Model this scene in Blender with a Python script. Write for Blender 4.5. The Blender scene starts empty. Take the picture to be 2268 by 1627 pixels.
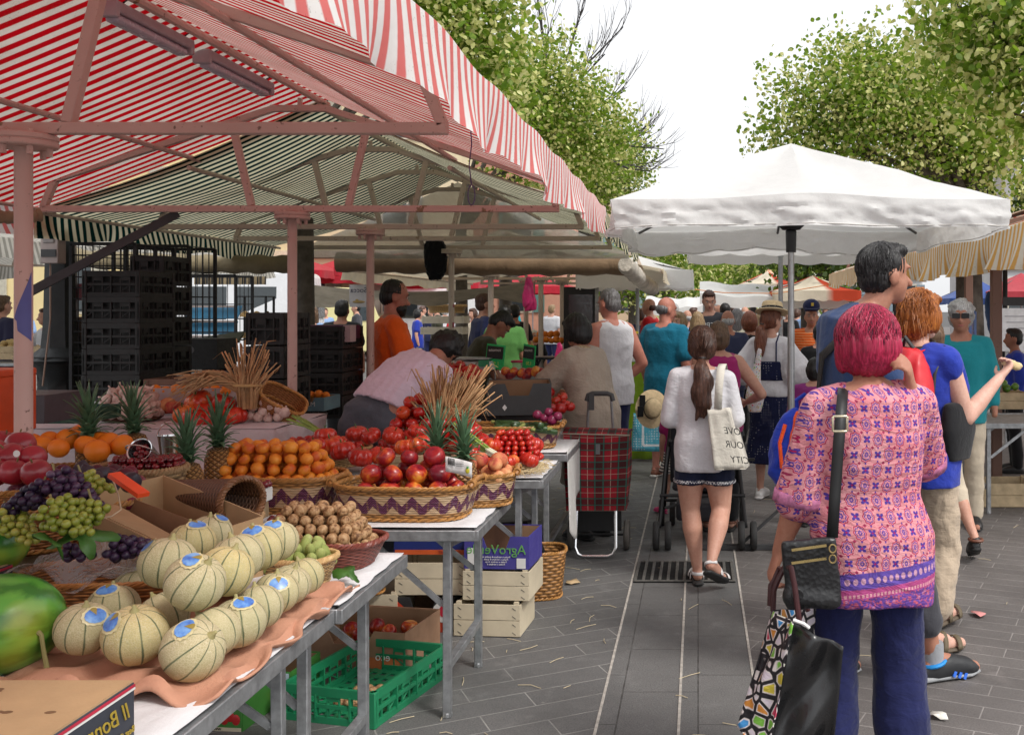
import bpy, bmesh, math, random
import numpy as np
from mathutils import Vector, Matrix, Euler, Quaternion
random.seed(7); rng = np.random.default_rng(7)
SC = bpy.context.scene; COL = SC.collection
R = math.radians; PI = math.pi
# ---------------------------------------------------------------- camera frame: pixel of the 2268 px wide view + scale (px per metre) -> point in the place
F, VX, VY, EYE = 2200.0, 1546.0, 685.0, 1.6
def at(px, py, s): return Vector(((px-VX)/s, F/s, EYE-(py-VY)/s))
def gx(px, s): return (px-VX)/s, F/s
def V(*a): return Vector(a)

# ---------------------------------------------------------------- tagging
def tag(o, label=None, cat=None, group=None, kind=None):
    if label: o['label'] = label
    if cat: o['category'] = cat
    if group: o['group'] = group
    if kind: o['kind'] = kind
    return o
def thing(name, label, cat, loc=(0,0,0), rz=0, group=None):
    o = bpy.data.objects.new(name, None); COL.objects.link(o); o.empty_display_size = .05
    o.location = loc; o.rotation_euler = (0,0,rz)
    return tag(o, label, cat, group)
def children(o): return [c for c in CH.get(o.name, [])]
CH = {}
def setparent(o, p):
    if p is not None:
        o.parent = p; CH.setdefault(p.name, []).append(o)
def copy_tree(o, parent=None):
    c = o.copy(); COL.objects.link(c)
    if parent is not None: setparent(c, parent)
    for ch in children(o): copy_tree(ch, c)
    return c
def dup(o, loc, rot=None, scale=None, label=None, group=None):
    c = copy_tree(o); c.location = loc
    if rot is not None: c.rotation_euler = rot
    if scale is not None: c.scale = (scale,)*3 if not hasattr(scale,'__len__') else scale
    if label: c['label'] = label
    if group: c['group'] = group
    return c

# ---------------------------------------------------------------- mesh builder
class MB:
    def __init__(s): s.v=[]; s.f=[]; s.m=[]; s.uv=[]; s.mi=0
    def add(s, vs, fs, uvs=None):
        b=len(s.v); s.v.extend([tuple(p) for p in vs])
        for k,f in enumerate(fs):
            s.f.append([b+i for i in f]); s.m.append(s.mi)
            s.uv.append(uvs[k] if uvs else None)
        return s
    def box(s, c, d, rot=None, taper=1.0):
        c=Vector(c); x,y,z=[k/2 for k in d]; M=rot.to_matrix() if rot is not None else None
        vs=[]
        for zz,t in ((-z,1),(z,taper)):
            for xx,yy in ((-x*t,-y*t),(x*t,-y*t),(x*t,y*t),(-x*t,y*t)):
                p=Vector((xx,yy,zz)); p=(M@p if M else p)+c; vs.append(p)
        return s.add(vs,[(3,2,1,0),(4,5,6,7),(0,1,5,4),(1,2,6,5),(2,3,7,6),(3,0,4,7)])
    def bar(s, p0, p1, w, h, up=(0,0,1)):
        p0=Vector(p0); p1=Vector(p1); d=(p1-p0).normalized(); u=Vector(up)
        if abs(d.dot(u))>.98: u=Vector((0,1,0))
        a=d.cross(u).normalized()*w/2; b=a.cross(d).normalized()*h/2
        vs=[p0-a-b,p0+a-b,p0+a+b,p0-a+b,p1-a-b,p1+a-b,p1+a+b,p1-a+b]
        return s.add(vs,[(0,3,2,1),(4,5,6,7),(0,1,5,4),(1,2,6,5),(2,3,7,6),(3,0,4,7)])
    def tube(s, pts, r, n=8, cap=True, closed=False):
        pts=[Vector(p) for p in pts]; k=len(pts)
        rs=r if hasattr(r,'__len__') else [r]*k
        vs=[]; prev=None
        for i,p in enumerate(pts):
            t=(pts[(i+1)%k]-pts[i-1]) if closed else (pts[min(i+1,k-1)]-pts[max(i-1,0)])
            t=t.normalized() if t.length>1e-9 else Vector((0,0,1))
            if prev is None:
                a=t.cross(Vector((0,0,1))); a=a if a.length>.05 else t.cross(Vector((0,1,0)))
            else: a=prev-t*prev.dot(t)
            a=a.normalized() if a.length>1e-6 else Vector((1,0,0)); prev=a; b=t.cross(a)
            for j in range(n):
                an=2*PI*j/n; vs.append(p+(a*math.cos(an)+b*math.sin(an))*rs[i])
        fs=[]
        for i in range(k if closed else k-1):
            i2=(i+1)%k
            for j in range(n):
                j2=(j+1)%n; fs.append((i*n+j,i*n+j2,i2*n+j2,i2*n+j))
        if cap and not closed: fs+= [tuple(range(n))[::-1], tuple((k-1)*n+j for j in range(n))]
        return s.add(vs,fs)
    def lathe(s, prof, n=16, c=(0,0,0), sx=1, sy=1, rib=0, nrib=0, M=None):
        c=Vector(c); vs=[]; fs=[]; k=len(prof)
        for r,z in prof:
            for j in range(n):
                a=2*PI*j/n; q=r*(1+rib*math.cos(nrib*a)) if nrib else r
                p=Vector((q*math.cos(a)*sx,q*math.sin(a)*sy,z)); vs.append((M@p if M else p)+c)
        uv=[]
        for i in range(k-1):
            for j in range(n):
                j2=(j+1)%n; fs.append((i*n+j,i*n+j2,(i+1)*n+j2,(i+1)*n+j))
                uv.append([(j/n,i/(k-1)),((j+1)/n,i/(k-1)),((j+1)/n,(i+1)/(k-1)),(j/n,(i+1)/(k-1))])
        fs+=[tuple(range(n))[::-1],tuple((k-1)*n+j for j in range(n))]; uv+=[[(0,0)]*n]*2
        return s.add(vs,fs,uv)
    def ball(s, c, r, n=12, k=8, M=None):
        rr=r if hasattr(r,'__len__') else (r,r,r)
        prof=[(math.sin(PI*(i+.02)/(k+.04))if 0<i<k else .02,-math.cos(PI*i/k)) for i in range(k+1)]
        S=Matrix.Diagonal(Vector(rr)); S=(M.to_3x3()@S) if M else S
        return s.lathe(prof,n,c,M=S)
    def sheet(s, fn, nu, nv, u=(0,1), v=(0,1), uvf=None, closed_u=False):
        vs=[];fs=[];uvs=[]
        for i in range(nv+1):
            for j in range(nu+1):
                vs.append(fn(u[0]+(u[1]-u[0])*j/nu, v[0]+(v[1]-v[0])*i/nv))
        w=nu+1
        for i in range(nv):
            for j in range(nu):
                q=(i*w+j,i*w+j+1,(i+1)*w+j+1,(i+1)*w+j); fs.append(q)
                uvs.append([(u[0]+(u[1]-u[0])*(jj)/nu, v[0]+(v[1]-v[0])*(ii)/nv) for ii,jj in ((i,j),(i,j+1),(i+1,j+1),(i+1,j))])
        if uvf: uvs=[[uvf(*a) for a in q] for q in uvs]
        return s.add(vs,fs,uvs)
    def poly(s, pts, t, nrm):   # extruded outline
        n=len(pts); nrm=Vector(nrm)*t; a=[Vector(p) for p in pts]
        vs=a+[p+nrm for p in a]; fs=[tuple(range(n))[::-1],tuple(range(n,2*n))]
        fs+=[(i,(i+1)%n,n+(i+1)%n,n+i) for i in range(n)]
        return s.add(vs,fs)
    def build(s, name, mats, parent=None, smooth=True, loc=None, bevel=0, solid=0, sub=0, auto=True):
        me=bpy.data.meshes.new(name); me.from_pydata(s.v,[],s.f)
        if not hasattr(mats,'__len__'): mats=[mats]
        for m in mats: me.materials.append(m)
        if len(mats)>1: me.polygons.foreach_set('material_index',s.m)
        if any(u is not None for u in s.uv):
            ul=me.uv_layers.new(name='UVMap'); arr=[]
            for f,u in zip(s.f,s.uv):
                for q in (u or [(0,0)]*len(f)): arr.extend(q)
            ul.data.foreach_set('uv',arr)
        if smooth:
            me.polygons.foreach_set('use_smooth',[True]*len(me.polygons))
            if auto:
                try: me.set_sharp_from_angle(angle=R(42))
                except Exception: pass
        me.update()
        o=bpy.data.objects.new(name,me); COL.objects.link(o); setparent(o,parent)
        if loc is not None: o.location=loc
        if bevel:
            b=o.modifiers.new('b','BEVEL'); b.width=bevel; b.segments=2; b.limit_method='ANGLE'; b.angle_limit=R(35)
        if solid:
            b=o.modifiers.new('s','SOLIDIFY'); b.thickness=solid; b.offset=0
        if sub:
            b=o.modifiers.new('d','SUBSURF'); b.levels=sub; b.render_levels=sub
        return o

# ---------------------------------------------------------------- blobs: overlapping solids fused into one continuous surface
def _cap(bm, p0, p1, r0, r1, n=10):
    m=MB(); p0=Vector(p0);p1=Vector(p1); d=p1-p0
    if d.length<1e-5: m.ball(p0,max(r0,r1),n,8)
    else:
        t=d.normalized(); pts=[];rs=[]
        for i in range(4): a=PI/2*(i+.15)/4; pts.append(p0-t*r0*math.cos(a)); rs.append(max(r0*math.sin(a),.001))
        pts+=[p0,p1]; rs+=[r0,r1]
        for i in range(4): a=PI/2*(3-i+.15)/4; pts.append(p1+t*r1*math.cos(a)); rs.append(max(r1*math.sin(a),.001))
        m.tube(pts,rs,n)
    return m
class Blob:
    def __init__(s): s.m=MB()
    def cap(s,p0,p1,r0,r1=None,n=12):
        k=_cap(None,p0,p1,r0,r0 if r1 is None else r1,n); s.m.add(k.v,k.f); return s
    def chain(s,pts,rs):
        for i in range(len(pts)-1): s.cap(pts[i],pts[i+1],rs[i],rs[i+1])
        return s
    def ell(s,c,r,M=None,n=16): s.m.ball(c,r,n,10,M); return s
    def box(s,c,d,rot=None): s.m.box(c,d,rot); return s
    def loft(s, rings, n=20):     # rings: (centre, lateral axis, rx, ry)
        vs=[]; k=len(rings)
        for i,(c,ax,rx,ry) in enumerate(rings):
            c=Vector(c); t=(Vector(rings[min(i+1,k-1)][0])-Vector(rings[max(i-1,0)][0])).normalized()
            a=Vector(ax); a=(a-t*a.dot(t)).normalized(); b=t.cross(a)
            for j in range(n):
                an=2*PI*j/n; ca,sa=math.cos(an),math.sin(an)
                q=1/((abs(ca)**2.5+abs(sa)**2.5)**.4)
                vs.append(c+a*rx*ca*q+b*ry*sa*q)
        fs=[(i*n+j,i*n+(j+1)%n,(i+1)*n+(j+1)%n,(i+1)*n+j) for i in range(k-1) for j in range(n)]
        fs+=[tuple(range(n))[::-1],tuple((k-1)*n+j for j in range(n))]
        s.m.add(vs,fs); return s
    def build(s,name,mat,parent=None,voxel=.012,smooth=4,disp=None,loc=None):
        me=bpy.data.meshes.new('t'); me.from_pydata(s.m.v,[],s.m.f)
        o=bpy.data.objects.new('t',me); COL.objects.link(o)
        r=o.modifiers.new('r','REMESH'); r.mode='VOXEL'; r.voxel_size=voxel; r.adaptivity=0
        if smooth: q=o.modifiers.new('s','SMOOTH'); q.iterations=smooth; q.factor=.5
        dg=bpy.context.evaluated_depsgraph_get(); ev=o.evaluated_get(dg)
        nm=bpy.data.meshes.new_from_object(ev); bpy.data.objects.remove(o); bpy.data.meshes.remove(me)
        nm.name=name
        if disp is not None and len(nm.vertices):
            n=len(nm.vertices); co=np.empty(n*3); nm.vertices.foreach_get('co',co); co=co.reshape(-1,3)
            no=np.empty(n*3); nm.vertices.foreach_get('normal',no); no=no.reshape(-1,3)
            co=co+no*disp(co)[:,None]; nm.vertices.foreach_set('co',co.ravel())
        nm.materials.clear(); nm.materials.append(mat)
        nm.polygons.foreach_set('use_smooth',[True]*len(nm.polygons)); nm.update()
        ob=bpy.data.objects.new(name,nm); COL.objects.link(ob); setparent(ob,parent)
        if loc is not None: ob.location=loc
        return ob
def folds(amp, scale, axis=(1,1,1), seed=0, n=5, sharp=1.0):
    g=np.random.default_rng(seed+11)
    ks=g.normal(size=(n,3))*np.array(axis)*scale; ph=g.uniform(0,6.28,n); wk=g.normal(size=(n,3))*scale*.35
    def f(co):
        out=np.zeros(len(co))
        for i in range(n):
            w=np.sin(co@wk[i]+ph[i])*1.3
            v=np.sin(co@ks[i]+ph[i]*2+w)
            out+=np.maximum(0,1-np.sqrt(v*v+.06))**1.3-.35 if sharp else v*.5
        return out*amp/n*2
    return f
def folds2(amp,scale,axis=(1,1,1),seed=0):
    f=folds(amp,scale,axis,seed); g=folds(amp*.55,scale*2.6,(axis[0],axis[1],axis[2]*1.3),seed+3,7)
    return lambda co: f(co)+g(co)
def streaks(amp, k, cen):    # hair strands running down from the crown
    cen=np.array(cen)
    def f(co):
        d=co-cen; a=np.arctan2(d[:,0],d[:,1]); z=d[:,2]
        return amp*(np.sin(a*k+z*20)+.7*np.sin(a*k*2.3+1-z*33)+.5*np.sin(a*k*.45+z*14))
    return f

# ---------------------------------------------------------------- node materials
class NT:
    def __init__(s,name):
        s.mat=bpy.data.materials.new(name); s.mat.use_nodes=True; s.t=s.mat.node_tree; s.t.nodes.clear()
        s.out=s.t.nodes.new('ShaderNodeOutputMaterial')
    def n(s,typ,**kw):
        nd=s.t.nodes.new('ShaderNode'+typ)
        for k,v in kw.items(): setattr(nd,k,v)
        return nd
    def lk(s,a,b): s.t.links.new(a,b)
    def setin(s,sock,v):
        if isinstance(v,bpy.types.NodeSocket): s.lk(v,sock)
        elif hasattr(v,'__len__') and len(v)==3 and sock.type=='RGBA': sock.default_value=(*v,1)
        else: sock.default_value=v
    def m(s,op,a,b=None,c=None,clamp=False):
        nd=s.n('Math',operation=op,use_clamp=clamp); s.setin(nd.inputs[0],a)
        if b is not None: s.setin(nd.inputs[1],b)
        if c is not None: s.setin(nd.inputs[2],c)
        return nd.outputs[0]
    def mix(s,f,a,b,mode='MIX'):
        nd=s.n('Mix',data_type='RGBA',blend_type=mode); s.setin(nd.inputs[0],f); s.setin(nd.inputs[6],a); s.setin(nd.inputs[7],b); return nd.outputs[2]
    def co(s,which='Object'): return s.n('TexCoord').outputs[which]
    def xyz(s,v):
        nd=s.n('SeparateXYZ'); s.lk(v,nd.inputs[0]); return nd.outputs
    def vec(s,x,y,z=0.):
        nd=s.n('CombineXYZ'); s.setin(nd.inputs[0],x); s.setin(nd.inputs[1],y); s.setin(nd.inputs[2],z); return nd.outputs[0]
    def map(s,v,scale=(1,1,1),rot=(0,0,0),loc=(0,0,0)):
        nd=s.n('Mapping'); s.lk(v,nd.inputs[0]); nd.inputs['Scale'].default_value=scale; nd.inputs['Rotation'].default_value=rot; nd.inputs['Location'].default_value=loc; return nd.outputs[0]
    def noise(s,v,scale,detail=3,rough=.55,out=0,dist=0):
        nd=s.n('TexNoise'); s.lk(v,nd.inputs['Vector']); nd.inputs['Scale'].default_value=scale; nd.inputs['Detail'].default_value=detail; nd.inputs['Roughness'].default_value=rough; nd.inputs['Distortion'].default_value=dist; return nd.outputs[out]
    def vor(s,v,scale,feature='F1',out='Distance',rand=1.):
        nd=s.n('TexVoronoi',feature=feature); s.lk(v,nd.inputs['Vector']); nd.inputs['Scale'].default_value=scale; nd.inputs['Randomness'].default_value=rand; return nd.outputs[out]
    def ramp(s,f,stops,interp='LINEAR'):
        nd=s.n('ValToRGB'); s.lk(f,nd.inputs[0]); cr=nd.color_ramp; cr.interpolation=interp
        while len(cr.elements)<len(stops): cr.elements.new(.5)
        for e,(p,c) in zip(cr.elements,stops): e.position=p; e.color=(*c,1) if hasattr(c,'__len__') else (c,c,c,1)
        return nd.outputs[0]
    def step(s,v,lo,hi): return s.m('SMOOTHSTEP',v) if False else s.mr(v,lo,hi)
    def mr(s,v,a,b,c=0.,d=1.):
        nd=s.n('MapRange'); s.setin(nd.inputs[0],v)
        for i,q in enumerate((a,b,c,d)): nd.inputs[i+1].default_value=q
        return nd.outputs[0]
    def stripe(s,x,period,duty,soft=.02,off=0.):   # 1 inside stripe
        f=s.m('FRACT',s.m('ADD',s.m('DIVIDE',x,period),off)); a=s.m('ABSOLUTE',s.m('SUBTRACT',f,.5))
        return s.mr(a,duty/2+soft,duty/2-soft)
    def bump(s,h,st=.3,dist=.01,prev=None):
        nd=s.n('Bump'); nd.inputs['Strength'].default_value=st; nd.inputs['Distance'].default_value=dist; s.lk(h,nd.inputs['Height'])
        if prev is not None: s.lk(prev,nd.inputs['Normal'])
        return nd.outputs[0]
    def fin(s,col,rough=.6,bump=None,metal=0.,spec=.5,trans=0.,tcol=None,sss=0.,alpha=None,coat=0.,ior=None,transm=0.,sheen=0.):
        p=s.n('BsdfPrincipled'); s.setin(p.inputs['Base Color'],col); s.setin(p.inputs['Roughness'],rough)
        p.inputs['Metallic'].default_value=metal; p.inputs['Specular IOR Level'].default_value=spec
        if sss: p.inputs['Subsurface Weight'].default_value=sss; p.inputs['Subsurface Radius'].default_value=(.012,.005,.003); p.inputs['Subsurface Scale'].default_value=1.
        if coat: p.inputs['Coat Weight'].default_value=coat; p.inputs['Coat Roughness'].default_value=.12
        if transm: p.inputs['Transmission Weight'].default_value=transm
        if sheen: p.inputs['Sheen Weight'].default_value=sheen
        if bump is not None: s.lk(bump,p.inputs['Normal'])
        sh=p.outputs[0]
        if trans:
            t=s.n('BsdfTranslucent'); s.setin(t.inputs[0],tcol if tcol is not None else col)
            mx=s.n('MixShader'); mx.inputs[0].default_value=trans; s.lk(sh,mx.inputs[1]); s.lk(t.outputs[0],mx.inputs[2]); sh=mx.outputs[0]
        if alpha is not None:
            t=s.n('BsdfTransparent'); mx=s.n('MixShader'); s.setin(mx.inputs[0],alpha); s.lk(t.outputs[0],mx.inputs[1]); s.lk(sh,mx.inputs[2]); sh=mx.outputs[0]
        s.lk(sh,s.out.inputs[0]); return s.mat
MC={}
def PM(col, rough=.6, var=.12, scale=12., bump=0., bscale=60., metal=0., spec=.5, rnd=0., trans=0., coat=0., key=None, sss=0., sheen=0., name='paint'):
    k=(tuple(col),rough,var,scale,bump,bscale,metal,spec,rnd,trans,coat,key,sss,sheen)
    if k in MC: return MC[k]
    t=NT(name); c=t.co(); f=t.noise(c,scale,4)
    d=[max(0,x*(1-var)) for x in col]; e=[min(1,x*(1+var)) for x in col]
    cc=t.ramp(f,[(.3,d),(.7,e)])
    if rnd:
        r=t.n('ObjectInfo').outputs['Random']; cc=t.mix(t.m('MULTIPLY',r,rnd),cc,[x*.45 for x in col])
    b=t.bump(t.noise(c,bscale,4),bump,.004) if bump else None
    rr=t.mr(t.noise(c,scale*2.3,3),.3,.7,max(0,rough-.08),min(1,rough+.08))
    MC[k]=t.fin(cc,rr,b,metal,spec,trans,coat=coat,sss=sss,sheen=sheen); return MC[k]
def cloth(col, var=.1, weave=700., fold=.25, rough=.85, trans=0., name='cloth', fscale=9.):
    k=('cl',tuple(col),var,weave,fold,rough,trans,fscale)
    if k in MC: return MC[k]
    t=NT(name); c=t.co(); f=t.noise(c,6,4); d=[x*(1-var) for x in col]; e=[min(1,x*(1+var)) for x in col]
    w=t.noise(c,weave,2); cc=t.mix(.18,t.ramp(f,[(.3,d),(.7,e)]),t.ramp(w,[(.3,[x*.6 for x in col]),(.7,[min(1,x*1.25) for x in col])]))
    b=t.bump(w,.12,.002); b=t.bump(t.noise(t.map(c,(1,1,.6)),fscale*.8,4,.5,dist=.6),fold*.8,.05,b); b=t.bump(t.noise(t.map(c,(1,1,1.8),(.5,.4,0)),fscale*2.4,3,.5,dist=.9),fold*.5,.018,b)
    MC[k]=t.fin(cc,rough,b,spec=.2,trans=trans,sheen=.15); return MC[k]
def skin(col,name='skin'):
    k=('sk',tuple(col))
    if k in MC: return MC[k]
    t=NT(name); c=t.co(); f=t.noise(c,14,5); g=t.noise(c,90,3)
    cc=t.ramp(f,[(.3,[col[0]*.84,col[1]*.76,col[2]*.74]),(.7,col)]); cc=t.mix(.2,cc,t.ramp(g,[(.4,[col[0]*.8,col[1]*.6,col[2]*.55]),(.6,col)]))
    b=t.bump(t.noise(c,220,3),.15,.002)
    MC[k]=t.fin(cc,.5,b,spec=.35,sss=.06); return MC[k]
def hairm(col,name='hair',hi=None,kx=1.):
    k=('ha',tuple(col),hi)
    if k in MC: return MC[k]
    hi=hi or tuple(min(1,x*2.2+.02) for x in col)
    t=NT(name); c=t.co(); q=t.map(c,(150*kx,150*kx,9)); f=t.noise(q,1.,3,.7,dist=.6); g=t.noise(c,9,3)
    cc=t.ramp(f,[(.3,[x*.35 for x in col]),(.52,col),(.75,hi)]); cc=t.mix(t.mr(g,.35,.7,0,.6),cc,[x*.5 for x in col])
    b=t.bump(f,.5,.006)
    MC[k]=t.fin(cc,.42,b,spec=.45); return MC[k]
def xt(a,b=None): return None
# text on things, mirrored the way it stands in the photograph
def lettering(txt, size, mat, parent, M, mirror=True, name='lettering', shear=0., depth=.0008):
    cu=bpy.data.curves.new('t','FONT'); cu.body=txt; cu.size=size; cu.align_x='CENTER'; cu.align_y='CENTER'; cu.extrude=depth; cu.shear=shear; cu.resolution_u=3
    o=bpy.data.objects.new('t',cu); COL.objects.link(o); dg=bpy.context.evaluated_depsgraph_get()
    me=bpy.data.meshes.new_from_object(o.evaluated_get(dg)); bpy.data.objects.remove(o); bpy.data.curves.remove(cu)
    if mirror: me.transform(Matrix.Diagonal((-1,1,1,1))); me.flip_normals()
    me.transform(M); me.materials.clear(); me.materials.append(mat); me.name=name
    ob=bpy.data.objects.new(name,me); COL.objects.link(ob); setparent(ob,parent); return ob
def frame(o, right, up):    # matrix placing text: local x -> right, y -> up
    r=Vector(right).normalized(); u=Vector(up).normalized(); n=r.cross(u)
    return Matrix(((r.x,u.x,n.x,o[0]),(r.y,u.y,n.y,o[1]),(r.z,u.z,n.z,o[2]),(0,0,0,1)))
# ================================================================ world, sun, camera
w=bpy.data.worlds.new('World'); SC.world=w; w.use_nodes=True
nt=w.node_tree; bg=nt.nodes['Background']; sky=nt.nodes.new('ShaderNodeTexSky'); sky.sky_type='NISHITA'; sky.sun_disc=False
SUN_EL, SUN_RZ = R(50), R(128)
sky.sun_elevation=SUN_EL; sky.sun_rotation=SUN_RZ; sky.air_density=1.0; sky.dust_density=4.0; sky.ozone_density=.6
hs=nt.nodes.new('ShaderNodeHueSaturation'); hs.inputs['Saturation'].default_value=.12; hs.inputs['Value'].default_value=1.0
mixw=nt.nodes.new('ShaderNodeMix'); mixw.data_type='RGBA'; mixw.inputs[0].default_value=.55; mixw.inputs[7].default_value=(9.2,9.3,9.5,1)
nt.links.new(sky.outputs[0],hs.inputs['Color']); nt.links.new(hs.outputs[0],mixw.inputs[6]); nt.links.new(mixw.outputs[2],bg.inputs['Color']); bg.inputs['Strength'].default_value=.112
sl=bpy.data.lights.new('sun','SUN'); sl.energy=1.5; sl.angle=R(14); sl.color=(1,.96,.9)
so=bpy.data.objects.new('sun',sl); COL.objects.link(so)
d=Vector((math.sin(SUN_RZ)*math.cos(SUN_EL),math.cos(SUN_RZ)*math.cos(SUN_EL),math.sin(SUN_EL)))
so.rotation_euler=d.to_track_quat('Z','Y').to_euler(); so.location=(4,-6,14)
cd=bpy.data.cameras.new('camera'); cam=bpy.data.objects.new('camera',cd); COL.objects.link(cam); SC.camera=cam
cam.location=(0,0,EYE); cam.rotation_euler=(PI/2,0,0); cd.sensor_width=36; cd.lens=36*F/2268
cd.shift_x=-(VX-1134)/2268; cd.shift_y=-(813.5-VY)/2268; cd.clip_start=.05; cd.clip_end=1000
SC.view_settings.view_transform='Standard'; SC.view_settings.look='None'; SC.view_settings.gamma=1; SC.view_settings.exposure=.55
SC.cycles.max_bounces=8; SC.cycles.transparent_max_bounces=16; SC.cycles.use_denoising=True

# ================================================================ ground
def paving_mat(name, base, base2, rot, bw, bh, joint):
    t=NT(name); c=t.map(t.co(),(1,1,1),(0,0,rot))
    b=t.n('TexBrick'); t.lk(c,b.inputs['Vector']); b.offset=.37; b.inputs['Scale'].default_value=1.; b.inputs['Brick Width'].default_value=bw; b.inputs['Row Height'].default_value=bh
    b.inputs['Mortar Size'].default_value=.0035; b.inputs['Mortar Smooth'].default_value=.25; b.inputs['Color1'].default_value=(*base,1); b.inputs['Color2'].default_value=(*base2,1); b.inputs['Mortar'].default_value=(*joint,1); b.inputs['Bias'].default_value=-.1
    g=t.noise(t.co(),160,4); h=t.noise(t.co(),1.3,5,.6); k=t.noise(t.co(),14,4)
    cc=t.mix(.5,b.outputs[0],t.ramp(g,[(.35,[x*.45 for x in base]),(.65,[x*1.7 for x in base])]))
    fm=t.m('MULTIPLY',b.outputs['Fac'],t.mr(k,.35,.6,.15,1.)); cc=t.mix(fm,cc,joint)
    cc=t.mix(t.mr(h,.38,.72,0,.75),cc,[x*.5 for x in base]); st=t.noise(t.co(),4.3,5,.7); cc=t.mix(t.mr(st,.58,.72,0,.35),cc,[x*1.9 for x in base]); sp=t.noise(t.co(),47,3,.7); cc=t.mix(t.mr(sp,.62,.72,0,.5),cc,[x*.4 for x in base])
    mk=t.vor(t.co(),3.1); cc=t.mix(t.mr(mk,.035,.02,0,.5),cc,(.30,.29,.27))
    hh=t.m('SUBTRACT',t.m('MULTIPLY',g,.25),b.outputs['Fac'])
    return t.fin(cc,t.mr(k,.3,.7,.55,.8),t.bump(hh,.6,.006),spec=.35)
PAVE_L=paving_mat('paving_grey',(.145,.143,.14),(.116,.115,.114),R(-27),.62,.155,(.36,.35,.33))
PAVE_C=paving_mat('paving_channel',(.148,.146,.143),(.12,.119,.117),R(90),.52,.3155,(.055,.053,.05))
PAVE_R=paving_mat('paving_brown',(.152,.139,.133),(.116,.105,.101),R(24),.42,.125,(.33,.305,.29))
def ground(name,x0,x1,y0,y1,z,mat):
    m=MB(); m.add([(x0,y0,z),(x1,y0,z),(x1,y1,z),(x0,y1,z)],[(0,1,2,3)]); o=m.build(name,mat,smooth=False); tag(o,kind='structure'); return o
g0=ground('ground',-300,300,-60,600,-.006,PM((.07,.068,.066),.8,name='asphalt'))
ground('pavement',-40,-.391,-12,90,0,PAVE_L)
ground('pavement',.241,40,-12,90,0,PAVE_R)
g=ground('drain_channel',-.389,.239,-12,90,.0,PAVE_C); 
m=MB()
for x in (-.39,-.074,.24): m.box((x,30,.001),(.011,84,.006))
tag(m.build('channel_joint',PM((.42,.39,.35),.9,.3,30),smooth=False),kind='structure')
# drain grate with dark slots
dg_=thing('drain_grate','iron slotted drain grate set across the paving channel','drain grate',(-.08,6.05,0))
m=MB(); m.box((0,0,.0045),(.60,.46,.005)); m.build('pit_shade_plate',PM((.004,.004,.004),.9),dg_,smooth=False)  # flat black plate stands for the shade below the bars
m=MB()
for i in range(13): m.box((-.29+i*.0483,0,.0105),(.018,.44,.007))
for y in (-.225,.225): m.box((0,y,.0105),(.60,.018,.0075))
m.build('bar',PM((.13,.125,.115),.6,.3,40,.3,metal=.3),dg_,bevel=.002)
# loose straw and paper scraps on the paving
m=MB(); r=random.Random(3)
for i in range(150):
    x=r.uniform(-1.3,-.42) if r.random()<.6 else r.uniform(-.3,2.4); y=r.uniform(3.6,9); a=r.uniform(0,PI); l=r.uniform(.015,.06)
    p=V(x,y,.004); dd=V(math.cos(a),math.sin(a),0)*l; b=V(-dd.y,dd.x,0)*r.uniform(-.3,.3)
    m.tube([p-dd,p+b+V(0,0,.003),p+dd],.0016,4)
tag(m.build('straw',PM((.55,.46,.30),.8),None),kind='stuff')
for i,(px,py,c,lab) in enumerate([(2165,1363,(.62,.25,.24),'crumpled pink paper scrap on the brown paving'),(2080,1590,(.7,.68,.62),'small white paper scrap on the brown paving near navy trousers'),(1268,1292,(.5,.36,.2),'dry tan leaf on the dark paving beside the tartan trolley')]):
    x,y=gx(px,(py-VY)/1.6); m=MB(); rr=random.Random(i)
    pts=[V(x+math.cos(a)*.04*rr.uniform(.6,1.2),y+math.sin(a)*.05*rr.uniform(.5,1.2),.006+rr.uniform(0,.02)) for a in [k*PI/4 for k in range(8)]]
    m.add([V(x,y,.018)]+pts,[(0,1+k,1+(k+1)%8) for k in range(8)]); tag(m.build('paper_scrap' if i<2 else 'dry_leaf',PM(c,.7),solid=.001),lab,'scrap' if i<2 else 'leaf')

# ================================================================ awnings
def stripe_mat(name, ca, cb, period, duty, dirt=.3, trans=.45, off=0.,tmul=1.0):
    t=NT(name); uv=t.xyz(t.co('UV')); x=uv[0]; nz=t.noise(t.co(),5,4); x=t.m('ADD',x,t.m('MULTIPLY',t.m('SUBTRACT',nz,.5),.006))
    f=t.stripe(x,period,duty,.04,off); d=t.noise(t.co(),2.2,5,.65); d2=t.noise(t.map(t.co(),(1,1,1)),120,2)
    cc=t.mix(f,ca,cb); sp=t.m('MULTIPLY',t.mr(d2,.62,.7,0,1),t.mr(d,.45,.65,0,.7)); cc=t.mix(sp,cc,(.12,.1,.07)); cc=t.mix(t.mr(d,.4,.75,0,dirt),cc,(.36,.30,.22),'MULTIPLY')
    b=t.bump(t.noise(t.co(),4,4,.6),.25,.04)
    return t.fin(cc,.85,b,spec=.06,trans=trans,tcol=t.mix(.0,cc,cc))
RED=stripe_mat('red_white_canvas',(.76,.69,.62),(.52,.004,.010),.088,.5,.5,.36)
REDV=stripe_mat('red_white_valance',(.86,.85,.83),(.74,.20,.19),.074,.46,.08,.3)
GRN=stripe_mat('green_white_canvas',(.80,.75,.54),(.0015,.028,.025),.078,.5,.35,.36)
GRY=stripe_mat('grey_white_canvas',(.62,.6,.55),(.33,.32,.29),.07,.5,.4,.4)
ORG=stripe_mat('orange_white_valance',(.82,.77,.66),(.74,.42,.13),.085,.5,.3,.25)
RW2=stripe_mat('orange_red_canvas',(.80,.72,.58),(.58,.08,.04),.34,.34,.3,.3)
CREAM=cloth((.72,.63,.47),.12,300,.3,trans=.3)
TRUSS=None
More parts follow.
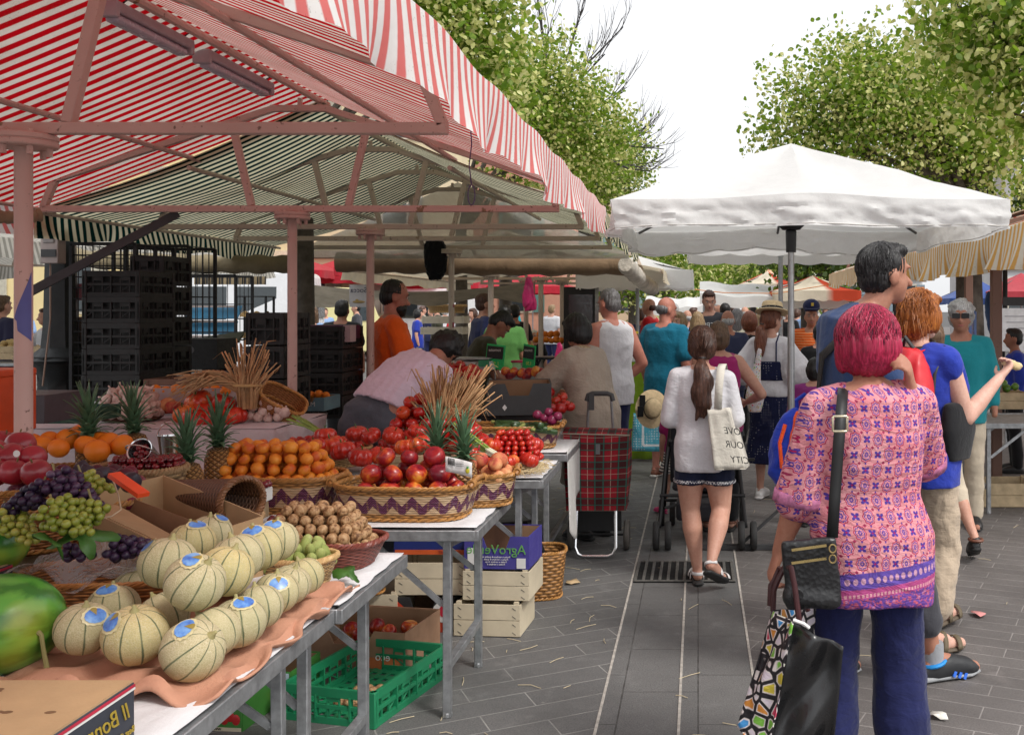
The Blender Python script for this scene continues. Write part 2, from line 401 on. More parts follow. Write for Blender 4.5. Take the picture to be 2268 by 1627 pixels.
def paint_mat(name,col,chip):
    t=NT(name); c=t.co(); n=t.noise(c,7,5,.65); n2=t.noise(c,38,4,.6); g=t.noise(c,2.,3)
    cc=t.ramp(g,[(.3,[x*.82 for x in col]),(.7,col)]); cc=t.mix(t.mr(n,.66,.68),cc,chip); cc=t.mix(t.mr(n2,.64,.7,0,.75),cc,(.10,.055,.035))
    return t.fin(cc,.55,t.bump(n2,.15,.003),spec=.4)
PINKLIT=paint_mat('pink_lit_paint',(.66,.45,.40),(.28,.17,.10)); BEIGEP=paint_mat('beige_paint',(.60,.50,.42),(.3,.22,.15)); BROWNP=paint_mat('brown_paint',(.22,.12,.09),(.1,.06,.04))  # the pink one is off-white paint, red canvas glow put into its colour
BLK=PM((.012,.012,.013),.5,name='black'); DKG=PM((.05,.05,.052),.55)
STEEL=PM((.42,.43,.44),.42,.15,30,.1,120,metal=.75,name='steel')
def truss(parent,y,cx,zc,half,apex,mat,sw=.04,name='truss'):
    m=MB(); z1=zc+.2
    m.box((cx,y,zc+.02),(2*half,sw,sw))
    def tb(a,b,w=sw): m.bar((cx+a[0],y,a[1]),(cx+b[0],y,b[1]),w*.97,w,(0,1,0))
    for s in (-1,1):
        tb((s*.16,apex),(s*(half-.08),z1)); tb((s*(half-.09),z1+.01),(s*half*.99,zc+.03)); tb((s*.3,zc+.04),(s*.42,apex-.09))
    m.box((cx,y,apex),(.36,sw*.98,sw)); m.box((cx,y,apex+.035),(.025,.025,.06))
    return m.build(name,mat,parent,bevel=.004)
def post(label,x,y,h,r,mat,group,parent=None,sleeve=.82):
    t=thing('awning_post',label,'post',(x,y,0),0,group)
    m=MB(); m.lathe([(r,0),(r,h-.03)],16); m.build('shaft',mat,t)
    m=MB(); m.lathe([(r*1.22,.0),(r*1.22,sleeve-.01),(r*1.1,sleeve)],16); m.build('sleeve',mat,t)
    m=MB(); m.lathe([(.1,h-.045),(.105,h-.04),(.105,h-.026),(.1,h-.024),(.1,h-.021),(.105,h-.019),(.105,h-.004),(.1,h-.001)],24)
    for k in range(6):
        a=k*PI/3+.3; m.lathe([(.011,h-.075),(.011,h-.045)],6,(.078*math.cos(a),.078*math.sin(a),0)); m.lathe([(.012,h),(.012,h+.012)],6,(.078*math.cos(a),.078*math.sin(a),-.001))
    m.build('flange',mat,t,bevel=.001)
    return t
def canopy(name,label,cat,cx,y0,y1,half,ridge,eave,mat,matv,val=.2,trusses=(),pm=PINKLIT,purlins=True,chord=2.2,uper=1.,sag=.02,valL=True,valR=True,apex=None,seed=0,wave=.02):
    t=thing(name,label,cat,(cx,(y0+y1)/2,0)); L=y1-y0; rr=random.Random(seed); apex=apex or ridge-.12
    ph=[rr.uniform(0,6) for _ in range(6)]
    def roof(sd):
        def f(u,v):     # u along y (metres), v ridge->eave
            y=u-L/2; sg=sag*math.sin(PI*min(1,max(0,v)))*(1+.5*math.sin(u*2.3+ph[0]))+.008*math.sin(u*9+ph[1]+v*4)*v
            return V(sd*half*v,y,ridge+(eave-ridge)*v-sg)
        return f
    m=MB()
    for sd in (-1,1): m.sheet(roof(sd),int(L*10),10,(0,L),(0,1),uvf=lambda a,b:(a*uper,b))
    m.build('roof',mat,t)
    def vf(sd):
        def f(u,v):
            y=u-L/2; q=v*v; out=wave*q*(math.sin(u*5.1+ph[2])+.8*math.sin(u*11.3+ph[3])+.5*math.sin(u*23+ph[4]))
            z0=roof(sd)(u,1).z; k=.018*math.sin(u*4.3+ph[5])*v
            return V(sd*(half+.006+.012*v)+out,y+.10*v*math.sin(u*1.1),z0-val*v+k)
        return f
    for sd,on in ((-1,valL),(1,valR)):
        if on:
            m=MB(); m.sheet(vf(sd),int(L*26),7,(0,L),(0,1),uvf=lambda a,b:(a*uper,b)); m.build('valance',matv,t)
    for ty in trusses: truss(t,ty-(y0+y1)/2,0,chord,half*.87,apex,pm)
    if purlins:
        m=MB(); m.tube([(0,-L/2,ridge-.035),(0,L/2,ridge-.035)],.022,8); m.build('ridge_pole',pm,t)
        for sd in (-1,1):
            m=MB(); m.tube([(sd*half*.46,-L/2,ridge+(eave-ridge)*.46-.05-sag),(sd*half*.46,L/2,ridge+(eave-ridge)*.46-.05-sag)],.016,8); m.build('purlin',pm,t)
            m=MB(); m.tube([(sd*half*.985,-L/2,eave-.02),(sd*half*.985,L/2,eave-.02)],.013,6); m.build('eave_rail',pm,t)
    return t
SX=-2.46
canopy('striped_awning','red and white striped canvas awning on pink trusses over the melon stall','awning',SX,-.6,6.6,1.84,2.99,2.27,RED,REDV,.2,(.7,3.41,6.14),PINKLIT,apex=2.84,seed=1,wave=.017)
canopy('striped_awning','dark green and cream striped canvas awning beyond the red one','awning',SX,6.45,10.15,1.84,2.955,2.245,GRN,GRN,.17,(7.46,8.7,9.95),BEIGEP,apex=2.8,seed=2,sag=.06)
canopy('striped_awning','grey striped awning of the far row behind the roll cages','awning',SX-5.6,8.5,14.5,1.84,2.9,2.24,GRY,GRY,.2,(9,11.5,14),BEIGEP,apex=2.78,seed=3)
for i,(s,mt,lab) in enumerate([(645,PINKLIT,'pink awning post with blue flag sticker beside the apples'),(358,PINKLIT,'pink awning post behind the dried garlic stalks'),(295,PINKLIT,'pink awning post passing in front of the orange shirt seller'),(222,BEIGEP,'off white awning post covered in stickers beside the black hanging jacket')]):
    P=post(lab,SX+(.144,-.05,0,0)[i],F/s,2.2,.0285,mt,None)
    if i==0:
        m=MB(); # blue arrow sticker wrapped round the post
        def st(u,v): a=R(-120+u*115); lo=.03-.05*u+(.03 if u<.25 else 0); hi=.06+.16*u; return V(.0294*math.cos(a),.0294*math.sin(a),1.51+lo+(hi-lo)*v)
        m.sheet(st,16,3); m.build('sticker',PM((.10,.11,.33),.6,.1),P)
    if i==3:
        m=MB()
        for z,a,h in ((1.42,-60,.05),(1.36,-40,.035),(1.28,-80,.05),(1.62,-50,.03)):
            m.sheet(lambda u,v:V(.0294*math.cos(R(a+u*60)),.0294*math.sin(R(a+u*60)),z+v*h),5,1)
        m.build('sticker',PM((.35,.08,.10),.5,.6,60),P)
for i,(px,s,lab) in enumerate([(1087,187,'slim off white post with yellow sticker before the green shirt man'),(1165,160,'slim off white post carrying the pink carrier bag'),(1198,165,'slim off white post next to the dark cabinet'),(1245,150,'thin off white post behind the black haired woman')]):
    x,y=gx(px,s); post(lab,x,y,2.03,.034,BEIGEP,None,sleeve=.5)
# lamps under the red ridge
LAMPB=PM((.46,.38,.42),.4,.1); LAMPD=PM((.50,.46,.55),.25,.1,spec=.6)
for i,(y0,y1) in enumerate([(4.32,4.98),(5.14,5.92)]):
    t=thing('strip_light',['grey strip light under the red awning ridge nearer the viewer','grey strip light hanging at the far part of the red awning ridge'][i],'lamp',(-2.57,(y0+y1)/2,2.9)); h=(y1-y0)/2
    m=MB(); m.box((0,0,.025),(.085,2*h,.05)); m.build('housing',LAMPB,t,bevel=.01)
    m=MB(); m.box((0,0,-.022),(.062,2*h-.06,.04)); m.build('diffuser',LAMPD,t,bevel=.014)
    for s in (-1,1): m=MB(); m.box((0,s*(h-.008),.01),(.092,.03,.075)); m.build('end_cap',LAMPB,t,bevel=.008)
    m=MB(); m.tube([(.03,-h*.8,.05),(.08,-h*.8,.09)],.004,6); m.tube([(.03,h*.8,.05),(.08,h*.8,.09)],.004,6); m.build('hook',DKG,t)
# cable with loop hanging from the truss
m=MB(); p=at(1042,275,560); pts=[p+V(0,0,0),p+V(.005,0,-.08),p+V(-.005,0,-.16),p+V(.004,0,-.24)]
m.tube(pts,.0025,5); c=pts[-1]; m.tube([c+V(.014*math.sin(a),0,-.04+.04*math.cos(a)) for a in [k*PI/6 for k in range(12)]],.0022,5,closed=True)
tag(m.build('cord',PM((.10,.05,.16),.6)),'purple cord with a loop tied to the pink truss end','cord')
# gable of clear sheeting, rolled tarpaulins
t=NT('clear_sheet'); n=t.noise(t.co(),3,4,.6,dist=1.); CLEAR=t.fin(t.ramp(n,[(.3,(.32,.31,.27)),(.7,(.5,.49,.44))]),.3,t.bump(n,.5,.05),alpha=.8)
m=MB(); m.sheet(lambda u,v:V(SX-1.75+u*3.5,10.2+.03*math.sin(u*9),2.12+v*(.06+.72*(1-abs(2*u-1)))),40,6); tag(m.build('plastic_sheet',CLEAR),'cloudy clear plastic sheet closing the green awning gable','plastic sheet')
def roll(name,label,p0,p1,r,mat,seed=0,cat='rolled tarpaulin'):
    p0=Vector(p0);p1=Vector(p1); n=30; rr=random.Random(seed); m=MB()
    pts=[p0.lerp(p1,i/n)+V(0,0,-.02*math.sin(PI*i/n)) for i in range(n+1)]; m.tube(pts,[r*(1+.12*math.sin(i*1.7+seed)+rr.uniform(-.05,.05)) for i in range(n+1)],14)
    return tag(m.build(name,mat),label,cat)
TAN=cloth((.20,.13,.075),.15,300,.4)
roll('rolled_tarpaulin','long tan rolled tarpaulin under the green awning end',at(748,580,205),at(1385,588,205),.105,TAN,1)
roll('rolled_tarpaulin','olive rolled tarpaulin behind the empty wire cage',at(170,572,245),at(640,585,235),.085,cloth((.22,.18,.11),.2,300,.5),2)
roll('rolled_tarpaulin','grey crumpled rolled plastic at the end of the second stall',at(1385,585,212),at(1446,640,176),.085,cloth((.52,.47,.40),.35,200,.9),5)
roll('rolled_tarpaulin','brown rolled cloth end hanging at the far left pillar',at(-60,470,420),at(88,476,400),.035,cloth((.30,.22,.14),.2),7)
m=MB(); m.sheet(lambda u,v:at(665+u*520,628+v*46+22*math.sin(u*3)*(1-v)+v*8*math.sin(u*14)-8*u,175-10*v),40,6); tag(m.build('tarpaulin',cloth((.42,.37,.29),.25,200,.8,trans=.2)),'sagging grey tarpaulin strip above the far crowd','tarpaulin')
m=MB(); m.sheet(lambda u,v:at(430+u*160,612-8*v+26*v,190)+V(0,.02*math.sin(u*60),0),60,4,uvf=lambda a,b:(a*.85,b)); tag(m.build('striped_valance',stripe_mat('dark_stripe',(.34,.27,.17),(.06,.06,.06),.045,.5,.4,.2)),'short dark striped valance scrap above the white vans','valance')
# ragged bundle under the awning meeting point + black jacket
b=Blob(); c=at(965,572,222); b.loft([(c+V(-.0,0,.21),(1,0,0),.05,.05),(c+V(-.01,0,.14),(1,0,0),.11,.07),(c+V(.0,0,0),(1,0,0),.12,.08),(c+V(.01,0,-.14),(1,0,0),.10,.06),(c+V(.02,0,-.22),(1,0,0),.03,.03)])
b.cap(c+V(-.07,0,.05),c+V(-.05,.0,-.2),.05,.03); tag(b.build('hanging_jacket',cloth((.008,.008,.01),.2,300,.6),voxel=.014,disp=folds(.02,40,(1,1,.3),3)),'black jacket hung on the truss next to a post','jacket')
def carrier_bag(label,c,h,w,mat,seed):
    b=Blob(); b.loft([(c+V(0,0,h*.5),(1,0,0),w*.15,.02),(c+V(.01,0,h*.32),(1,0,0),w*.3,.03),(c+V(.0,0,0),(1,.3,0),w*.42,.045),(c+V(.02,0,-h*.3),(1,.2,0),w*.5,.05),(c+V(.03,0,-h*.5),(1,0,0),w*.42,.02)])
    return tag(b.build('carrier_bag',mat,voxel=.012,disp=folds(.02,60,(1,1,.15),seed)),label,'bag')
PINKB=PM((.62,.03,.17),.35,.2,20,trans=.25); 
carrier_bag('bright pink plastic carrier bag tied high on a post',at(1170,650,190),.40,.17,PINKB,1)
carrier_bag('crumpled pink plastic bag hanging low beside the black haired woman',at(1238,785,200),.27,.13,PINKB,2)
# ================================================================ people
SK1=skin((.60,.34,.25)); SK2=skin((.44,.21,.14)); SK3=skin((.68,.42,.33)); SK4=skin((.36,.17,.11)); SKR=skin((.52,.22,.16))
EYEW=PM((.6,.57,.53),.3,name='eye'); LIP=PM((.38,.12,.11),.5,name='lip'); SOLE=PM((.02,.02,.02),.7); WHITE=PM((.74,.73,.72),.6,.08,name='white')
def rotz(p,a,c=(0,0,0)):
    p=Vector(p)-Vector(c); return Vector((p.x*math.cos(a)-p.y*math.sin(a),p.x*math.sin(a)+p.y*math.cos(a),p.z))+Vector(c)
BASE=dict(pel=(0,0,.95),waist=(0,.0,1.10),chest=(0,-.005,1.29),shc=(0,-.01,1.42),neck=(0,0,1.475),head=(0,.022,1.615),
  shL=(-.175,-.01,1.405),shR=(.175,-.01,1.405),elL=(-.235,-.03,1.12),elR=(.235,-.03,1.12),wrL=(-.25,.03,.87),wrR=(.25,.03,.87),
  hipL=(-.09,0,.93),hipR=(.09,0,.93),knL=(-.10,.02,.50),knR=(.10,.02,.50),anL=(-.10,-.02,.085),anR=(.10,-.02,.085),toL=(-.12,.17,.03),toR=(.12,.17,.03))
def hand(b,wr,el,side,curl=.5,palm=None,sc=1.):
    # palm and five separate fingers continuing the forearm; PALM: direction the palm faces
    wr=Vector(wr); d=(wr-Vector(el)).normalized(); pn=Vector(palm or (-side,0,0)); pn=(pn-d*pn.dot(d)).normalized(); ac=d.cross(pn)*(1 if side>0 else 1)
    b.loft([(wr-d*.01,ac,.024*sc,.020*sc),(wr+d*.035*sc,ac,.036*sc,.017*sc),(wr+d*.085*sc,ac,.040*sc,.014*sc),(wr+d*.095*sc,ac,.036*sc,.010*sc)],12)
    fwd=1 if ac.y>0 else -1
    for k,(o,l) in enumerate([(.030,.068),(.0105,.078),(-.0095,.073),(-.029,.058)]):
        p=wr+d*.09*sc+ac*o*fwd*sc; c1=curl*(.9+.1*k); d1=(d*math.cos(c1)+pn*math.sin(c1)); d2=(d*math.cos(c1*2.1)+pn*math.sin(c1*2.1)); d3=(d*math.cos(c1*2.9)+pn*math.sin(c1*2.9)); l*=sc
        q1=p+d1*l*.45; q2=q1+d2*l*.33; q3=q2+d3*l*.25
        b.chain([p,q1,q2,q3],[.0092*sc,.0088*sc,.0078*sc,.0066*sc])
    p=wr+d*.03*sc+ac*.030*fwd*sc; dt=(d*.6+ac*fwd*.65+pn*.45).normalized(); q=p+dt*.042*sc; b.chain([p,q,q+(d*.85+pn*.4).normalized()*.034*sc],[.013*sc,.0105*sc,.008*sc])
def person(label,px,s,H=1.7,face=0.,sk=SK1,girth=1.,top=None,bottom=None,shoes=None,hair=None,J=None,turn=0.,nod=0.,voxel=.013,fine=None,group=None,facef=False,hands=(.5,.5),fem=False,legs=1.,loc=None,cat='person',palms=(None,None),seed=0):
    X,Y=loc if loc else gx(px,s)
    k=H/1.75; P=thing('person',label,cat,(X,Y,0),R(face),group); g=girth
    j={n:Vector(p) for n,p in BASE.items()}
    if fem:
        for n in ('shL','shR'): j[n].x*=.90
        for n in ('elL','elR','wrL','wrR'): j[n].x*=.93
    for n,p in (J or {}).items(): j[n]=Vector(p)
    j={n:p*k for n,p in j.items()}
    ax=(j['shR']-j['shL']).normalized(); hx=(j['hipR']-j['hipL']).normalized()
    up=(j['head']-j['neck']).normalized(); 
    hd=Euler((R(-nod),0,R(turn))).to_matrix()
    # head frame: follows neck lean
    lean=Vector((0,0,1)).rotation_difference(up).to_matrix() if up.angle(Vector((0,0,1)))>R(28) else Matrix.Identity(3)
    HM=(lean@hd).to_4x4(); hc=j['head']
    def h(x,y,z): return hc+HM.to_3x3()@Vector((x*k,y*k,z*k))
    b=Blob()
    tors=[(j['pel']+V(0,0,-.10*k),hx,.135*k*g,.10*k*g),(j['pel'],hx,(.172 if fem else .163)*k*g,.118*k*g),(j['waist'],ax,(.132 if fem else .148)*k*g,.102*k*g),(j['chest'],ax,(.155 if fem else .172)*k*g,.112*k*g),(j['shc'],ax,(.14 if fem else .16)*k*min(g,1.2),.085*k*g),(j['neck'],ax,.062*k,.058*k)]
    b.loft(tors)
    b.cap(j['neck']-(j['neck']-j['shc']).normalized()*.01,h(0,-.012,-.06),.057*k*(.9 if fem else 1.04),.052*k*(.9 if fem else 1.04))
    b.ell(h(0,-.008,.03),(.076*k,.094*k,.092*k),HM); b.ell(h(0,.022,-.03),(.064*k,.072*k,.080*k),HM); b.ell(h(0,.046,-.078),(.040*k,.042*k,.034*k),HM)
    b.cap(h(0,.088,.0),h(0,.112,-.030),.010*k,.015*k); 
    for sd in (-1,1): b.ell(h(sd*.078,-.01,-.012),(.012*k,.024*k,.034*k),HM)
    b.ell(h(0,.082,.035),(.05*k,.018*k,.010*k),HM)
    for S,sd in (('L',-1),('R',1)):
        sh,el,wr=j['sh'+S],j['el'+S],j['wr'+S]
        b.chain([j['shc']+(sh-j['shc'])*.35,sh,sh.lerp(el,.5),el],[.07*k*g,.056*k*g,.050*k*g,.040*k*g]); b.chain([el,el.lerp(wr,.35),wr],[.040*k*g,.042*k*g**.5,.026*k])
        if hands[0 if sd<0 else 1] is not None: hand(b,wr,el,sd,hands[0 if sd<0 else 1],palms[0 if sd<0 else 1],k)
        hp,kn,an,to=j['hip'+S],j['kn'+S],j['an'+S],j['to'+S]
        lg=legs*k; b.chain([hp,hp.lerp(kn,.5),kn],[.092*k*g,.079*lg*g,.055*lg*g**.5]); cf=kn.lerp(an,.32)+V(0,-.014*k,0); b.chain([kn,cf,kn.lerp(an,.7),an],[.053*lg*g**.5,.056*lg*g**.5,.040*lg,.032*k])
        b.cap(an+(an-to).normalized()*.015*k-V(0,0,.03*k),to,.036*k,.028*k); b.cap(an,to.lerp(an,.5)+V(0,0,.005),.034*k,.03*k)
    body=b.build('body',sk,P,voxel,3 if voxel<.011 else 2)
    if facef:
        for sd in (-1,1):
            m=MB(); m.ball(h(sd*.031,.083,.012),(.013*k,.008*k,.007*k),8,6); m.build('eye',EYEW,P); m=MB(); m.ball(h(sd*.031,.0895,.012),(.006*k,.004*k,.006*k),8,6); m.build('iris',BLK,P)
            m=MB(); m.tube([h(sd*.016,.093,.032),h(sd*.034,.091,.038),h(sd*.05,.080,.032)],.004*k,5); m.build('eyebrow',hair['mat'] if hair else BLK,P)
        m=MB(); m.ball(h(0,.091,-.062),(.022*k,.008*k,.007*k),10,6); m.build('mouth',LIP,P)
    # ---- top
    if top:
        o=top.get('off',.014)*k; hz=top.get('hem',.84)*k; fl=top.get('flare',.02)*k; tv=top.get('voxel',max(voxel,.012)); slv=top.get('sleeve',.55); sl=top.get('loose',.018)*k
        b=Blob(); pel=j['pel']; dn=(pel-j['waist']).normalized(); 
        rings=[]
        if top.get('crop'): pel=j['waist']-dn*-.0; rings.append((j['waist']+dn*.05,ax,.165*k*g+o,.118*k*g+o))
        elif top.get('long'):    # dress: hem well below the hips
            zz=hz; kx=(j['knL']+j['knR'])/2; rings.append((V(kx.x*.5,kx.y*.5,zz),hx,.175*k*g+fl*2,.13*k*g+fl*2)); rings.append((V(kx.x*.25,0,(zz+pel.z)/2),hx,.178*k*g+fl,.13*k*g+fl))
        else: rings.append((pel+dn*max(.02,(pel.z-hz)),hx,.17*k*g+fl,.118*k*g+fl))
        if not top.get('crop'): rings+= [(pel+V(0,0,.02),hx,(.174 if fem else .165)*k*g+o+fl*.6,.122*k*g+o+fl*.5)]
        rings+= [(j['waist'],ax,(.137 if fem else .15)*k*g+o+fl*.4,.107*k*g+o),(j['chest'],ax,(.16 if fem else .175)*k*g+o,.116*k*g+o)]
        nk=top.get('neck',.6)
        rings+= [(j['shc'],ax,(.142 if fem else .162)*k*min(g,1.2)+o*.8+.006,.088*k*g+o*.8+.008),(j['shc'].lerp(j['neck'],nk),ax,.085*k,.07*k)]
        b.loft(rings,24)
        for S in 'LR':
            sh,el,wr=j['sh'+S],j['el'+S],j['wr'+S]
            if slv>0:
                p1=sh.lerp(el,min(1,slv)); rr=.052*k*g+o*.5+sl
                b.chain([j['shc']+(sh-j['shc'])*.5,sh,p1],[.066*k*g+o*.6,.060*k*g+o*.6,rr*(top.get('bell',1.))])
                if slv>1: p2=el.lerp(wr,slv-1); b.chain([el,p2],[.046*k*g+o*.6+sl*.5,.036*k*g+o*.5+sl*.5])
            else: b.chain([j['shc']+(sh-j['shc'])*.3,j['shc']+(sh-j['shc'])*(.8 if slv==0 else .62)],[.070*k*g+o*.5,.062*k*g+o*.5])
        b.build(top.get('name','shirt'),top['mat'],P,tv,top.get('smooth',3),folds2(top.get('fold',.008),top.get('fs',13),top.get('fax',(1,1,1)),seed))
    if bottom:
        ty=bottom.get('type','trousers'); o=bottom.get('off',.012)*k; bv=max(voxel,.012); b=Blob()
        if ty=='skirt':
            z1=bottom['len']*k; kx=(j['knL']+j['knR'])/2; 
            b.loft([(V(kx.x*.6,kx.y,z1),hx,(.20+bottom.get('flare',.06))*k*g,(.15+bottom.get('flare',.06))*k*g),(V(kx.x*.3,kx.y*.5,(z1+j['pel'].z)/2),hx,.20*k*g,.155*k*g),(j['pel'],hx,.185*k*g,.135*k*g),(j['waist'],ax,.14*k*g,.112*k*g),(j['waist']+V(0,0,.05),ax,.13*k*g,.105*k*g)],24)
        else:
            b.loft([(j['pel']+V(0,0,-.11*k),hx,.14*k*g,.11*k*g),(j['pel']+V(0,0,-.04*k),hx,.176*k*g+o*.3,.128*k*g+o*.3),(j['pel']+V(0,0,.04*k),hx,.168*k*g+o*.3,.12*k*g+o*.3),(j['waist']-V(0,0,.03*k),ax,.145*k*g,.108*k*g)])
            for S in 'LR':
                hp,kn,an=j['hip'+S],j['kn'+S],j['an'+S]; ln=bottom.get('len',1.95); lo=bottom.get('loose',.012)*k
                if ln<=1: b.chain([hp,hp.lerp(kn,ln*.6),hp.lerp(kn,ln)],[.095*k*g+o,.084*k*g+o+lo*.5,.078*k*g+o+lo])
                else:
                    e=kn.lerp(an,ln-1); b.chain([hp,hp.lerp(kn,.5),kn],[.095*k*g+o,.080*k*g+o,.060*k*g**.5+o+lo*.6]); b.chain([kn,kn.lerp(e,.5)+V(0,-.01*k,0),e],[.060*k*g**.5+o+lo*.6,.054*k*g**.5+o+lo,.048*k+o+lo])
                    if bottom.get('cuff'): b.cap(e,e+(kn-e).normalized()*.06*k,.056*k+o+lo)
        b.build(bottom.get('name',ty if ty!='skirt' else 'skirt'),bottom['mat'],P,bv,3,folds2(bottom.get('fold',.008),bottom.get('fs',12),(1,1,1.3),seed+5))
    if shoes:
        for S,sd in (('L',-1),('R',1)):
            an,to=j['an'+S],j['to'+S]; d=(to-an); d.z=0 if abs(d.normalized().z)<.75 else d.z; 
            heel=an+(an-to).normalized()*.03*k; dd=(to-heel).normalized(); upv=Vector((1,0,0)).cross(dd) if abs(dd.x)<.9 else V(0,0,1); upv=upv.normalized(); upv=upv if upv.z>0 else -upv
            sx_=dd.cross(upv).normalized(); b=Blob(); L=.275*k; h0=heel-upv*.055*k if abs(dd.z)<.5 else heel
            base=V(heel.x,heel.y,max(.014,min(an.z,heel.z)-.068*k)) ; dd2=(V(to.x,to.y,max(.014,to.z-.014))-base).normalized()
            if shoes['type']=='shoe':
                b.loft([(base-dd2*.045*k+upv*.02,sx_,.026*k,.022*k),(base+dd2*.02*k+upv*.028*k,sx_,.043*k,.050*k),(base+dd2*.10*k+upv*.036*k,sx_,.047*k,.046*k),(base+dd2*.18*k+upv*.024*k,sx_,.051*k,.034*k),(base+dd2*.225*k+upv*.01*k,sx_,.032*k,.016*k)],14)
                b.cap(base+dd2*.015*k+upv*.05*k,an+V(0,0,-.01*k),.042*k,.040*k)
                b.build('shoe',shoes['mat'],P,.010,2)
            so_=Blob(); so_.loft([(base-dd2*.055*k-upv*.002,sx_,.022*k,.013*k),(base-dd2*.03*k-upv*.002,sx_,.040*k,.014*k),(base+dd2*.10*k-upv*.002,sx_,.043*k,.013*k),(base+dd2*.18*k-upv*.002,sx_,.052*k,.012*k),(base+dd2*.24*k+upv*.002,sx_,.026*k,.010*k)],14)
            so_.build('sole',shoes.get('sole',SOLE),P,.009,1)
            if shoes['type']=='sandal':
                for q,wd in ((.16,.05),(.07,.046)):
                    c=base+dd2*q*k; m=MB(); m.sheet(lambda u,v:c+sx_*math.cos(u)*wd*k*1.02+upv*math.sin(u)*(.058 if q>.1 else .088)*k+dd2*(v*.028*k),12,1,(0,PI)); m.build('strap',shoes['mat'],P,solid=.004)
                c=an+V(0,0,-.02*k); m=MB(); m.sheet(lambda u,v:c-dd2*math.sin(u)*.048*k+sx_*math.cos(u)*.042*k+upv*(v*.022*k),12,1,(0,PI)); m.build('strap',shoes['mat'],P,solid=.004)
    if hair:
        st=hair.get('style','short'); b=Blob(); hv=hair.get('voxel',voxel*.8); vol=hair.get('vol',1.)
        top_=lambda: b.ell(h(0,-.020,.042),(.083*k*vol,.098*k*vol,.090*k*vol),HM)
        if st in('short','crop'):
            q=.97 if st=='crop' else 1.02; b.ell(h(0,-.022,.040),(.081*k*q,.096*k*q,.090*k*q),HM); b.ell(h(0,-.046,-.008),(.077*k*q,.068*k*q,.076*k*q),HM)
            if st=='short': b.ell(h(.0,.030,.098),(.062*k,.056*k,.030*k),HM)
        elif st=='rim':    # bald on top
            b.ell(h(0,-.042,-.006),(.080*k,.072*k,.056*k),HM)
        elif st=='bob':
            top_(); b.ell(h(0,-.035,.0),(.094*k*vol,.098*k*vol,.092*k*vol),HM); b.ell(h(0,-.055,hair.get('nape',-.045)),(.082*k*vol,.068*k*vol,.075*k*vol),HM)
            for sd in (-1,1): b.ell(h(sd*.066*vol,.005,-.01),(.026*k,.055*k,.075*k),HM)
            b.ell(h(0,.06,.085),(.066*k,.035*k,.030*k),HM)
        elif st=='curly':
            top_(); b.ell(h(0,-.04,.0),(.092*k*vol,.088*k*vol,.090*k*vol),HM); rr=random.Random(seed)
            for i in range(46):
                a=rr.uniform(0,2*PI); e=rr.uniform(-.4,1.5); p=V(math.cos(a)*math.cos(e)*.09*vol,-.02+math.sin(a)*math.cos(e)*.10*vol,.03+math.sin(e)*.095*vol)
                if p.y>.045 and p.z<.075: continue
                b.ell(h(*p),(.02*k,)*3,HM)
        elif st in('tail','long','bun'):
            top_(); b.ell(h(0,-.035,.0),(.087*k*vol,.090*k*vol,.088*k*vol),HM)
            if st=='tail':
                tl=hair.get('len',.42); q=hair.get('w',.05); z0=hair.get('z',-.07)
                b.ell(h(0,-.075,z0+.03),(.06*k,.045*k,.05*k),HM)
                p0=h(0,-.10,z0); rr=random.Random(seed); pts=[p0]+[p0+V(rr.uniform(-.012,.012)+hair.get('sway',0)*i,-.035-.006*i,-tl*i/5*k) for i in range(1,6)]
                b.chain(pts,[.018*k,q*.8*k,q*k,q*1.02*k,q*.85*k,.018*k]); b.chain([p+V(.022,.0,-.01) for p in pts[1:]],[q*.5*k,q*.6*k,q*.65*k,q*.5*k,.012*k]); b.chain([p+V(-.024,-.005,-.03) for p in pts[1:]],[q*.4*k,q*.55*k,q*.55*k,q*.4*k,.01*k])
            elif st=='long':
                tl=hair.get('len',.25); b.chain([h(0,-.05,-.05),h(0,-.065,-.05-tl)],[.085*k,.07*k])
                for sd in (-1,1): b.chain([h(sd*.066,-.0,-.0),h(sd*.075,-.02,-.05-tl*.8)],[.035*k,.03*k])
            else: b.ell(h(0,-.11,.02),(.045*k,)*3,HM)
        b.build('hair',hair['mat'],P,hv,hair.get('smooth',2),streaks(hair.get('amp',.003)*k,hair.get('k',24),h(0,-.03,.13)) if st!='curly' else folds(.008,120,(1,1,1),3,sharp=0))
        if st=='tail': m=MB(); p0=h(0,-.108,hair.get('z',-.07)); m.tube([p0+V(.021*k*math.cos(a),.021*k*math.sin(a),0) for a in [i*PI/5 for i in range(10)]],.007*k,6,closed=True); m.build('hair_tie',BLK,P)
    P['_k']=k
    return P,j,h,k
def strands(P,h,mat,n,rad,seed,fn,r0=.0016):
    m=MB(); rr=random.Random(seed)
    for i in range(n): m.tube(fn(rr,h,rad),[r0*.8,r0,r0,r0*.8,r0*.25],4,cap=False)
    return m.build('hair_lock',mat,P)
def fall(rr,h,rad):
    a=rr.uniform(-PI*1.06,.06); sw=rr.uniform(-.4,.4); e0=rr.uniform(-.35,1.5); L=rr.uniform(.5,1.15)*(1.15 if e0>.8 else .8); fl=rr.uniform(-.01,.05)
    return [h(math.cos(a+sw*f)*math.cos(e0-L*f)*.088*rad*(1+fl*f),-.026+math.sin(a+sw*f)*math.cos(e0-L*f)*.101*rad*(1+fl*f),.034+math.sin(e0-L*f)*.092*rad*(1+.3*fl*f)) for f in (0,.25,.5,.75,1)]
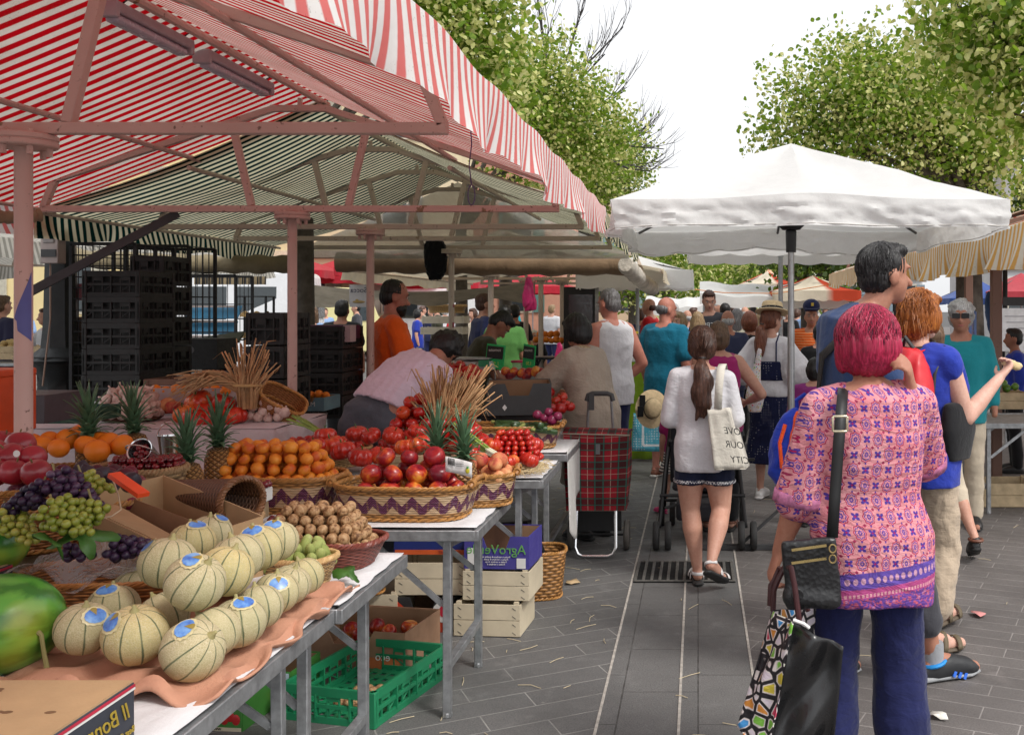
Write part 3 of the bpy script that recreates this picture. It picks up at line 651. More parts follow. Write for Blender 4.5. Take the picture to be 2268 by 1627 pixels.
def tie(rr,h,rad):
    a=rr.uniform(-PI*1.1,.1); e=rr.uniform(-.1,1.4); t=V(0,-.10,-.06); return [h(*(V(math.cos(a)*math.cos(e)*.088*rad*(1-.0*f),-.024+math.sin(a)*math.cos(e)*.101*rad,.036+math.sin(e)*.094*rad).lerp(t,f)+V(0,-.03*math.sin(f*PI)*rad,0))) for f in (0,.2,.45,.7,.95)]
def strap(parent,pts,w,mat,name='strap',nrm=None,t=.004):
    # flat band through local points, its faces turned along nrm
    m=MB(); pts=[Vector(p) for p in pts]; n=len(pts); vs=[]
    for i,p in enumerate(pts):
        d=(pts[min(i+1,n-1)]-pts[max(i-1,0)]).normalized(); N=Vector(nrm[i] if nrm and hasattr(nrm[0],'__len__') else (nrm or (0,-1,0))); sd=d.cross(N).normalized()*w/2; vs+= [p-sd,p+sd]
    m.add(vs,[(2*i,2*i+1,2*i+3,2*i+2) for i in range(n-1)]); return m.build(name,mat,parent,solid=t)
# ---------------------------------------------------------------- cloth patterns
def medallion_cloth():
    t=NT('medallion_cloth'); c=t.co(); X=t.xyz(c); nz=t.noise(c,6,3); 
    u=t.m('ADD',t.m('MULTIPLY',t.m('ADD',X[0],t.m('MULTIPLY',X[1],.55)),1.42),t.m('MULTIPLY',t.m('SUBTRACT',nz,.5),.03)); v=t.m('ADD',t.m('MULTIPLY',X[2],1.38),t.m('MULTIPLY',t.m('SUBTRACT',t.noise(c,5,2),.5),.02))
    A,B=.098,.128
    def cell(ou,ov):
        fu=t.m('SUBTRACT',t.m('FRACT',t.m('ADD',t.m('DIVIDE',u,A),ou)),.5); fv=t.m('SUBTRACT',t.m('FRACT',t.m('ADD',t.m('DIVIDE',v,B),ov)),.5)
        return t.m('MULTIPLY',fu,A),t.m('MULTIPLY',fv,B)
    def rings(fu,fv):
        y=t.m('MULTIPLY',fv,.72); r=t.m('SQRT',t.m('ADD',t.m('MULTIPLY',fu,fu),t.m('MULTIPLY',y,y))); a=t.m('ARCTAN2',y,fu)
        return t.m('SUBTRACT',r,t.m('MULTIPLY',t.m('COSINE',t.m('MULTIPLY',a,8.)),.0017)),a,r
    def band(r,c0,w): return t.mr(t.m('ABSOLUTE',t.m('SUBTRACT',r,c0)),w,w*.6)
    pink=(.64,.22,.25); pl=(.70,.32,.35); red=(.40,.015,.09); blu=(.085,.045,.30)
    col=t.mix(t.mr(t.noise(c,9,3),.35,.65),pink,pl)
    lines=t.m('MULTIPLY',t.stripe(u,A,.022,.01,0.),.6); col=t.mix(lines,col,red)
    for (ou,ov) in ((0,0),(.5,.5)):
        fu,fv=cell(ou,ov); r,a,r0=rings(fu,fv)
        col=t.mix(band(r,.0215,.0020),col,red); col=t.mix(band(r,.0155,.0020),col,blu); col=t.mix(t.mr(r,.0085,.0072),col,blu); col=t.mix(t.mr(r,.003,.002),col,pl)
        col=t.mix(t.m('MULTIPLY',t.mr(t.m('ABSOLUTE',t.m('SUBTRACT',t.m('ABSOLUTE',fv),.036)),.005,.0035),t.mr(t.m('ABSOLUTE',fu),.004,.002)),col,blu)
        # star crosses halfway between medallions
        fu2,fv2=cell(ou+.5,ov); ru=t.m('ABSOLUTE',fu2); rv=t.m('ABSOLUTE',fv2); s=t.m('ADD',t.m('MULTIPLY',t.m('SQRT',t.m('MULTIPLY',ru,rv)),0.),t.m('ABSOLUTE',t.m('SUBTRACT',ru,rv)))
        mx=t.m('MAXIMUM',ru,rv); star=t.m('MULTIPLY',t.mr(mx,.0145,.0135),t.mr(t.m('SUBTRACT',s,t.m('MULTIPLY',mx,.25)),.006,.0045)); col=t.mix(star,col,blu); col=t.mix(t.mr(mx,.004,.003),col,red)
        fu3,fv3=cell(ou+.25,ov+.27); sp=t.m('MAXIMUM',t.m('ABSOLUTE',fu3),t.m('ABSOLUTE',fv3)); col=t.mix(t.mr(t.m('MULTIPLY',t.m('ADD',t.m('ABSOLUTE',fu3),t.m('ABSOLUTE',fv3)),1.),.009,.006),col,(.32,.03,.09))
    # border bands above the hem (height above ground, tilted with the hem)
    zz=t.m('ADD',X[2],t.m('MULTIPLY',X[0],-.14))
    inb=t.mr(zz,.815,.813); nb=t.noise(c,120,3); nb2=t.vor(c,55)
    bc=t.mix(t.mr(nb2,.35,.25),(.14,.06,.30),(.48,.18,.34)); bc=t.mix(t.mr(nb,.5,.6),bc,(.52,.10,.16))
    bc=t.mix(t.m('MULTIPLY',t.mr(zz,.738,.740),t.mr(zz,.767,.765)),bc,(.42,.07,.22)); 
    dots=t.m('MULTIPLY',t.m('MULTIPLY',t.mr(zz,.767,.769),t.mr(zz,.815,.813)),1.); bc=t.mix(dots,bc,(.12,.07,.34))
    fu=t.m('SUBTRACT',t.m('FRACT',t.m('DIVIDE',u,.03)),.5); dr=t.m('SQRT',t.m('ADD',t.m('POWER',t.m('MULTIPLY',fu,.03),2.),t.m('POWER',t.m('SUBTRACT',zz,.790),2.))); bc=t.mix(t.m('MULTIPLY',dots,t.mr(dr,.0105,.009)),bc,(.55,.30,.42))
    bc=t.mix(t.m('MULTIPLY',t.m('MULTIPLY',t.mr(zz,.742,.743),t.mr(zz,.753,.752)),t.stripe(u,.016,.6,.05)),bc,(.62,.30,.35))
    col=t.mix(inb,col,bc)
    b=t.bump(t.noise(c,600,2),.1,.002); b=t.bump(t.noise(t.map(c,(1,1,2.2)),11,4,.6,dist=1.5),.55,.03,b)
    return t.fin(col,.8,b,spec=.2)
def dots_cloth(base,dot,scale,r0,rand=.25,name='dotted_cloth'):
    t=NT(name); c=t.co(); d=t.vor(c,scale,rand=rand); col=t.mix(t.mr(d,r0,r0*.75),base,dot); b=t.bump(t.noise(t.map(c,(1,1,.25)),14,4,dist=1.),.6,.04); return t.fin(col,.8,b,spec=.2)
def hearts_cloth(bg=(.012,.01,.014),scale=26):
    t=NT('colour_patch_cloth'); c=t.co(); w=t.vor(c,scale,'F1','Color'); e=t.vor(c,scale,'DISTANCE_TO_EDGE'); r=t.xyz(w)[0]
    pal=t.ramp(r,[(0,(.70,.62,.70)),(.22,(.62,.50,.05)),(.36,(.60,.05,.12)),(.5,(.05,.27,.60)),(.62,(.20,.50,.06)),(.74,(.62,.25,.04)),(.86,(.72,.66,.72))],'CONSTANT')
    col=t.mix(t.mr(e,.10,.14),bg,t.mix(t.mr(e,.17,.22),(.72,.66,.64),pal)); return t.fin(col,.5,t.bump(t.noise(c,12,4,dist=1.),.5,.03))
def tartan():
    t=NT('tartan'); uv=t.xyz(t.co('UV')); u,v=uv[0],uv[1]; red=(.36,.018,.03); 
    P=.125; col=t.mix(0.,red,red); nz=t.noise(t.co(),400,2)
    for x in (u,v):
        col=t.mix(t.m('MULTIPLY',t.stripe(x,P,.46,.01,.0),.62),col,(.012,.016,.016)); 
    for x in (u,v):
        col=t.mix(t.m('MULTIPLY',t.stripe(x,P,.05,.008,.18),.8),col,(.03,.15,.12)); col=t.mix(t.m('MULTIPLY',t.stripe(x,P,.05,.008,-.18),.8),col,(.03,.15,.12)); col=t.mix(t.m('MULTIPLY',t.stripe(x,P,.02,.006,.5),.8),col,(.55,.5,.40))
    col=t.mix(t.mr(nz,.4,.6,0,.35),col,(.01,.01,.01)); return t.fin(col,.85,t.bump(t.noise(t.co(),5,4,dist=1.),.35,.03),spec=.2)
def hstripe_cloth(a,b,per,duty,axis=2):
    t=NT('striped_cloth'); c=t.co(); x=t.xyz(c)[axis]; return t.fin(t.mix(t.stripe(x,per,duty,.05),a,b),.8,t.bump(t.noise(c,12,4,dist=1.),.4,.03),spec=.2)
NAVY=cloth((.020,.026,.085),.15); NAVYT=cloth((.030,.058,.150),.15); DENIM=cloth((.075,.085,.105),.3,900,.4); BLACKC=cloth((.012,.012,.014),.2); WHITEC=cloth((.72,.71,.74),.05,700,.55,trans=.08); KHAKI=cloth((.48,.38,.28),.08,700,.6)
TEAL=cloth((.008,.15,.24),.1,500,.4); ROYAL=cloth((.022,.045,.36),.12,500,.4); ORANGET=cloth((.85,.12,.012),.1,500,.5); LAV=cloth((.66,.54,.64),.06,700,.55); LINEN=cloth((.40,.33,.265),.1,500,.8); OLIVE=cloth((.045,.045,.025),.2); GREENT=cloth((.10,.27,.07),.1)
GREYT=cloth((.055,.055,.065),.15); MAG=cloth((.35,.02,.14),.1); TEALC=cloth((.015,.24,.28),.1); REDJ=cloth((.55,.012,.02),.1); PALEB=cloth((.25,.38,.62),.1); BEIGEC=cloth((.55,.47,.36),.1); PURP=cloth((.26,.03,.20),.1)
HR_PINK=hairm((.40,.014,.06),hi=(.74,.05,.15)); HR_DK=hairm((.014,.012,.012),hi=(.11,.105,.11)); HR_GINGER=hairm((.36,.10,.014),hi=(.70,.27,.05)); HR_BROWN=hairm((.075,.030,.018),hi=(.22,.10,.06)); HR_AUB=hairm((.16,.05,.025),hi=(.34,.13,.07)); HR_GREY=hairm((.46,.45,.44),hi=(.78,.77,.76)); HR_BLACK=hairm((.008,.007,.007),hi=(.05,.045,.045)); HR_BLOND=hairm((.34,.22,.11),hi=(.6,.45,.28)); HR_MID=hairm((.14,.08,.045)); HR_SALT=hairm((.16,.15,.15),hi=(.42,.41,.42)); HR_RED=hairm((.2,.06,.03))
SPORT=PM((.02,.021,.024),.6); CORK=PM((.45,.28,.15),.8,.3,90); LEATH=PM((.16,.055,.03),.5); TRIM=PM((.55,.42,.18),.3,metal=.8)

# ---------------------------------------------------------------- the shopper with magenta hair
P,j,h,k=person('shopper with magenta hair in pink medallion blouse and navy trousers, seen from behind',1928,700,1.625,0,SK2,1.04,fem=True,voxel=.0075,
  top=dict(name='blouse',mat=medallion_cloth(),hem=.735,flare=.025,sleeve=.98,loose=.028,off=.017,fold=.008,fs=12,neck=.45,voxel=.011),
  bottom=dict(mat=cloth((.014,.018,.078),.2,900,.6),loose=.035,len=1.98,fold=.008),shoes=dict(type='shoe',mat=BLK),
  hair=dict(style='bob',mat=HR_PINK,vol=1.20,nape=-.012,amp=.003,k=20,voxel=.007),
  J=dict(shL=(-.175,-.01,1.385),shR=(.165,.01,1.395),elL=(-.245,-.0,1.08),wrL=(-.31,.03,.885),elR=(.205,.15,1.19),wrR=(.135,-.01,1.455),neck=(-.01,.02,1.47),head=(-.01,.04,1.59),pel=(.0,-.015,.95),hipL=(-.10,0,.93),hipR=(.085,0,.93),knL=(-.13,.02,.5),knR=(.10,.02,.5),anL=(-.145,0,.08),anR=(.115,0,.08)),hands=(.75,.6),palms=((1,0,0),(-.9,.2,0)),turn=8,nod=12,seed=2)
# loose locks over the bob
m=MB(); rr=random.Random(5)
for i in range(120):
    a=rr.uniform(-PI,PI*.99); r0=.02; pts=[]
    sw=rr.uniform(-.5,.5)
    for q in range(7):
        f=q/6; e=PI/2-f*(1.55+rr.uniform(0,.3)); A=a+sw*f; rad=1.205+.02*math.sin(f*6)
        pts.append(h(math.cos(A)*math.cos(e)*.092*rad,-.022+math.sin(A)*math.cos(e)*.103*rad,.030+math.sin(e)*.098*rad-.012*f))
    if math.sin(a)>.55: continue
    m.tube(pts,[.0016,.0028,.003,.003,.0028,.002,.0006],5,cap=False)
m.build('hair_lock',HR_PINK,P); strands(P,h,HR_PINK,380,1.24,8,fall,.0021); strands(P,h,hairm((.10,.008,.03),hi=(.3,.02,.07)),150,1.235,9,fall,.0021); strands(P,h,hairm((.5,.03,.09),hi=(.8,.10,.2)),90,1.25,19,fall,.0016)
# buttoned sleeve tab and cuff
for S in 'LR':
    el=j['el'+S]; sh=j['sh'+S]; d=(el-sh).normalized(); c=sh.lerp(el,1.0); a=d.cross(V(0,1,0)).normalized(); bb=d.cross(a)
    m=MB(); m.sheet(lambda u,v:c+(a*math.cos(u)+bb*math.sin(u))*(.079+.004*math.sin(3*u))+d*(v*.036-.018),24,2,(0,2*PI)); m.build('cuff',PM((.42,.14,.26),.85,.55,45,.3,60),P,solid=.006)
P1=P
def wpt(P,p):
    a=P.rotation_euler.z; q=rotz(p,a); return V(*P.location)+q
# shoulder bag: strap belongs to the bag
B=thing('shoulder_bag','black leather shoulder bag with two brass zips on a long strap','bag',(0,0,0)); o=P.location
def lp(px,py,s): return at(px,py,s)
c=lp(1797,1268,748)
b=Blob(); 
rot=Euler((0,R(-6),0)); b.box(c,(.165,.035,.205),rot); b.cap(c+V(-.06,0,-.07),c+V(.06,0,-.08),.03); 
lt=NT('black_leather'); cc=lt.co(); vv=lt.vor(lt.map(cc,(1,1,1),(0,R(45),0)),70); LEATHER=lt.fin(lt.ramp(lt.noise(cc,20,3),[(.3,(.008,.008,.009)),(.7,(.02,.02,.022))]),.34,lt.bump(vv,.5,.004),spec=.5)
b.build('bag_body',LEATHER,B,.011,4)
for z in (.072,.034):
    m=MB(); m.bar(c+V(-.062,-.036,z+.004),c+V(.04,-.036,z+.018),.006,.007); m.build('zip',TRIM,B)
m=MB(); m.lathe([(.018,0),(.019,.002),(.017,.004)],18,c+V(-.045,-.034,-.055),M=Matrix.Rotation(R(90),3,'X')); m.build('emblem',LEATHER,B)
pts=[lp(1843,1190,748),lp(1849,1100,742),lp(1856,1000,744),lp(1862,925,742),lp(1866,878,726),lp(1868,852,700),lp(1862,858,660),lp(1830,960,600)]
strap(B,pts,.034,BLK,'strap',[(0,-1,0)]*5+[(0,0,1),(0,1,0),(0,1,0)],.004)
m=MB(); q=lp(1860,938,754)
for a_,b_ in (((-.021,-.022),(.021,-.022)),((.021,-.022),(.021,.022)),((.021,.022),(-.021,.022)),((-.021,.022),(-.021,-.022))): m.bar(q+V(a_[0],-.004,a_[1]),q+V(b_[0],-.004,b_[1]),.007,.007)
m.build('buckle',PM((.7,.62,.45),.25,metal=.9),B,bevel=.002)
for z in (0,-.03): m=MB(); qq=lp(1840,1205,758)+V(.004,-.01,z-.01); m.tube([qq+V(.010*math.cos(a),0,.012*math.sin(a)) for a in [i*PI/6 for i in range(12)]],.0022,6,closed=True); m.build('ring',TRIM,B)
# tote held in her hand: colour-patch side panel and black front
T=thing('tote_bag','big black tote bag with colourful heart patterned side held in her hand','bag',(0,0,0))
hm=hearts_cloth()
s0=768
def Q(px,py,s=s0): return at(px,py,s)
m=MB(); 
front=[Q(1762,1370),Q(1866,1432),Q(1850,1545),Q(1838,1672),Q(1700,1690),Q(1728,1545)]
PU_=1
def quad_sheet(name,a,b,c_,d_,mat,parent,amp=.008,nu=16,nv=18,sd=0,solid=.004):
    a,b,c_,d_=[Vector(q) for q in(a,b,c_,d_)]; n=(b-a).cross(d_-a).normalized()
    def f(u,v):
        p=a.lerp(b,u).lerp(d_.lerp(c_,u),v); return p+n*amp*(math.sin(u*9+sd+v*3)*math.sin(v*5+sd)+.6*math.sin(u*4.4+v*9+sd*2))*(1 if 0<u<1 else .4)
    q=MB(); q.sheet(f,nu,nv,uvf=lambda u,v:(u*(b-a).length,v*(d_-a).length)); return q.build(name,mat,parent,solid=solid)
PU=PM((.012,.012,.013),.26,.2,8,.25,7,spec=.6,name='black_pu')
a0,b0,c0,d0=Q(1758,1378),Q(1868,1430),Q(1842,1690),Q(1696,1690)
quad_sheet('front_panel',a0,b0,c0,d0,PU,T,.019,sd=1,nu=30,nv=20)
e0,f0=Q(1712,1352,735),Q(1634,1608,750)
quad_sheet('side_panel',e0,a0,d0,f0,hm,T,.010,sd=2)
quad_sheet('bottom_panel',f0,d0,c0,Q(1760,1700,735),hm,T,.003,sd=3,nu=6,nv=6)
g1=Q(1815,1340,706); quad_sheet('back_panel',e0,g1,Q(1800,1690,700),f0,hm,T,.004,sd=4)
BROWNL=PM((.06,.018,.02),.35,.2,20,name='brown_leather')
for (x0,y0,x1,y1,xt_,yt_,sa,sb) in ((1712,1352,1770,1372,1742,1255,730,766),(1705,1340,1790,1352,1730,1258,712,722)):
    m=MB(); pts=[Q(x0,y0,sa),Q(x0+2,y0-45,sa),Q((x0+xt_)/2-2,yt_+25,sa),Q(xt_-4,yt_,sa),Q(xt_+10,yt_+2,sb),Q((x1+xt_)/2+4,yt_+40,sb),Q(x1,y1,sb)]
    m.tube(pts,.0085,8); m.build('handle',BROWNL,T)
m=MB(); q=Q(1757,1372,774); m.tube([q,q+V(.03,-.01,-.008),q+V(.045,-.01,-.02)],.005,6); m.build('ribbon',WHITE,T)

# ---------------------------------------------------------------- the tall man
P,j,h,k=person('tall dark haired man in plain navy T-shirt carrying a black shoulder strap',1935,520,1.90,-66,SK2,1.0,voxel=.009,
  top=dict(mat=NAVYT,hem=.80,sleeve=.6,loose=.02,fold=.008),bottom=dict(mat=GREYT,len=1.62),shoes=dict(type='shoe',mat=SPORT,sole=PM((.30,.31,.32),.7)),
  hair=dict(style='short',mat=HR_DK,amp=.003,k=30,voxel=.008),hands=(.6,.6),turn=-2,nod=2,loc=(.685,4.26),
  J=dict(anR=(.10,.29,.085),toR=(.11,.48,.03),knR=(.1,.19,.5),anL=(-.09,-.14,.10),toL=(-.1,.05,.03),elL=(-.25,.05,1.12),wrL=(-.22,.2,.95),head=(.03,.112,1.61),neck=(.02,.06,1.475)),seed=4)
strap(P,[j['shR']+V(-.07,.08,.02),j['shR']+V(-.08,.0,.082),j['shR']+V(-.09,-.09,.0),j['chest']+V(-.02,-.16,0),j['waist']+V(-.13,-.13,-.04),j['waist']+V(-.20,-.02,-.12)],.045,BLK,'strap',[(0,.3,1),(0,0,1),(0,-1,.4),(0,-1,0),(-.4,-1,0),(-1,0,0)])
strands(P,h,HR_DK,220,1.02,6,fall,.0015)
for q in range(3):    # three blue bars on the shoe
    e=j['toR']; an=j['anR']; d=(e-an).normalized(); n=d.cross(V(0,0,1)).normalized(); p=an.lerp(e,.38+.13*q)+n*.050+V(0,0,-.030); m=MB(); m.bar(p+V(0,0,-.02)-d*.010,p+V(0,0,.026)+d*.014-n*.008,.014,.006,n); m.build('stripe',PM((.03,.14,.62),.5),P)
m=MB(); e=j['anR']; m.tube([e+V(.047*math.cos(a),.05*math.sin(a),-.012+.012*math.sin(a)) for a in [i*PI/8 for i in range(16)]],.009,6,closed=True); m.build('shoe_lining',PM((.01,.25,.65),.6),P)
m=MB(); m.lathe([(.044,-.02),(.043,.06),(.041,.075)],14,e); m.build('sock',cloth((.30,.31,.33),.1,400),P)
# child's backpack at his side
B=thing('backpack','child size blue and orange backpack with a grab loop beside the tall man','backpack',(0,0,0)); s=500; c=at(1766,985,s)
BLU=cloth((.02,.05,.42),.1,300,.6); ORN=cloth((.75,.09,.02),.1,300,.6)
b=Blob(); b.loft([(c+V(0,0,-.17),(1,0,0),.10,.06),(c+V(-.005,0,-.12),(1,0,0),.13,.08),(c+V(0,0,.0),(1,0,0),.125,.085),(c+V(.02,0,.12),(1,0,0),.09,.07),(c+V(.03,0,.155),(1,0,0),.05,.05)]); b.build('bag_body',BLU,B,.012,4,folds(.012,20,seed=3))
b=Blob(); b.loft([(c+V(.0,-.07,-.10),(1,0,0),.05,.03),(c+V(0,-.085,0),(1,0,0),.055,.03),(c+V(.02,-.07,.11),(1,0,0),.05,.035),(c+V(.03,-.05,.15),(1,0,0),.04,.04)]); b.build('front_pocket',ORN,B,.011,3,folds(.01,25,seed=8))
m=MB(); m.tube([c+V(-.06,-.075,.10),c+V(-.085,-.085,.02),c+V(-.075,-.08,-.09)],.009,8); m.build('piping',ORN,B)
m=MB(); m.tube([c+V(.0,0,.15),c+V(-.005,-.01,.20),c+V(.03,-.02,.225),c+V(.06,-.01,.20),c+V(.06,0,.15)],.010,8); m.build('grab_loop',BLU,B)

# ---------------------------------------------------------------- redhead with red backpack
P,j,h,k=person('ginger haired woman in royal blue top and rolled beige trousers wearing a red backpack',2098,468,1.70,-45,SK3,1.06,fem=True,voxel=.0085,
  top=dict(name='top',mat=ROYAL,hem=.80,sleeve=.12,loose=.012,fold=.008,off=.018),bottom=dict(mat=KHAKI,len=1.62,cuff=True,loose=.025,fold=.008,fs=15),shoes=dict(type='sandal',mat=PM((.13,.10,.06),.7),sole=PM((.10,.075,.05),.7)),
  hair=dict(style='bob',mat=HR_GINGER,vol=1.06,amp=.004,k=20,voxel=.009),hands=(.5,.9),palms=(None,(-.3,.2,1)),turn=-12,nod=4,
  J=dict(elR=(.215,.07,1.13),wrR=(.25,.33,1.31),elL=(-.22,.1,1.12),wrL=(-.1,.3,1.1),knL=(-.09,.14,.52),anL=(-.08,.30,.10),toL=(-.08,.48,.06),knR=(.10,.06,.5),anR=(.10,-.06,.085),toR=(.15,.13,.03)),seed=6,loc=(1.045,4.70))
m=MB(); rr=random.Random(9)
for i in range(26):
    a=rr.uniform(-2.9,-.2); q0=h(math.cos(a)*.085,-.03+math.sin(a)*.09,.02+rr.uniform(-.04,.07)); m.tube([q0,q0+V(math.cos(a)*.03,math.sin(a)*.03,-.05),q0+V(math.cos(a)*.03+rr.uniform(-.03,.03),math.sin(a)*.035,-.11)],[.003,.0025,.0005],5,cap=False)
for i in range(9): m.tube([h(-.04,-.10,.05),h(-.075-rr.uniform(0,.03),-.135,.07+rr.uniform(-.02,.02)),h(-.12-rr.uniform(0,.05),-.14,.055+rr.uniform(-.03,.03))],[.012,.008,.001],5)
m.build('hair_lock',HR_GINGER,P); strands(P,h,HR_GINGER,260,1.11,7,fall,.0019)
m=MB(); m.box(h(-.045,-.11,.015),(.05,.02,.075)); m.build('hair_clip',BLK,P,bevel=.008)
m=MB(); m.tube([j['neck']+V(.075*math.cos(a),.07*math.sin(a)-.005,.0+.02*math.sin(a)) for a in [i*PI/8 for i in range(16)]],.011,6,closed=True); m.build('camera_strap',BLK,P)
B=thing('backpack','plain red backpack worn on the ginger haired woman back','backpack',P.location,P.rotation_euler.z)
c=j['chest']+V(.05,-.185,-.03); RB=PM((.62,.012,.022),.45,.12,10,.35,14,name='red_nylon')
b=Blob(); b.loft([(c+V(0,0,-.22),(1,0,0),.12,.07),(c+V(0,-.01,-.16),(1,0,0),.15,.09),(c+V(0,-.01,0),(1,0,0),.145,.09),(c+V(0,.01,.13),(1,0,0),.11,.075),(c+V(0,.02,.20),(1,0,0),.06,.045)]); b.build('bag_body',RB,B,.012,4,folds(.014,22,(1,1,.4),4))
m=MB(); m.tube([c+V(-.03,.02,.2),c+V(0,.0,.25),c+V(.03,.02,.2)],.010,8); m.build('grab_loop',BLK,B)
m=MB(); m.tube([c+V(-.02,-.115,.05),c+V(.02,-.115,0),c+V(-.02,-.115,-.03),c+V(.02,-.112,-.06)],.003,5); m.build('elastic_cord',BLK,B)
for sx,mt,w_ in ((1,RB,.06),): strap(B,[j['shR']+V(-.10,.06,.05),j['shR']+V(-.085,-.0,.075),j['shR']+V(-.11,-.09,.03),c+V(.05,.03,.15)],w_,mt,'shoulder_strap',[(0,.3,1),(0,0,1),(0,-1,.5),(0,-1,0)])
C2=thing('shoulder_bag','black bag slung at the hip of the ginger haired woman','bag',P.location,P.rotation_euler.z)
strap(C2,[j['shR']+V(-.02,.07,.0),j['shR']+V(-.015,-.01,.068),j['shR']+V(-.015,-.085,-.06),j['chest']+V(.14,-.12,-.10),j['waist']+V(.17,-.10,-.05),j['pel']+V(.20,-.0,.04)],.03,BLK,'strap',[(0,.3,1),(0,0,1),(0,-1,0),(.5,-1,0),(1,-.6,0),(1,0,0)])
b=Blob(); cc=j['pel']+V(.19,.03,.12); b.loft([(cc+V(0,0,-.14),(0,1,0),.09,.03),(cc,(0,1,0),.13,.05),(cc+V(0,0,.13),(0,1,0),.11,.03)]); b.build('bag_body',BLACKC,C2,.014,3)
# bread in her hand
q=wpt(P,j['wrR']+V(.0,.10,.065)); b=Blob(); b.ell(q,(.042,.035,.022)); b.ell(q+V(.03,.0,-.012),(.035,.03,.022)); tag(b.build('bread_piece',PM((.72,.55,.30),.8,.2,30,.4,60),None,.008,1,folds(.008,70)),'torn piece of pale bread held in a raised hand','bread')

# ---------------------------------------------------------------- ponytail woman with tote
P,j,h,k=person('woman with long brown ponytail in white shirt, navy shorts and white sandals',1555,378,1.50,0,SK1,1.04,fem=True,legs=1.22,voxel=.0095,
  top=dict(mat=WHITEC,hem=.77,flare=.012,sleeve=.95,loose=.012,off=.007,fold=.0045,fs=12),bottom=dict(type='shorts',mat=cloth((.012,.017,.045),.2),len=.44,loose=.025),shoes=dict(type='sandal',mat=WHITE,sole=PM((.03,.03,.03),.7)),
  hair=dict(style='tail',mat=HR_BROWN,vol=1.16,len=.38,w=.066,z=-.075,amp=.0035,k=20,voxel=.009),hands=(.8,.8),
  J=dict(shL=(-.17,-.01,1.41),shR=(.17,-.01,1.39),elL=(-.225,.03,1.10),wrL=(-.15,.22,1.12),elR=(.235,.03,1.10),wrR=(.2,.25,1.12),knL=(-.08,.03,.50),anL=(-.03,-.02,.085),toL=(-.05,.17,.03),knR=(.13,.01,.50),anR=(.06,-.28,.21),toR=(.14,-.16,.075),hipL=(-.085,0,.93),hipR=(.10,0,.92)),seed=8)
sh=NT('check_trim'); cx=sh.co(); ck=sh.n('TexChecker'); sh.lk(sh.map(cx,(90,90,90),(R(30),0,R(30))),ck.inputs[0]); ck.inputs[1].default_value=(.7,.7,.7,1); ck.inputs[2].default_value=(.02,.025,.06,1); ck.inputs[3].default_value=1.; CHK=sh.fin(ck.outputs[0],.8)
for S in 'LR':
    hp,kn=j['hip'+S],j['kn'+S]; c=hp.lerp(kn,.53); m=MB(); m.lathe([(.121*k,-.008),(.1225*k,0),(.121*k,.008)],24,c,sx=.95,sy=1.0); m.build('trim',CHK,P)
strands(P,h,HR_BROWN,220,1.17,5,tie,.0016)
T=thing('tote_bag','natural canvas tote with black city lettering hung on the ponytail woman shoulder','bag',(0,0,0)); s=392
CANV=cloth((.66,.62,.54),.06,500,.5)
a_=at(1567,908,s);b_=at(1612,902,s);c_=at(1652,1038,s-6);d_=at(1583,1040,s)
quad_sheet('front_panel',a_,b_,c_,d_,CANV,T,.006,sd=3,nu=10,nv=12); 
e_=at(1624,905,s-34);f_=at(1660,1030,s-34); quad_sheet('side_panel',b_,e_,f_,c_,CANV,T,.004,sd=5,nu=6,nv=10); quad_sheet('back_panel',a_+V(.0,.06,0),e_,f_,d_+V(0,.06,0),CANV,T,.003,sd=6,nu=6,nv=8)
quad_sheet('bottom_panel',d_,c_,f_,d_+V(0,.06,0),CANV,T,.0,nu=3,nv=3)
strap(T,[at(1590,905,s),at(1592,860,s),at(1597,815,s),at(1601,806,s-12),at(1604,820,s-30),at(1612,905,s-36)],.045,CANV,'handle',[(0,-1,0),(0,-1,0),(0,-1,.5),(0,0,1),(0,1,0),(0,1,0)])
nrm=(b_-a_).cross(d_-a_).normalized(); 
for i,(tx,py) in enumerate((('LOVE',955),('YOUR',985),('CITY',1018))):
    q=at(1627+i*6,py,s+3); lettering(tx,.055,BLK,T,frame(q-V(0,.014,0),(c_-d_)+V(0,0,-.02),(a_-d_)),True,shear=.1)
# ---------------------------------------------------------------- bending stall keeper in lavender shirt
P,j,h,k=person('stall keeper in lavender T-shirt and grey jeans bending over the tomatoes',845,400,1.74,0,SK2,1.0,voxel=.012,loc=(-1.90,5.78),
  top=dict(mat=LAV,crop=True,sleeve=.62,loose=.02,fold=.008,fs=20,fax=(1.5,.4,1.2)),bottom=dict(mat=DENIM,len=1.97,loose=.02),shoes=dict(type='shoe',mat=BLK),hair=dict(style='curly',mat=HR_BLACK,vol=1.05,voxel=.012),
  J=dict(waist=(.05,.06,1.09),chest=(.16,.18,1.20),shc=(.25,.28,1.27),neck=(.28,.33,1.29),head=(.315,.43,1.345),shL=(.10,.34,1.29),shR=(.37,.18,1.22),elL=(.16,.52,1.08),wrL=(.22,.62,.86),elR=(.37,.24,.94),wrR=(.42,.36,.80)),nod=10,seed=10)
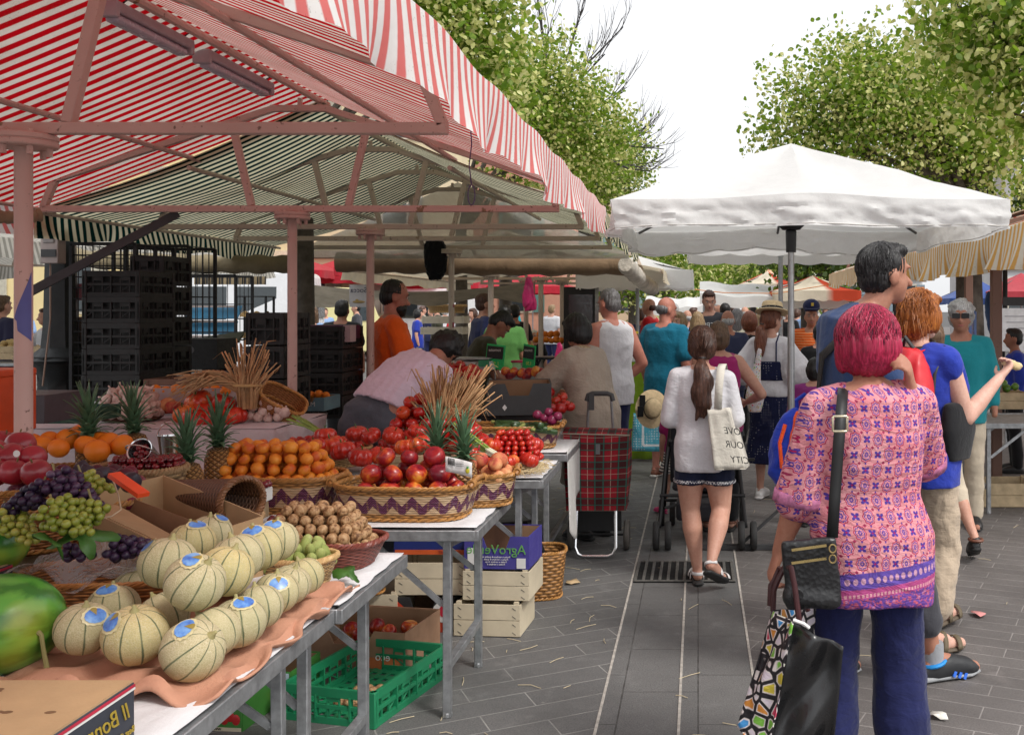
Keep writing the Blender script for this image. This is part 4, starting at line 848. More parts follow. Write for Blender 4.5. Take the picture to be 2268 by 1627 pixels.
# ---------------------------------------------------------------- bearded seller in orange shirt
P,j,h,k=person('bearded seller in bright orange T-shirt standing behind a pink post',868,285,1.84,-62,SKR,1.08,voxel=.012,
  top=dict(mat=ORANGET,hem=.82,sleeve=.72,loose=.025,fold=.008),bottom=dict(mat=BLACKC),hair=dict(style='crop',mat=HR_BLACK,voxel=.01),facef=True,nod=14,
  J=dict(elR=(.25,.05,1.14),wrR=(.16,.28,1.03),elL=(-.22,.08,1.12),wrL=(-.1,.3,1.04)),seed=12,shoes=dict(type='shoe',mat=BLK))
b=Blob(); b.ell(h(0,.050,-.080),(.062*k,.060*k,.050*k)); b.ell(h(0,.075,-.105),(.04*k,.035*k,.035*k)); b.build('beard',HR_BLACK,P,.010,2,folds(.004,120,sharp=0))
for sd in (-1,1): m=MB(); m.tube([h(sd*.085,.02,.03),h(sd*.086,-.03,.028),h(sd*.06,-.09,.02)],.007,6); m.build('sunglasses_arm',BLK,P)
lettering('ssp',.13,WHITE,P,frame(wpt(P,(0,0,0))*0+j['chest']+V(.06,.185,-.07),(-1,.35,0),(0,0,1)),True); 
# ---------------------------------------------------------------- dark haired seller in olive
P,j,h,k=person('dark haired seller in olive T-shirt leaning over the scales',1045,262,1.66,-70,SK4,1.05,voxel=.013,
  top=dict(mat=OLIVE,hem=.82,sleeve=.6,loose=.02),bottom=dict(mat=BLACKC),hair=dict(style='short',mat=HR_BLACK,voxel=.011),
  J=dict(waist=(0,.03,1.1),chest=(0,.09,1.27),shc=(0,.13,1.39),neck=(0,.17,1.44),head=(0,.25,1.55),shL=(-.17,.13,1.37),shR=(.17,.13,1.37),elL=(-.2,.2,1.1),elR=(.2,.18,1.1),wrL=(-.1,.4,1.0),wrR=(.1,.42,1.0)),nod=25,facef=True,seed=13)
# ---------------------------------------------------------------- woman in linen dress by the trolley
P,j,h,k=person('black haired woman in loose beige linen dress leaning over the table',1312,315,1.60,52,SK2,1.12,fem=True,voxel=.012,
  top=dict(name='dress',mat=LINEN,hem=.42,long=True,flare=.03,sleeve=1.5,loose=.04,off=.03,fold=.008,fs=11),shoes=dict(type='shoe',mat=BLK),hair=dict(style='bob',mat=HR_BLACK,vol=1.12,voxel=.011),
  J=dict(waist=(0,.02,1.1),chest=(0,.07,1.27),shc=(0,.10,1.40),neck=(0,.13,1.45),head=(0,.18,1.58),shL=(-.155,.10,1.37),shR=(.155,.10,1.37),elL=(-.2,.28,1.18),wrL=(-.12,.52,1.10),elR=(.22,.2,1.1),wrR=(.12,.44,1.08)),nod=18,seed=14)
m=MB(); m.tube([j['neck']+V(.078*math.cos(a),.075*math.sin(a),-.01+.012*math.sin(2*a)) for a in [i*PI/8 for i in range(16)]],.022,8,closed=True); m.build('scarf',dots_cloth((.42,.33,.2),(.18,.07,.04),90,.3,.8),P)
# ---------------------------------------------------------------- man in white tank top
P,j,h,k=person('short haired man in white tank top with bare tanned arm',1352,268,1.78,48,SKR,1.12,voxel=.012,
  top=dict(name='tank_top',mat=WHITEC,hem=.80,sleeve=-1,flare=.02,fold=.01),bottom=dict(mat=NAVY,len=1.95),shoes=dict(type='shoe',mat=BLK),hair=dict(style='crop',mat=HR_SALT,voxel=.011),
  J=dict(elR=(.27,-.10,1.13),wrR=(.2,.06,.97)),nod=14,seed=15,facef=True)
# ---------------------------------------------------------------- man in teal T-shirt
P,j,h,k=person('balding man in teal T-shirt holding a straw hat and blue bag',1474,232,1.73,-28,SKR,1.15,voxel=.013,
  top=dict(mat=TEAL,hem=.80,sleeve=.72,loose=.03,fold=.008,flare=.02),bottom=dict(type='shorts',mat=KHAKI,len=.98,loose=.03),shoes=dict(type='shoe',mat=LEATH,sole=PM((.6,.58,.54),.6)),hair=dict(style='rim',mat=HR_SALT,voxel=.011),
  J=dict(elL=(-.25,-.01,1.12),wrL=(-.24,.06,.88)),turn=-30,nod=12,seed=16,facef=True)
m=MB(); m.tube([j['wrL']+V(.033*math.cos(a),.03*math.sin(a),.02) for a in [i*PI/6 for i in range(12)]],.008,6,closed=True); m.build('watch',STEEL,P)
HT=thing('straw_hat','straw hat with black ribbon bow hanging from a hand','hat',at(1444,905,255),0); STRAW=PM((.60,.46,.27),.8,.15,40,.4,160,name='straw')
MM=Euler((R(78),R(8),R(14))).to_matrix()
def H_(p): return MM@Vector(p)
m=MB(); m.lathe([(.085,.0),(.12,-.004),(.165,-.012),(.17,-.008),(.125,.004),(.088,.008)],32,(0,0,0),M=MM,sx=.86); m.build('brim',STRAW,HT)
m=MB(); m.lathe([(.088,0),(.085,.05),(.075,.085),(.05,.1),(.01,.104)],28,(0,0,0),M=MM,sx=.86); m.build('crown',STRAW,HT)
m=MB(); m.lathe([(.090,.004),(.089,.03)],28,(0,0,0),M=MM,sx=.86)
for a,l in ((200,.09),(150,.10)): m.box(MM@V(math.cos(R(a))*.11,math.sin(R(a))*.11,.02),(.05,.01,l))
m.build('ribbon',BLACKC,HT,solid=.002)
T=thing('shopping_bag','turquoise patterned shopping bag with white border below a straw hat','bag',(0,0,0)); s=240
quad_sheet('front_panel',at(1403,915,s),at(1482,915,s),at(1478,1000,s),at(1398,998,s),dots_cloth((.10,.42,.55),(.66,.74,.76),42,.30,.2),T,.006,nu=10,nv=10)
quad_sheet('back_panel',at(1403,915,s-9),at(1482,915,s-9),at(1478,1000,s-9),at(1398,998,s-9),PM((.1,.4,.52),.6),T,.004,nu=4,nv=4)
m=MB()
for a,b in (((1424,918),(1424,986)),((1424,986),(1478,986)),((1478,986),(1478,918))): m.bar(at(*a,s+2),at(*b,s+2),.02,.004,(0,1,0))
m.build('border',PM((.7,.74,.76),.7),T); 
for dx in (0,30): m=MB(); m.tube([at(1420+dx,915,s),at(1436+dx*.6,880,s),at(1452+dx,915,s)],.006,6); m.build('handle',PM((.1,.4,.52),.6),T)
# ---------------------------------------------------------------- woman with hat in polka dot dress
P,j,h,k=person('woman in straw boater, white blouse and navy polka dot dress with a floral bag',1708,262,1.63,-25,SK1,1.0,fem=True,voxel=.012,
  top=dict(name='blouse',mat=WHITEC,hem=1.0,sleeve=.95,loose=.05,bell=1.35,fold=.008,off=.012),bottom=dict(type='skirt',mat=dots_cloth((.012,.016,.055),(.55,.55,.6),46,.17),len=.34,flare=.05),shoes=dict(type='shoe',mat=WHITE,sole=WHITE),
  hair=dict(style='tail',mat=HR_AUB,vol=1.03,len=.27,w=.055,z=-.05,voxel=.011),J=dict(elL=(-.26,-.02,1.15),wrL=(-.25,.1,.98),elR=(.26,-.02,1.15),wrR=(.25,.12,1.0)),turn=-28,nod=10,seed=18)
b=Blob(); b.loft([(j['waist']-V(0,0,.02),(1,0,0),.165*k,.13*k),(j['waist']+V(0,0,.08)*k,(1,0,0),.165*k,.135*k),(j['chest']+V(0,0,-.03)*k,(1,0,0),.16*k,.137*k)]); b.build('bodice',dots_cloth((.012,.016,.055),(.55,.55,.6),46,.17),P,.012,2)
for sd in (-1,1): strap(P,[j['chest']+V(sd*.1*k,-.135*k,-.04),j['shc']+V(sd*.09*k,-.10*k,.0),j['shc']+V(sd*.085*k,-.01,.075*k)],.012,NAVY,'strap',[(0,-1,0),(0,-1,.3),(0,-.4,1)])
HT=thing('straw_boater','straw boater hat with dark dotted band on the polka dot woman','hat',wpt(P,h(0,-.012,.075)),0); MM=Euler((R(-14),R(-4),R(-25))).to_matrix()
m=MB(); m.lathe([(.09,0),(.15,-.004),(.158,.0),(.15,.007),(.09,.010)],32,M=MM,sx=.92); m.build('brim',STRAW,HT)
m=MB(); m.lathe([(.098,.0),(.096,.07),(.088,.085),(.01,.09)],28,M=MM,sx=.92); m.build('crown',STRAW,HT)
m=MB(); m.lathe([(.1005,.006),(.0995,.040)],28,M=MM,sx=.92); m.build('band',dots_cloth((.015,.015,.02),(.6,.58,.5),95,.25,.1),HT)
T=thing('floral_bag','white floral cloth bag with strap on the polka dot woman shoulder','bag',(0,0,0)); FL=hearts_cloth((.72,.70,.70),60); s=272
b=Blob(); c=at(1672,880,s); b.loft([(c+V(0,0,-.12),(1,0,0),.05,.03),(c,(1,0,0),.08,.045),(c+V(0,0,.13),(1,0,0),.05,.03),(c+V(.02,0,.26),(1,0,0),.03,.02),(c+V(.04,0,.4),(1,0,0),.02,.015)]); b.build('bag_body',FL,T,.012,3)
# ---------------------------------------------------------------- woman pushing a pushchair, its child's leg, stroller
P,j,h,k=person('brown haired woman in magenta top with bare arm pushing the pushchair',1592,305,1.52,-4,SK1,1.1,fem=True,voxel=.013,
  top=dict(name='top',mat=MAG,hem=.82,sleeve=-1),bottom=dict(mat=BLACKC,len=1.9),shoes=dict(type='sandal',mat=LEATH),hair=dict(style='bob',mat=HR_MID,vol=1.02,voxel=.012),J=dict(elR=(.36,.06,1.13),wrR=(.22,.28,1.04)),seed=19)
P,j,h,k=person('small child in pink top, striped skirt and pink shoes beside the pushchair',1502,283,.92,0,SK1,1.15,voxel=.011,
  top=dict(name='top',mat=MAG,hem=.86,sleeve=.5,loose=.03),bottom=dict(type='skirt',mat=hstripe_cloth((.7,.68,.66),(.02,.02,.03),.022,.45),len=.62,flare=.05),shoes=dict(type='shoe',mat=PM((.55,.04,.16),.5),sole=PM((.55,.04,.16),.5)),hair=dict(style='bob',mat=HR_MID,voxel=.012),J=dict(knL=(-.16,.02,.5),anL=(-.22,-.0,.085),toL=(-.34,.12,.03)),seed=20)
ST=thing('pushchair','black folding pushchair with double swivel wheels','pushchair',(.03,6.95,0)); 
m=MB()
fr=[(-.27,-.25,.16),(-.20,-.05,.55),(-.17,.05,1.02)]
for sd in (-1,1):
    m.tube([(sd*.29,-.30,.14),(sd*.25,-.12,.55),(sd*.22,.0,.80),(sd*.2,-.16,1.02)],.013,8); m.tube([(sd*.28,.42,.14),(sd*.25,.1,.50),(sd*.22,-.12,.70)],.013,8)
m.tube([(-.29,-.22,.34),(.29,-.22,.34)],.012,8); m.tube([(-.28,.35,.2),(.28,.35,.2)],.012,8); m.tube([(-.26,-.25,.26),(.27,.3,.30)],.01,8); m.build('frame',BLK,ST)
m=MB(); m.sheet(lambda u,v:V(-.22+u*.44,-.13+.05*math.sin(u*PI)+v*.12,.98-v*.58),8,8); m.build('seat',cloth((.02,.02,.025),.2),ST,solid=.03)
m=MB(); m.box((0,.12,.36),(.42,.34,.05)); m.box((0,-.05,.22),(.36,.3,.12)); m.build('basket',cloth((.025,.025,.03),.2),ST,bevel=.03)
m=MB(); m.box((.31,-.2,.58),(.09,.02,.02)); m.build('brake_lever',BLK,ST)
RUB=PM((.03,.03,.03),.7); 
for x,y in ((-.31,-.33),(-.23,-.33),(.26,-.33),(.34,-.33),(-.30,.44),(-.22,.44),(.22,.44),(.30,.44)):
    wh=MB(); MM=Matrix.Rotation(R(90),3,'Y'); wh.lathe([(.055,-.018),(.088,-.02),(.095,-.01),(.095,.01),(.088,.02),(.055,.018)],22,M=MM); o_=wh.build('wheel',RUB,ST,loc=(x,y,.095))
    wh=MB(); wh.lathe([(.012,-.022),(.05,-.014),(.056,-.006),(.056,.006),(.05,.014),(.012,.022)],10,M=MM,rib=.08,nrib=5); wh.build('rim',DKG,o_)
m=MB(); m.lathe([(.03,0),(.032,.09),(.012,.105),(.012,.12)],12,(.17,.05,.68)); m.build('cup',PM((.08,.35,.7),.3),ST)
# ---------------------------------------------------------------- tartan trolley
TR=thing('shopping_trolley','red tartan shopping trolley with chrome stand and grey handle','trolley',(-.66,6.55,0)); TA=tartan()
w=.43; h0,h1=.30,.80
def tri(u,v): 
    a=[(-.5,-.13),(.5,-.13),(.5,.12),(-.5,.12)]; i=int(min(3.999,u*4)); f=u*4-i; p=Vector(a[i]).lerp(Vector(a[(i+1)%4]),f); kx=1-.10*(1-v); bl=.018*math.sin(f*PI)*math.sin(v*PI)
    return V(p.x*w*kx+ (bl if i==1 else -bl if i==3 else 0),p.y*(1-.1*(1-v))-(bl if i==0 else 0)+.03*(v-.5),h0+(h1-h0)*v-.012*math.sin(u*13)*v)
m=MB(); m.sheet(tri,32,16,uvf=lambda u,v:(u*1.36,v*.52)); m.build('bag_body',TA,TR)
m=MB(); m.sheet(lambda u,v:V((u-.5)*w*1.02,-.135+v*.27+.015,h1-.004+.02*math.sin(v*PI)-.01*u),8,8,uvf=lambda u,v:(u*.43,v*.27)); m.build('flap',TA,TR,solid=.01)
m=MB(); m.box((.015,-.152,.70),(.028,.006,.065)); m.build('buckle',PM((.14,.14,.15),.5),TR)
m=MB()
for sd in (-1,1): m.tube([(sd*.085,.16,.2),(sd*.085,.15,.82),(sd*.075,.13,1.0)],.009,8)
m.build('handle_bar',STEEL,TR)
m=MB(); m.tube([(-.088,.13,.985),(-.078,.13,1.025),(-.05,.13,1.035),(.05,.13,1.035),(.078,.13,1.025),(.088,.13,.985)],.017,8); m.box((-.055,.12,.98),(.035,.02,.11)); m.build('grip',PM((.06,.06,.062),.6),TR)
CHR=PM((.75,.76,.77),.18,metal=.95,name='chrome')
m=MB(); m.tube([(-.125,-.10,.32),(-.13,-.15,.07),(-.11,-.17,.03),(-.08,-.175,.018),(.08,-.175,.018),(.11,-.17,.03),(.13,-.15,.07),(.125,-.10,.32)],.011,8); m.build('stand',CHR,TR)
for sd in (-1,1): 
    wh=MB(); wh.lathe([(.05,-.018),(.09,-.018),(.1,-.008),(.1,.008),(.09,.018),(.05,.018)],22,M=Matrix.Rotation(R(90),3,'Y')); wh.build('wheel',PM((.09,.08,.07),.6),TR,loc=(sd*.185,.08,.1))
m=MB(); m.tube([(-.19,.08,.1),(.19,.08,.1)],.008,6); m.box((0,.06,.2),(.3,.02,.14)); m.build('chassis',BLK,TR)
# ---------------------------------------------------------------- rest of the walkers, one by one
def extra(label,px,s,H,face,sk,topm,bot,hair,style='short',**kw):
    vx=.016 if s>140 else .022
    t=dict(mat=topm,hem=.80,sleeve=kw.pop('sleeve',.6),loose=.02); t.update(kw.pop('top',{}))
    return person(label,px,s,H,face,sk,kw.pop('girth',1.05),top=t,bottom=dict(mat=bot,len=kw.pop('len',1.95)),hair=dict(style=style,mat=hair,voxel=vx*.8,**kw.pop('hk',{})) if hair else None,voxel=vx,hands=(None,None),shoes=dict(type='shoe',mat=kw.pop('shoe',BLK)) if s>150 else None,**kw)
P,j,h,k=extra('woman with curly grey hair, sunglasses and teal cardigan facing this way',2128,300,1.67,165,SK2,TEALC,BEIGEC,HR_GREY,'curly',sleeve=1.6,facef=True,hk=dict(vol=1.08))
m=MB(); 
for sd in (-1,1): m.box(h(sd*.034,.098,.012),(.056,.012,.036)); m.tube([h(sd*.062,.092,.016),h(sd*.084,.03,.014)],.003,5)
m.build('sunglasses',BLK,P,bevel=.006)
# sandalled walker partly hidden behind the ginger woman
P,j,h,k=extra('walker with brown sandals mostly hidden behind the ginger haired woman',2062,345,1.55,10,SK1,ROYAL,BEIGEC,HR_MID,'bob',len=1.3,J=dict(knR=(.2,.04,.5),anR=(.26,-.18,.17),toR=(.31,-.04,.05)))
m=MB(); e=j['anR']; m.tube([e+V(.04*math.cos(a),.045*math.sin(a),-.0) for a in [i*PI/6 for i in range(12)]],.010,6,closed=True); m.build('strap',LEATH,P)
extra('man in orange striped polo shirt facing this way',1797,196,1.64,176,SK2,hstripe_cloth((.72,.12,.02),(.78,.42,.2),.03,.18),NAVY,HR_SALT,'crop',facef=True)
c=at(1797,678,196); HT=thing('baseball_cap','dark baseball cap with small yellow badge on the orange polo man','cap',(0,0,0)); m=MB(); m.ball(c+V(0,0,.0),(.098,.112,.085),20,10); m.build('crown',NAVY,HT); m=MB(); m.sheet(lambda u,v:c+V(.085*math.cos(u)*(1-.1*v),-.07-v*.09*math.sin(u),-.02-.02*v),12,3,(0,PI)); m.build('peak',NAVY,HT,solid=.006); m=MB(); m.box(c+V(0,-.108,.02),(.03,.008,.036)); m.build('badge',PM((.65,.45,.05),.5),HT)
extra('bald man in navy suit jacket seen from behind',1612,205,1.60,0,SK2,cloth((.035,.04,.085),.15),NAVY,HR_GREY,'rim',sleeve=1.95,girth=1.15)
extra('auburn bobbed woman in black top between the suit and the boater',1660,190,1.57,0,SK1,BLACKC,BLACKC,HR_RED,'bob',hk=dict(vol=1.2))
P,j,h,k=extra('tall young man in charcoal T-shirt with white print looking down',1572,172,1.85,158,SK1,GREYT,NAVY,HR_BROWN,'short',nod=18,turn=28,facef=True)
m=MB(); m.box(j['chest']+V(.0,.142,-.09),(.18,.01,.16)); m.build('print',WHITE,P); lettering('SPEC',.10,WHITE,P,frame(j['chest']+V(.0,.150,.03),(-1,0,0),(0,0,1)),True)
extra('red jacketed man with receding hair at the far stall',1440,152,1.77,75,SK1,REDJ,NAVY,HR_BROWN,'rim',sleeve=1.9)
extra('man in navy top just behind the red jacket',1418,140,1.62,0,SK2,NAVY,NAVY,HR_BROWN,'short')
extra('older woman with short pale hair in salmon top behind the teal man',1505,205,1.58,150,SK1,cloth((.7,.32,.25),.1),BLACKC,HR_BLOND,'bob',facef=True)
extra('woman with long blond hair and blue top ahead of the ponytail woman',1545,185,1.58,0,SK1,cloth((.06,.12,.40),.1),BLACKC,HR_BLOND,'long',hk=dict(len=.16))
extra('woman with grey long hair in cream cardigan next to the suit man',1632,175,1.62,0,SK1,cloth((.62,.58,.45),.05),BLACKC,HR_SALT,'long',hk=dict(len=.12))
extra('man in black round cap deep in the crowd',1606,150,1.70,0,SK1,PALEB,NAVY,HR_BLACK,'short')
extra('curly brown haired woman facing this way beyond the boater',1690,140,1.62,180,SK1,WHITEC,BLACKC,HR_BROWN,'curly',facef=True)
extra('blond woman with light jacket next to the boater hat',1682,165,1.55,0,SK1,WHITEC,BLACKC,HR_BLOND,'long',hk=dict(len=.2))
extra('man with pale blue checked shirt walking far down the lane',1522,150,1.60,0,SK1,PALEB,NAVY,HR_GREY,'rim')
extra('bald man deep in the lane crowd wearing beige',1650,130,1.66,0,SK1,BEIGEC,NAVY,HR_GREY,'rim')
extra('person in dark jacket and purple sleeve half hidden by the tall man',1805,300,1.25,-20,SK1,PURP,BLACKC,HR_BLACK,'bob',sleeve=1.9)
extra('man in dark suit partly hidden beside the orange polo',1815,215,1.45,0,SK1,BLACKC,BLACKC,HR_BLACK,'short',sleeve=1.9)
extra('stall holder in bright blue with dark cap at the stand with crates',2248,225,1.42,80,SK4,ROYAL,BLACKC,HR_BLACK,'short',sleeve=1.9)
extra('man in green T-shirt and black trousers leaning away at the juice table',1118,190,1.66,0,SK2,GREENT,BLACKC,HR_BLACK,'short',sleeve=.6,girth=1.15)
extra('woman in white knitted hat seated behind the oranges',1183,142,1.28,180,SK1,BLACKC,BLACKC,PM((.7,.68,.62),.9,.1,60,.6,90,name='knit'),'curly',facef=True)
extra('man in black with back turned between two far posts',1140,150,1.68,0,SK2,BLACKC,BLACKC,HR_BLACK,'short')
extra('tall young man in navy sweater behind the olive seller',1070,185,1.80,-60,SK1,NAVY,NAVY,HR_BROWN,'short',sleeve=1.9)
extra('dark silhouetted seller standing under the market snack sign',757,185,1.72,0,SK4,BLACKC,BLACKC,HR_BLACK,'short')
extra('woman with long brown hair and pale shirt near the yellow van',692,150,1.66,180,SK1,PALEB,NAVY,HR_MID,'long',facef=True)
extra('bearded man in navy T-shirt at the potato crates by the yellow wall',2,180,1.78,-20,SK1,cloth((.03,.03,.07),.1),OLIVE,HR_MID,'short')
extra('person in pale grey sleeve raising a snack near the wire racks',105,165,1.62,140,SK1,cloth((.6,.6,.62),.05),BLACKC,HR_BROWN,'short',sleeve=1.9,J=dict(elR=(.3,.12,1.2),wrR=(.2,.3,1.42)))
extra('person in light blue top walking near the yellow wall',48,120,1.7,0,SK1,PALEB,NAVY,HR_GREY,'rim')
HAT2=cloth((.66,.64,.6),.05)
far=[(740,70,'fuchsia',MAG,HR_BROWN),(720,82,'pale blue',PALEB,HR_BROWN),(790,90,'grey',GREYT,HR_BLACK),(935,78,'cream',BEIGEC,HR_BROWN),(955,85,'navy',NAVY,HR_GREY),(968,95,'olive',OLIVE,HR_BLOND),(985,75,'white',WHITEC,HR_GREY),(1010,88,'red',REDJ,HR_MID),(1022,98,'white',WHITEC,HR_BLACK),(1048,110,'beige',BEIGEC,HR_BROWN),(925,100,'blue',ROYAL,HR_BLACK),(1130,92,'teal',TEALC,HR_BLACK),(1222,95,'white',WHITEC,HR_BLOND),(1258,80,'grey',GREYT,HR_MID),(1275,90,'navy',NAVY,HR_BROWN),(705,64,'orange',ORANGET,HR_MID),(1585,110,'white',WHITEC,HR_GREY),(1625,105,'lavender',LAV,HR_BROWN),(1668,100,'navy',NAVY,HR_BLACK),(1535,105,'grey',GREYT,HR_BROWN),(1715,95,'cream',BEIGEC,HR_GREY),(1745,105,'black',BLACKC,HR_BLOND),(1765,92,'pale blue',PALEB,HR_BROWN),(1495,98,'red',REDJ,HR_GREY),(1830,100,'black',BLACKC,HR_BROWN),(1850,125,'white',WHITEC,HR_GREY)]
WHO=['under the red parasols','beside the yellow van','beyond the snack sign','behind the bearded seller','past the wicker baskets','near the far white van']
used={}
rr=random.Random(4)
for i,(px,s,cn,cm,hr) in enumerate(far):
    lane='far down the lane under white awnings' if px>1450 else ('in the far crowd beyond the posts' if px>1000 else 'in the far crowd by the red parasols')
    extra(f'{["short","slim","broad","tall","stooping","strolling","waiting"][i%7]} figure in {cn} top {lane}',px,s,rr.uniform(1.62,1.78),rr.uniform(-180,180),SK1,cm,rr.choice([NAVY,BLACKC,KHAKI]),hr,rr.choice(['short','bob','short']),group='distant market visitors')
# ================================================================ trestle tables
GALV=PM((.36,.37,.38),.45,.25,25,.2,90,metal=.7,name='galvanised'); PAPER=cloth((.70,.69,.70),.06,600,.35,trans=.05); PAPERP=cloth((.62,.52,.54),.06,500,.5,trans=.1)
def table(label,x0,x1,y0,y1,z=.75,legs=((0,1),(1,1)),top_mat=PAPER,overhang=.0,group='trestle tables of the fruit stall',twist=0):
    t=thing('trestle_table',label,'table',((x0+x1)/2,(y0+y1)/2,0),0,group); w,d=x1-x0,y1-y0
    m=MB(); m.box((0,0,z-.019),(w-.02,d-.02,.012)); m.build('tabletop',GALV,t)
    m=MB()
    for a,b,c,e in ((0,-d/2,w,.03),(0,d/2,w,.03)): m.box((a,b,z-.027),(c,e,.042))
    for sx in (-1,1): m.box((sx*w/2,0,z-.0275),(.03,d+.028,.043))
    m.build('frame',GALV,t,bevel=.003)
    if top_mat:
        rr=random.Random(int(abs(x0*100+y0*77))); ph=[rr.uniform(0,6) for _ in range(4)]
        m=MB(); m.sheet(lambda u,v:V((u-.5)*(w+.012)+.004*math.sin(v*23+ph[0])*(1 if u in(0,1) else 0),(v-.5)*(d+.006)+.005*math.sin(u*29+ph[1])*(1 if v in (0,1) else 0),z+.004+.0018*math.sin(u*17+ph[2])*math.sin(v*11+ph[3])),24,14); m.build('paper',top_mat,t,solid=.001)
    for sx in (-1,1):
        x=sx*(w/2-.12)
        for sy in (-1,1):
            y=sy*(d/2-.05); m=MB(); m.bar((x,y,z-.04),(x,y*1.02,.0),.032,.032,(0,1,0)); m.lathe([(.02,0),(.02,.02)],8,(x,y*1.02,0)); m.build('leg',GALV,t,bevel=.003)
            m=MB(); m.bar((x-sx*.02,y,.44),(x-sx*.34,y*.9,z-.04),.022,.010,(0,1,0)); m.lathe([(.01,-.01),(.01,.012)],8,(x-sx*.012,y,.44),M=Matrix.Rotation(R(90),3,'Y')); m.build('brace',GALV,t)
        m=MB(); m.bar((x,-d/2+.05,.2),(x,d/2-.05,.2),.03,.03); m.bar((x,-d/2+.05,z-.07),(x,d/2-.05,z-.13),.03,.03); m.build('crossbar',GALV,t,bevel=.002)
    return t
table('white paper topped trestle table carrying the melons',-2.75,-1.05,1.45,2.815)
table('short trestle table end carrying walnuts and green almonds',-2.9,-1.03,2.85,3.46)
table('trestle table carrying the nectarine basket and apricots',-2.7,-.865,3.86,4.5)
table('trestle table carrying the ribbed tomatoes on straw',-2.75,-.79,4.99,5.58)
table('draped trestle table carrying zucchini and a dark cardboard box',-2.2,-.78,5.85,7.6,.755)
# white cloth hanging at the last table
m=MB(); m.sheet(lambda u,v:V(-.77+.02*math.sin(u*19)*v+.015*v,5.84+u*1.74+.05*v*math.sin(u*5),.766-v*(.33+.22*math.exp(-((u-.08)/.12)**2))),40,14); tag(m.build('tablecloth',cloth((.52,.50,.48),.08,500,.5),None,solid=.002),'off white cloth hanging off the table beside the tartan trolley','tablecloth')
# ================================================================ baskets
def wicker(col,name='wicker',sc=1.,zig=False):
    t=NT(name); uv=t.xyz(t.co('UV')); u,v=uv[0],uv[1]; nz=t.noise(t.co(),30,3); nz2=t.noise(t.co(),7,3)
    row=t.m('DIVIDE',v,.009*sc); stk=t.m('DIVIDE',u,.026*sc); par=t.m('ABSOLUTE',t.m('SUBTRACT',t.m('FRACT',t.m('MULTIPLY',t.m('FLOOR',row),.5)),0.)); 
    fr=t.m('FRACT',row); hgt=t.m('SINE',t.m('MULTIPLY',fr,PI)); wv=t.m('COSINE',t.m('MULTIPLY',t.m('ADD',stk,t.m('MULTIPLY',par,2.)),PI)); H=t.m('MULTIPLY',hgt,t.m('ADD',t.m('MULTIPLY',wv,.5),.6))
    d=[x*.28 for x in col]; e=[min(1,x*1.35) for x in col]; cc=t.ramp(H,[(.05,d),(.4,col),(.95,e)]); cc=t.mix(t.mr(nz,.35,.7,0,.5),cc,[x*.6 for x in col])
    if zig:
        vv=t.m('DIVIDE',v,.13); tri=t.m('ABSOLUTE',t.m('SUBTRACT',t.m('FRACT',t.m('DIVIDE',u,.075)),.5)); c0=t.m('ADD',t.m('MULTIPLY',tri,.62),.33)
        dz=t.m('SUBTRACT',vv,c0); inb=t.m('MULTIPLY',t.mr(vv,.24,.26),t.mr(vv,.80,.78)); sl=t.m('SINE',t.m('MULTIPLY',dz,95.))
        crm=t.mix(t.mr(nz2,.3,.7),(.40,.26,.14),(.50,.35,.21)); cc=t.mix(inb,cc,crm)
        zb=t.m('MULTIPLY',inb,t.mr(t.m('ABSOLUTE',dz),.16,.15)); pur=t.mix(t.mr(sl,-.2,.4),(.045,.012,.03),(.16,.03,.09)); cc=t.mix(zb,cc,pur)
        stq=t.m('MULTIPLY',zb,t.m('MULTIPLY',t.stripe(u,.0375,.16,.03),t.mr(t.m('SINE',t.m('MULTIPLY',v,900.)),0,.3))); cc=t.mix(stq,cc,(.30,.17,.05))
    return t.fin(cc,.5,t.bump(H,.8,.006),spec=.4)
WK=wicker((.40,.19,.06)); WKZ=wicker((.38,.18,.05),'wicker_zigzag',zig=True); WKD=wicker((.17,.075,.035),'dark_wicker'); WKL=wicker((.52,.33,.14),'light_wicker'); WKR=wicker((.24,.06,.04),'red_wicker'); WKO=wicker((.44,.17,.05),'orange_wicker')
RIM=PM((.42,.20,.055),.45,.3,40,.2,90,name='cane'); RIML=PM((.55,.36,.16),.5,.2,40); RIMD=PM((.20,.09,.04),.5,.2,40)
def sup(a,lx,ly,p=3.2):
    c,s=math.cos(a),math.sin(a); q=(abs(c)**p+abs(s)**p)**(-1/p); return lx*c*q,ly*s*q
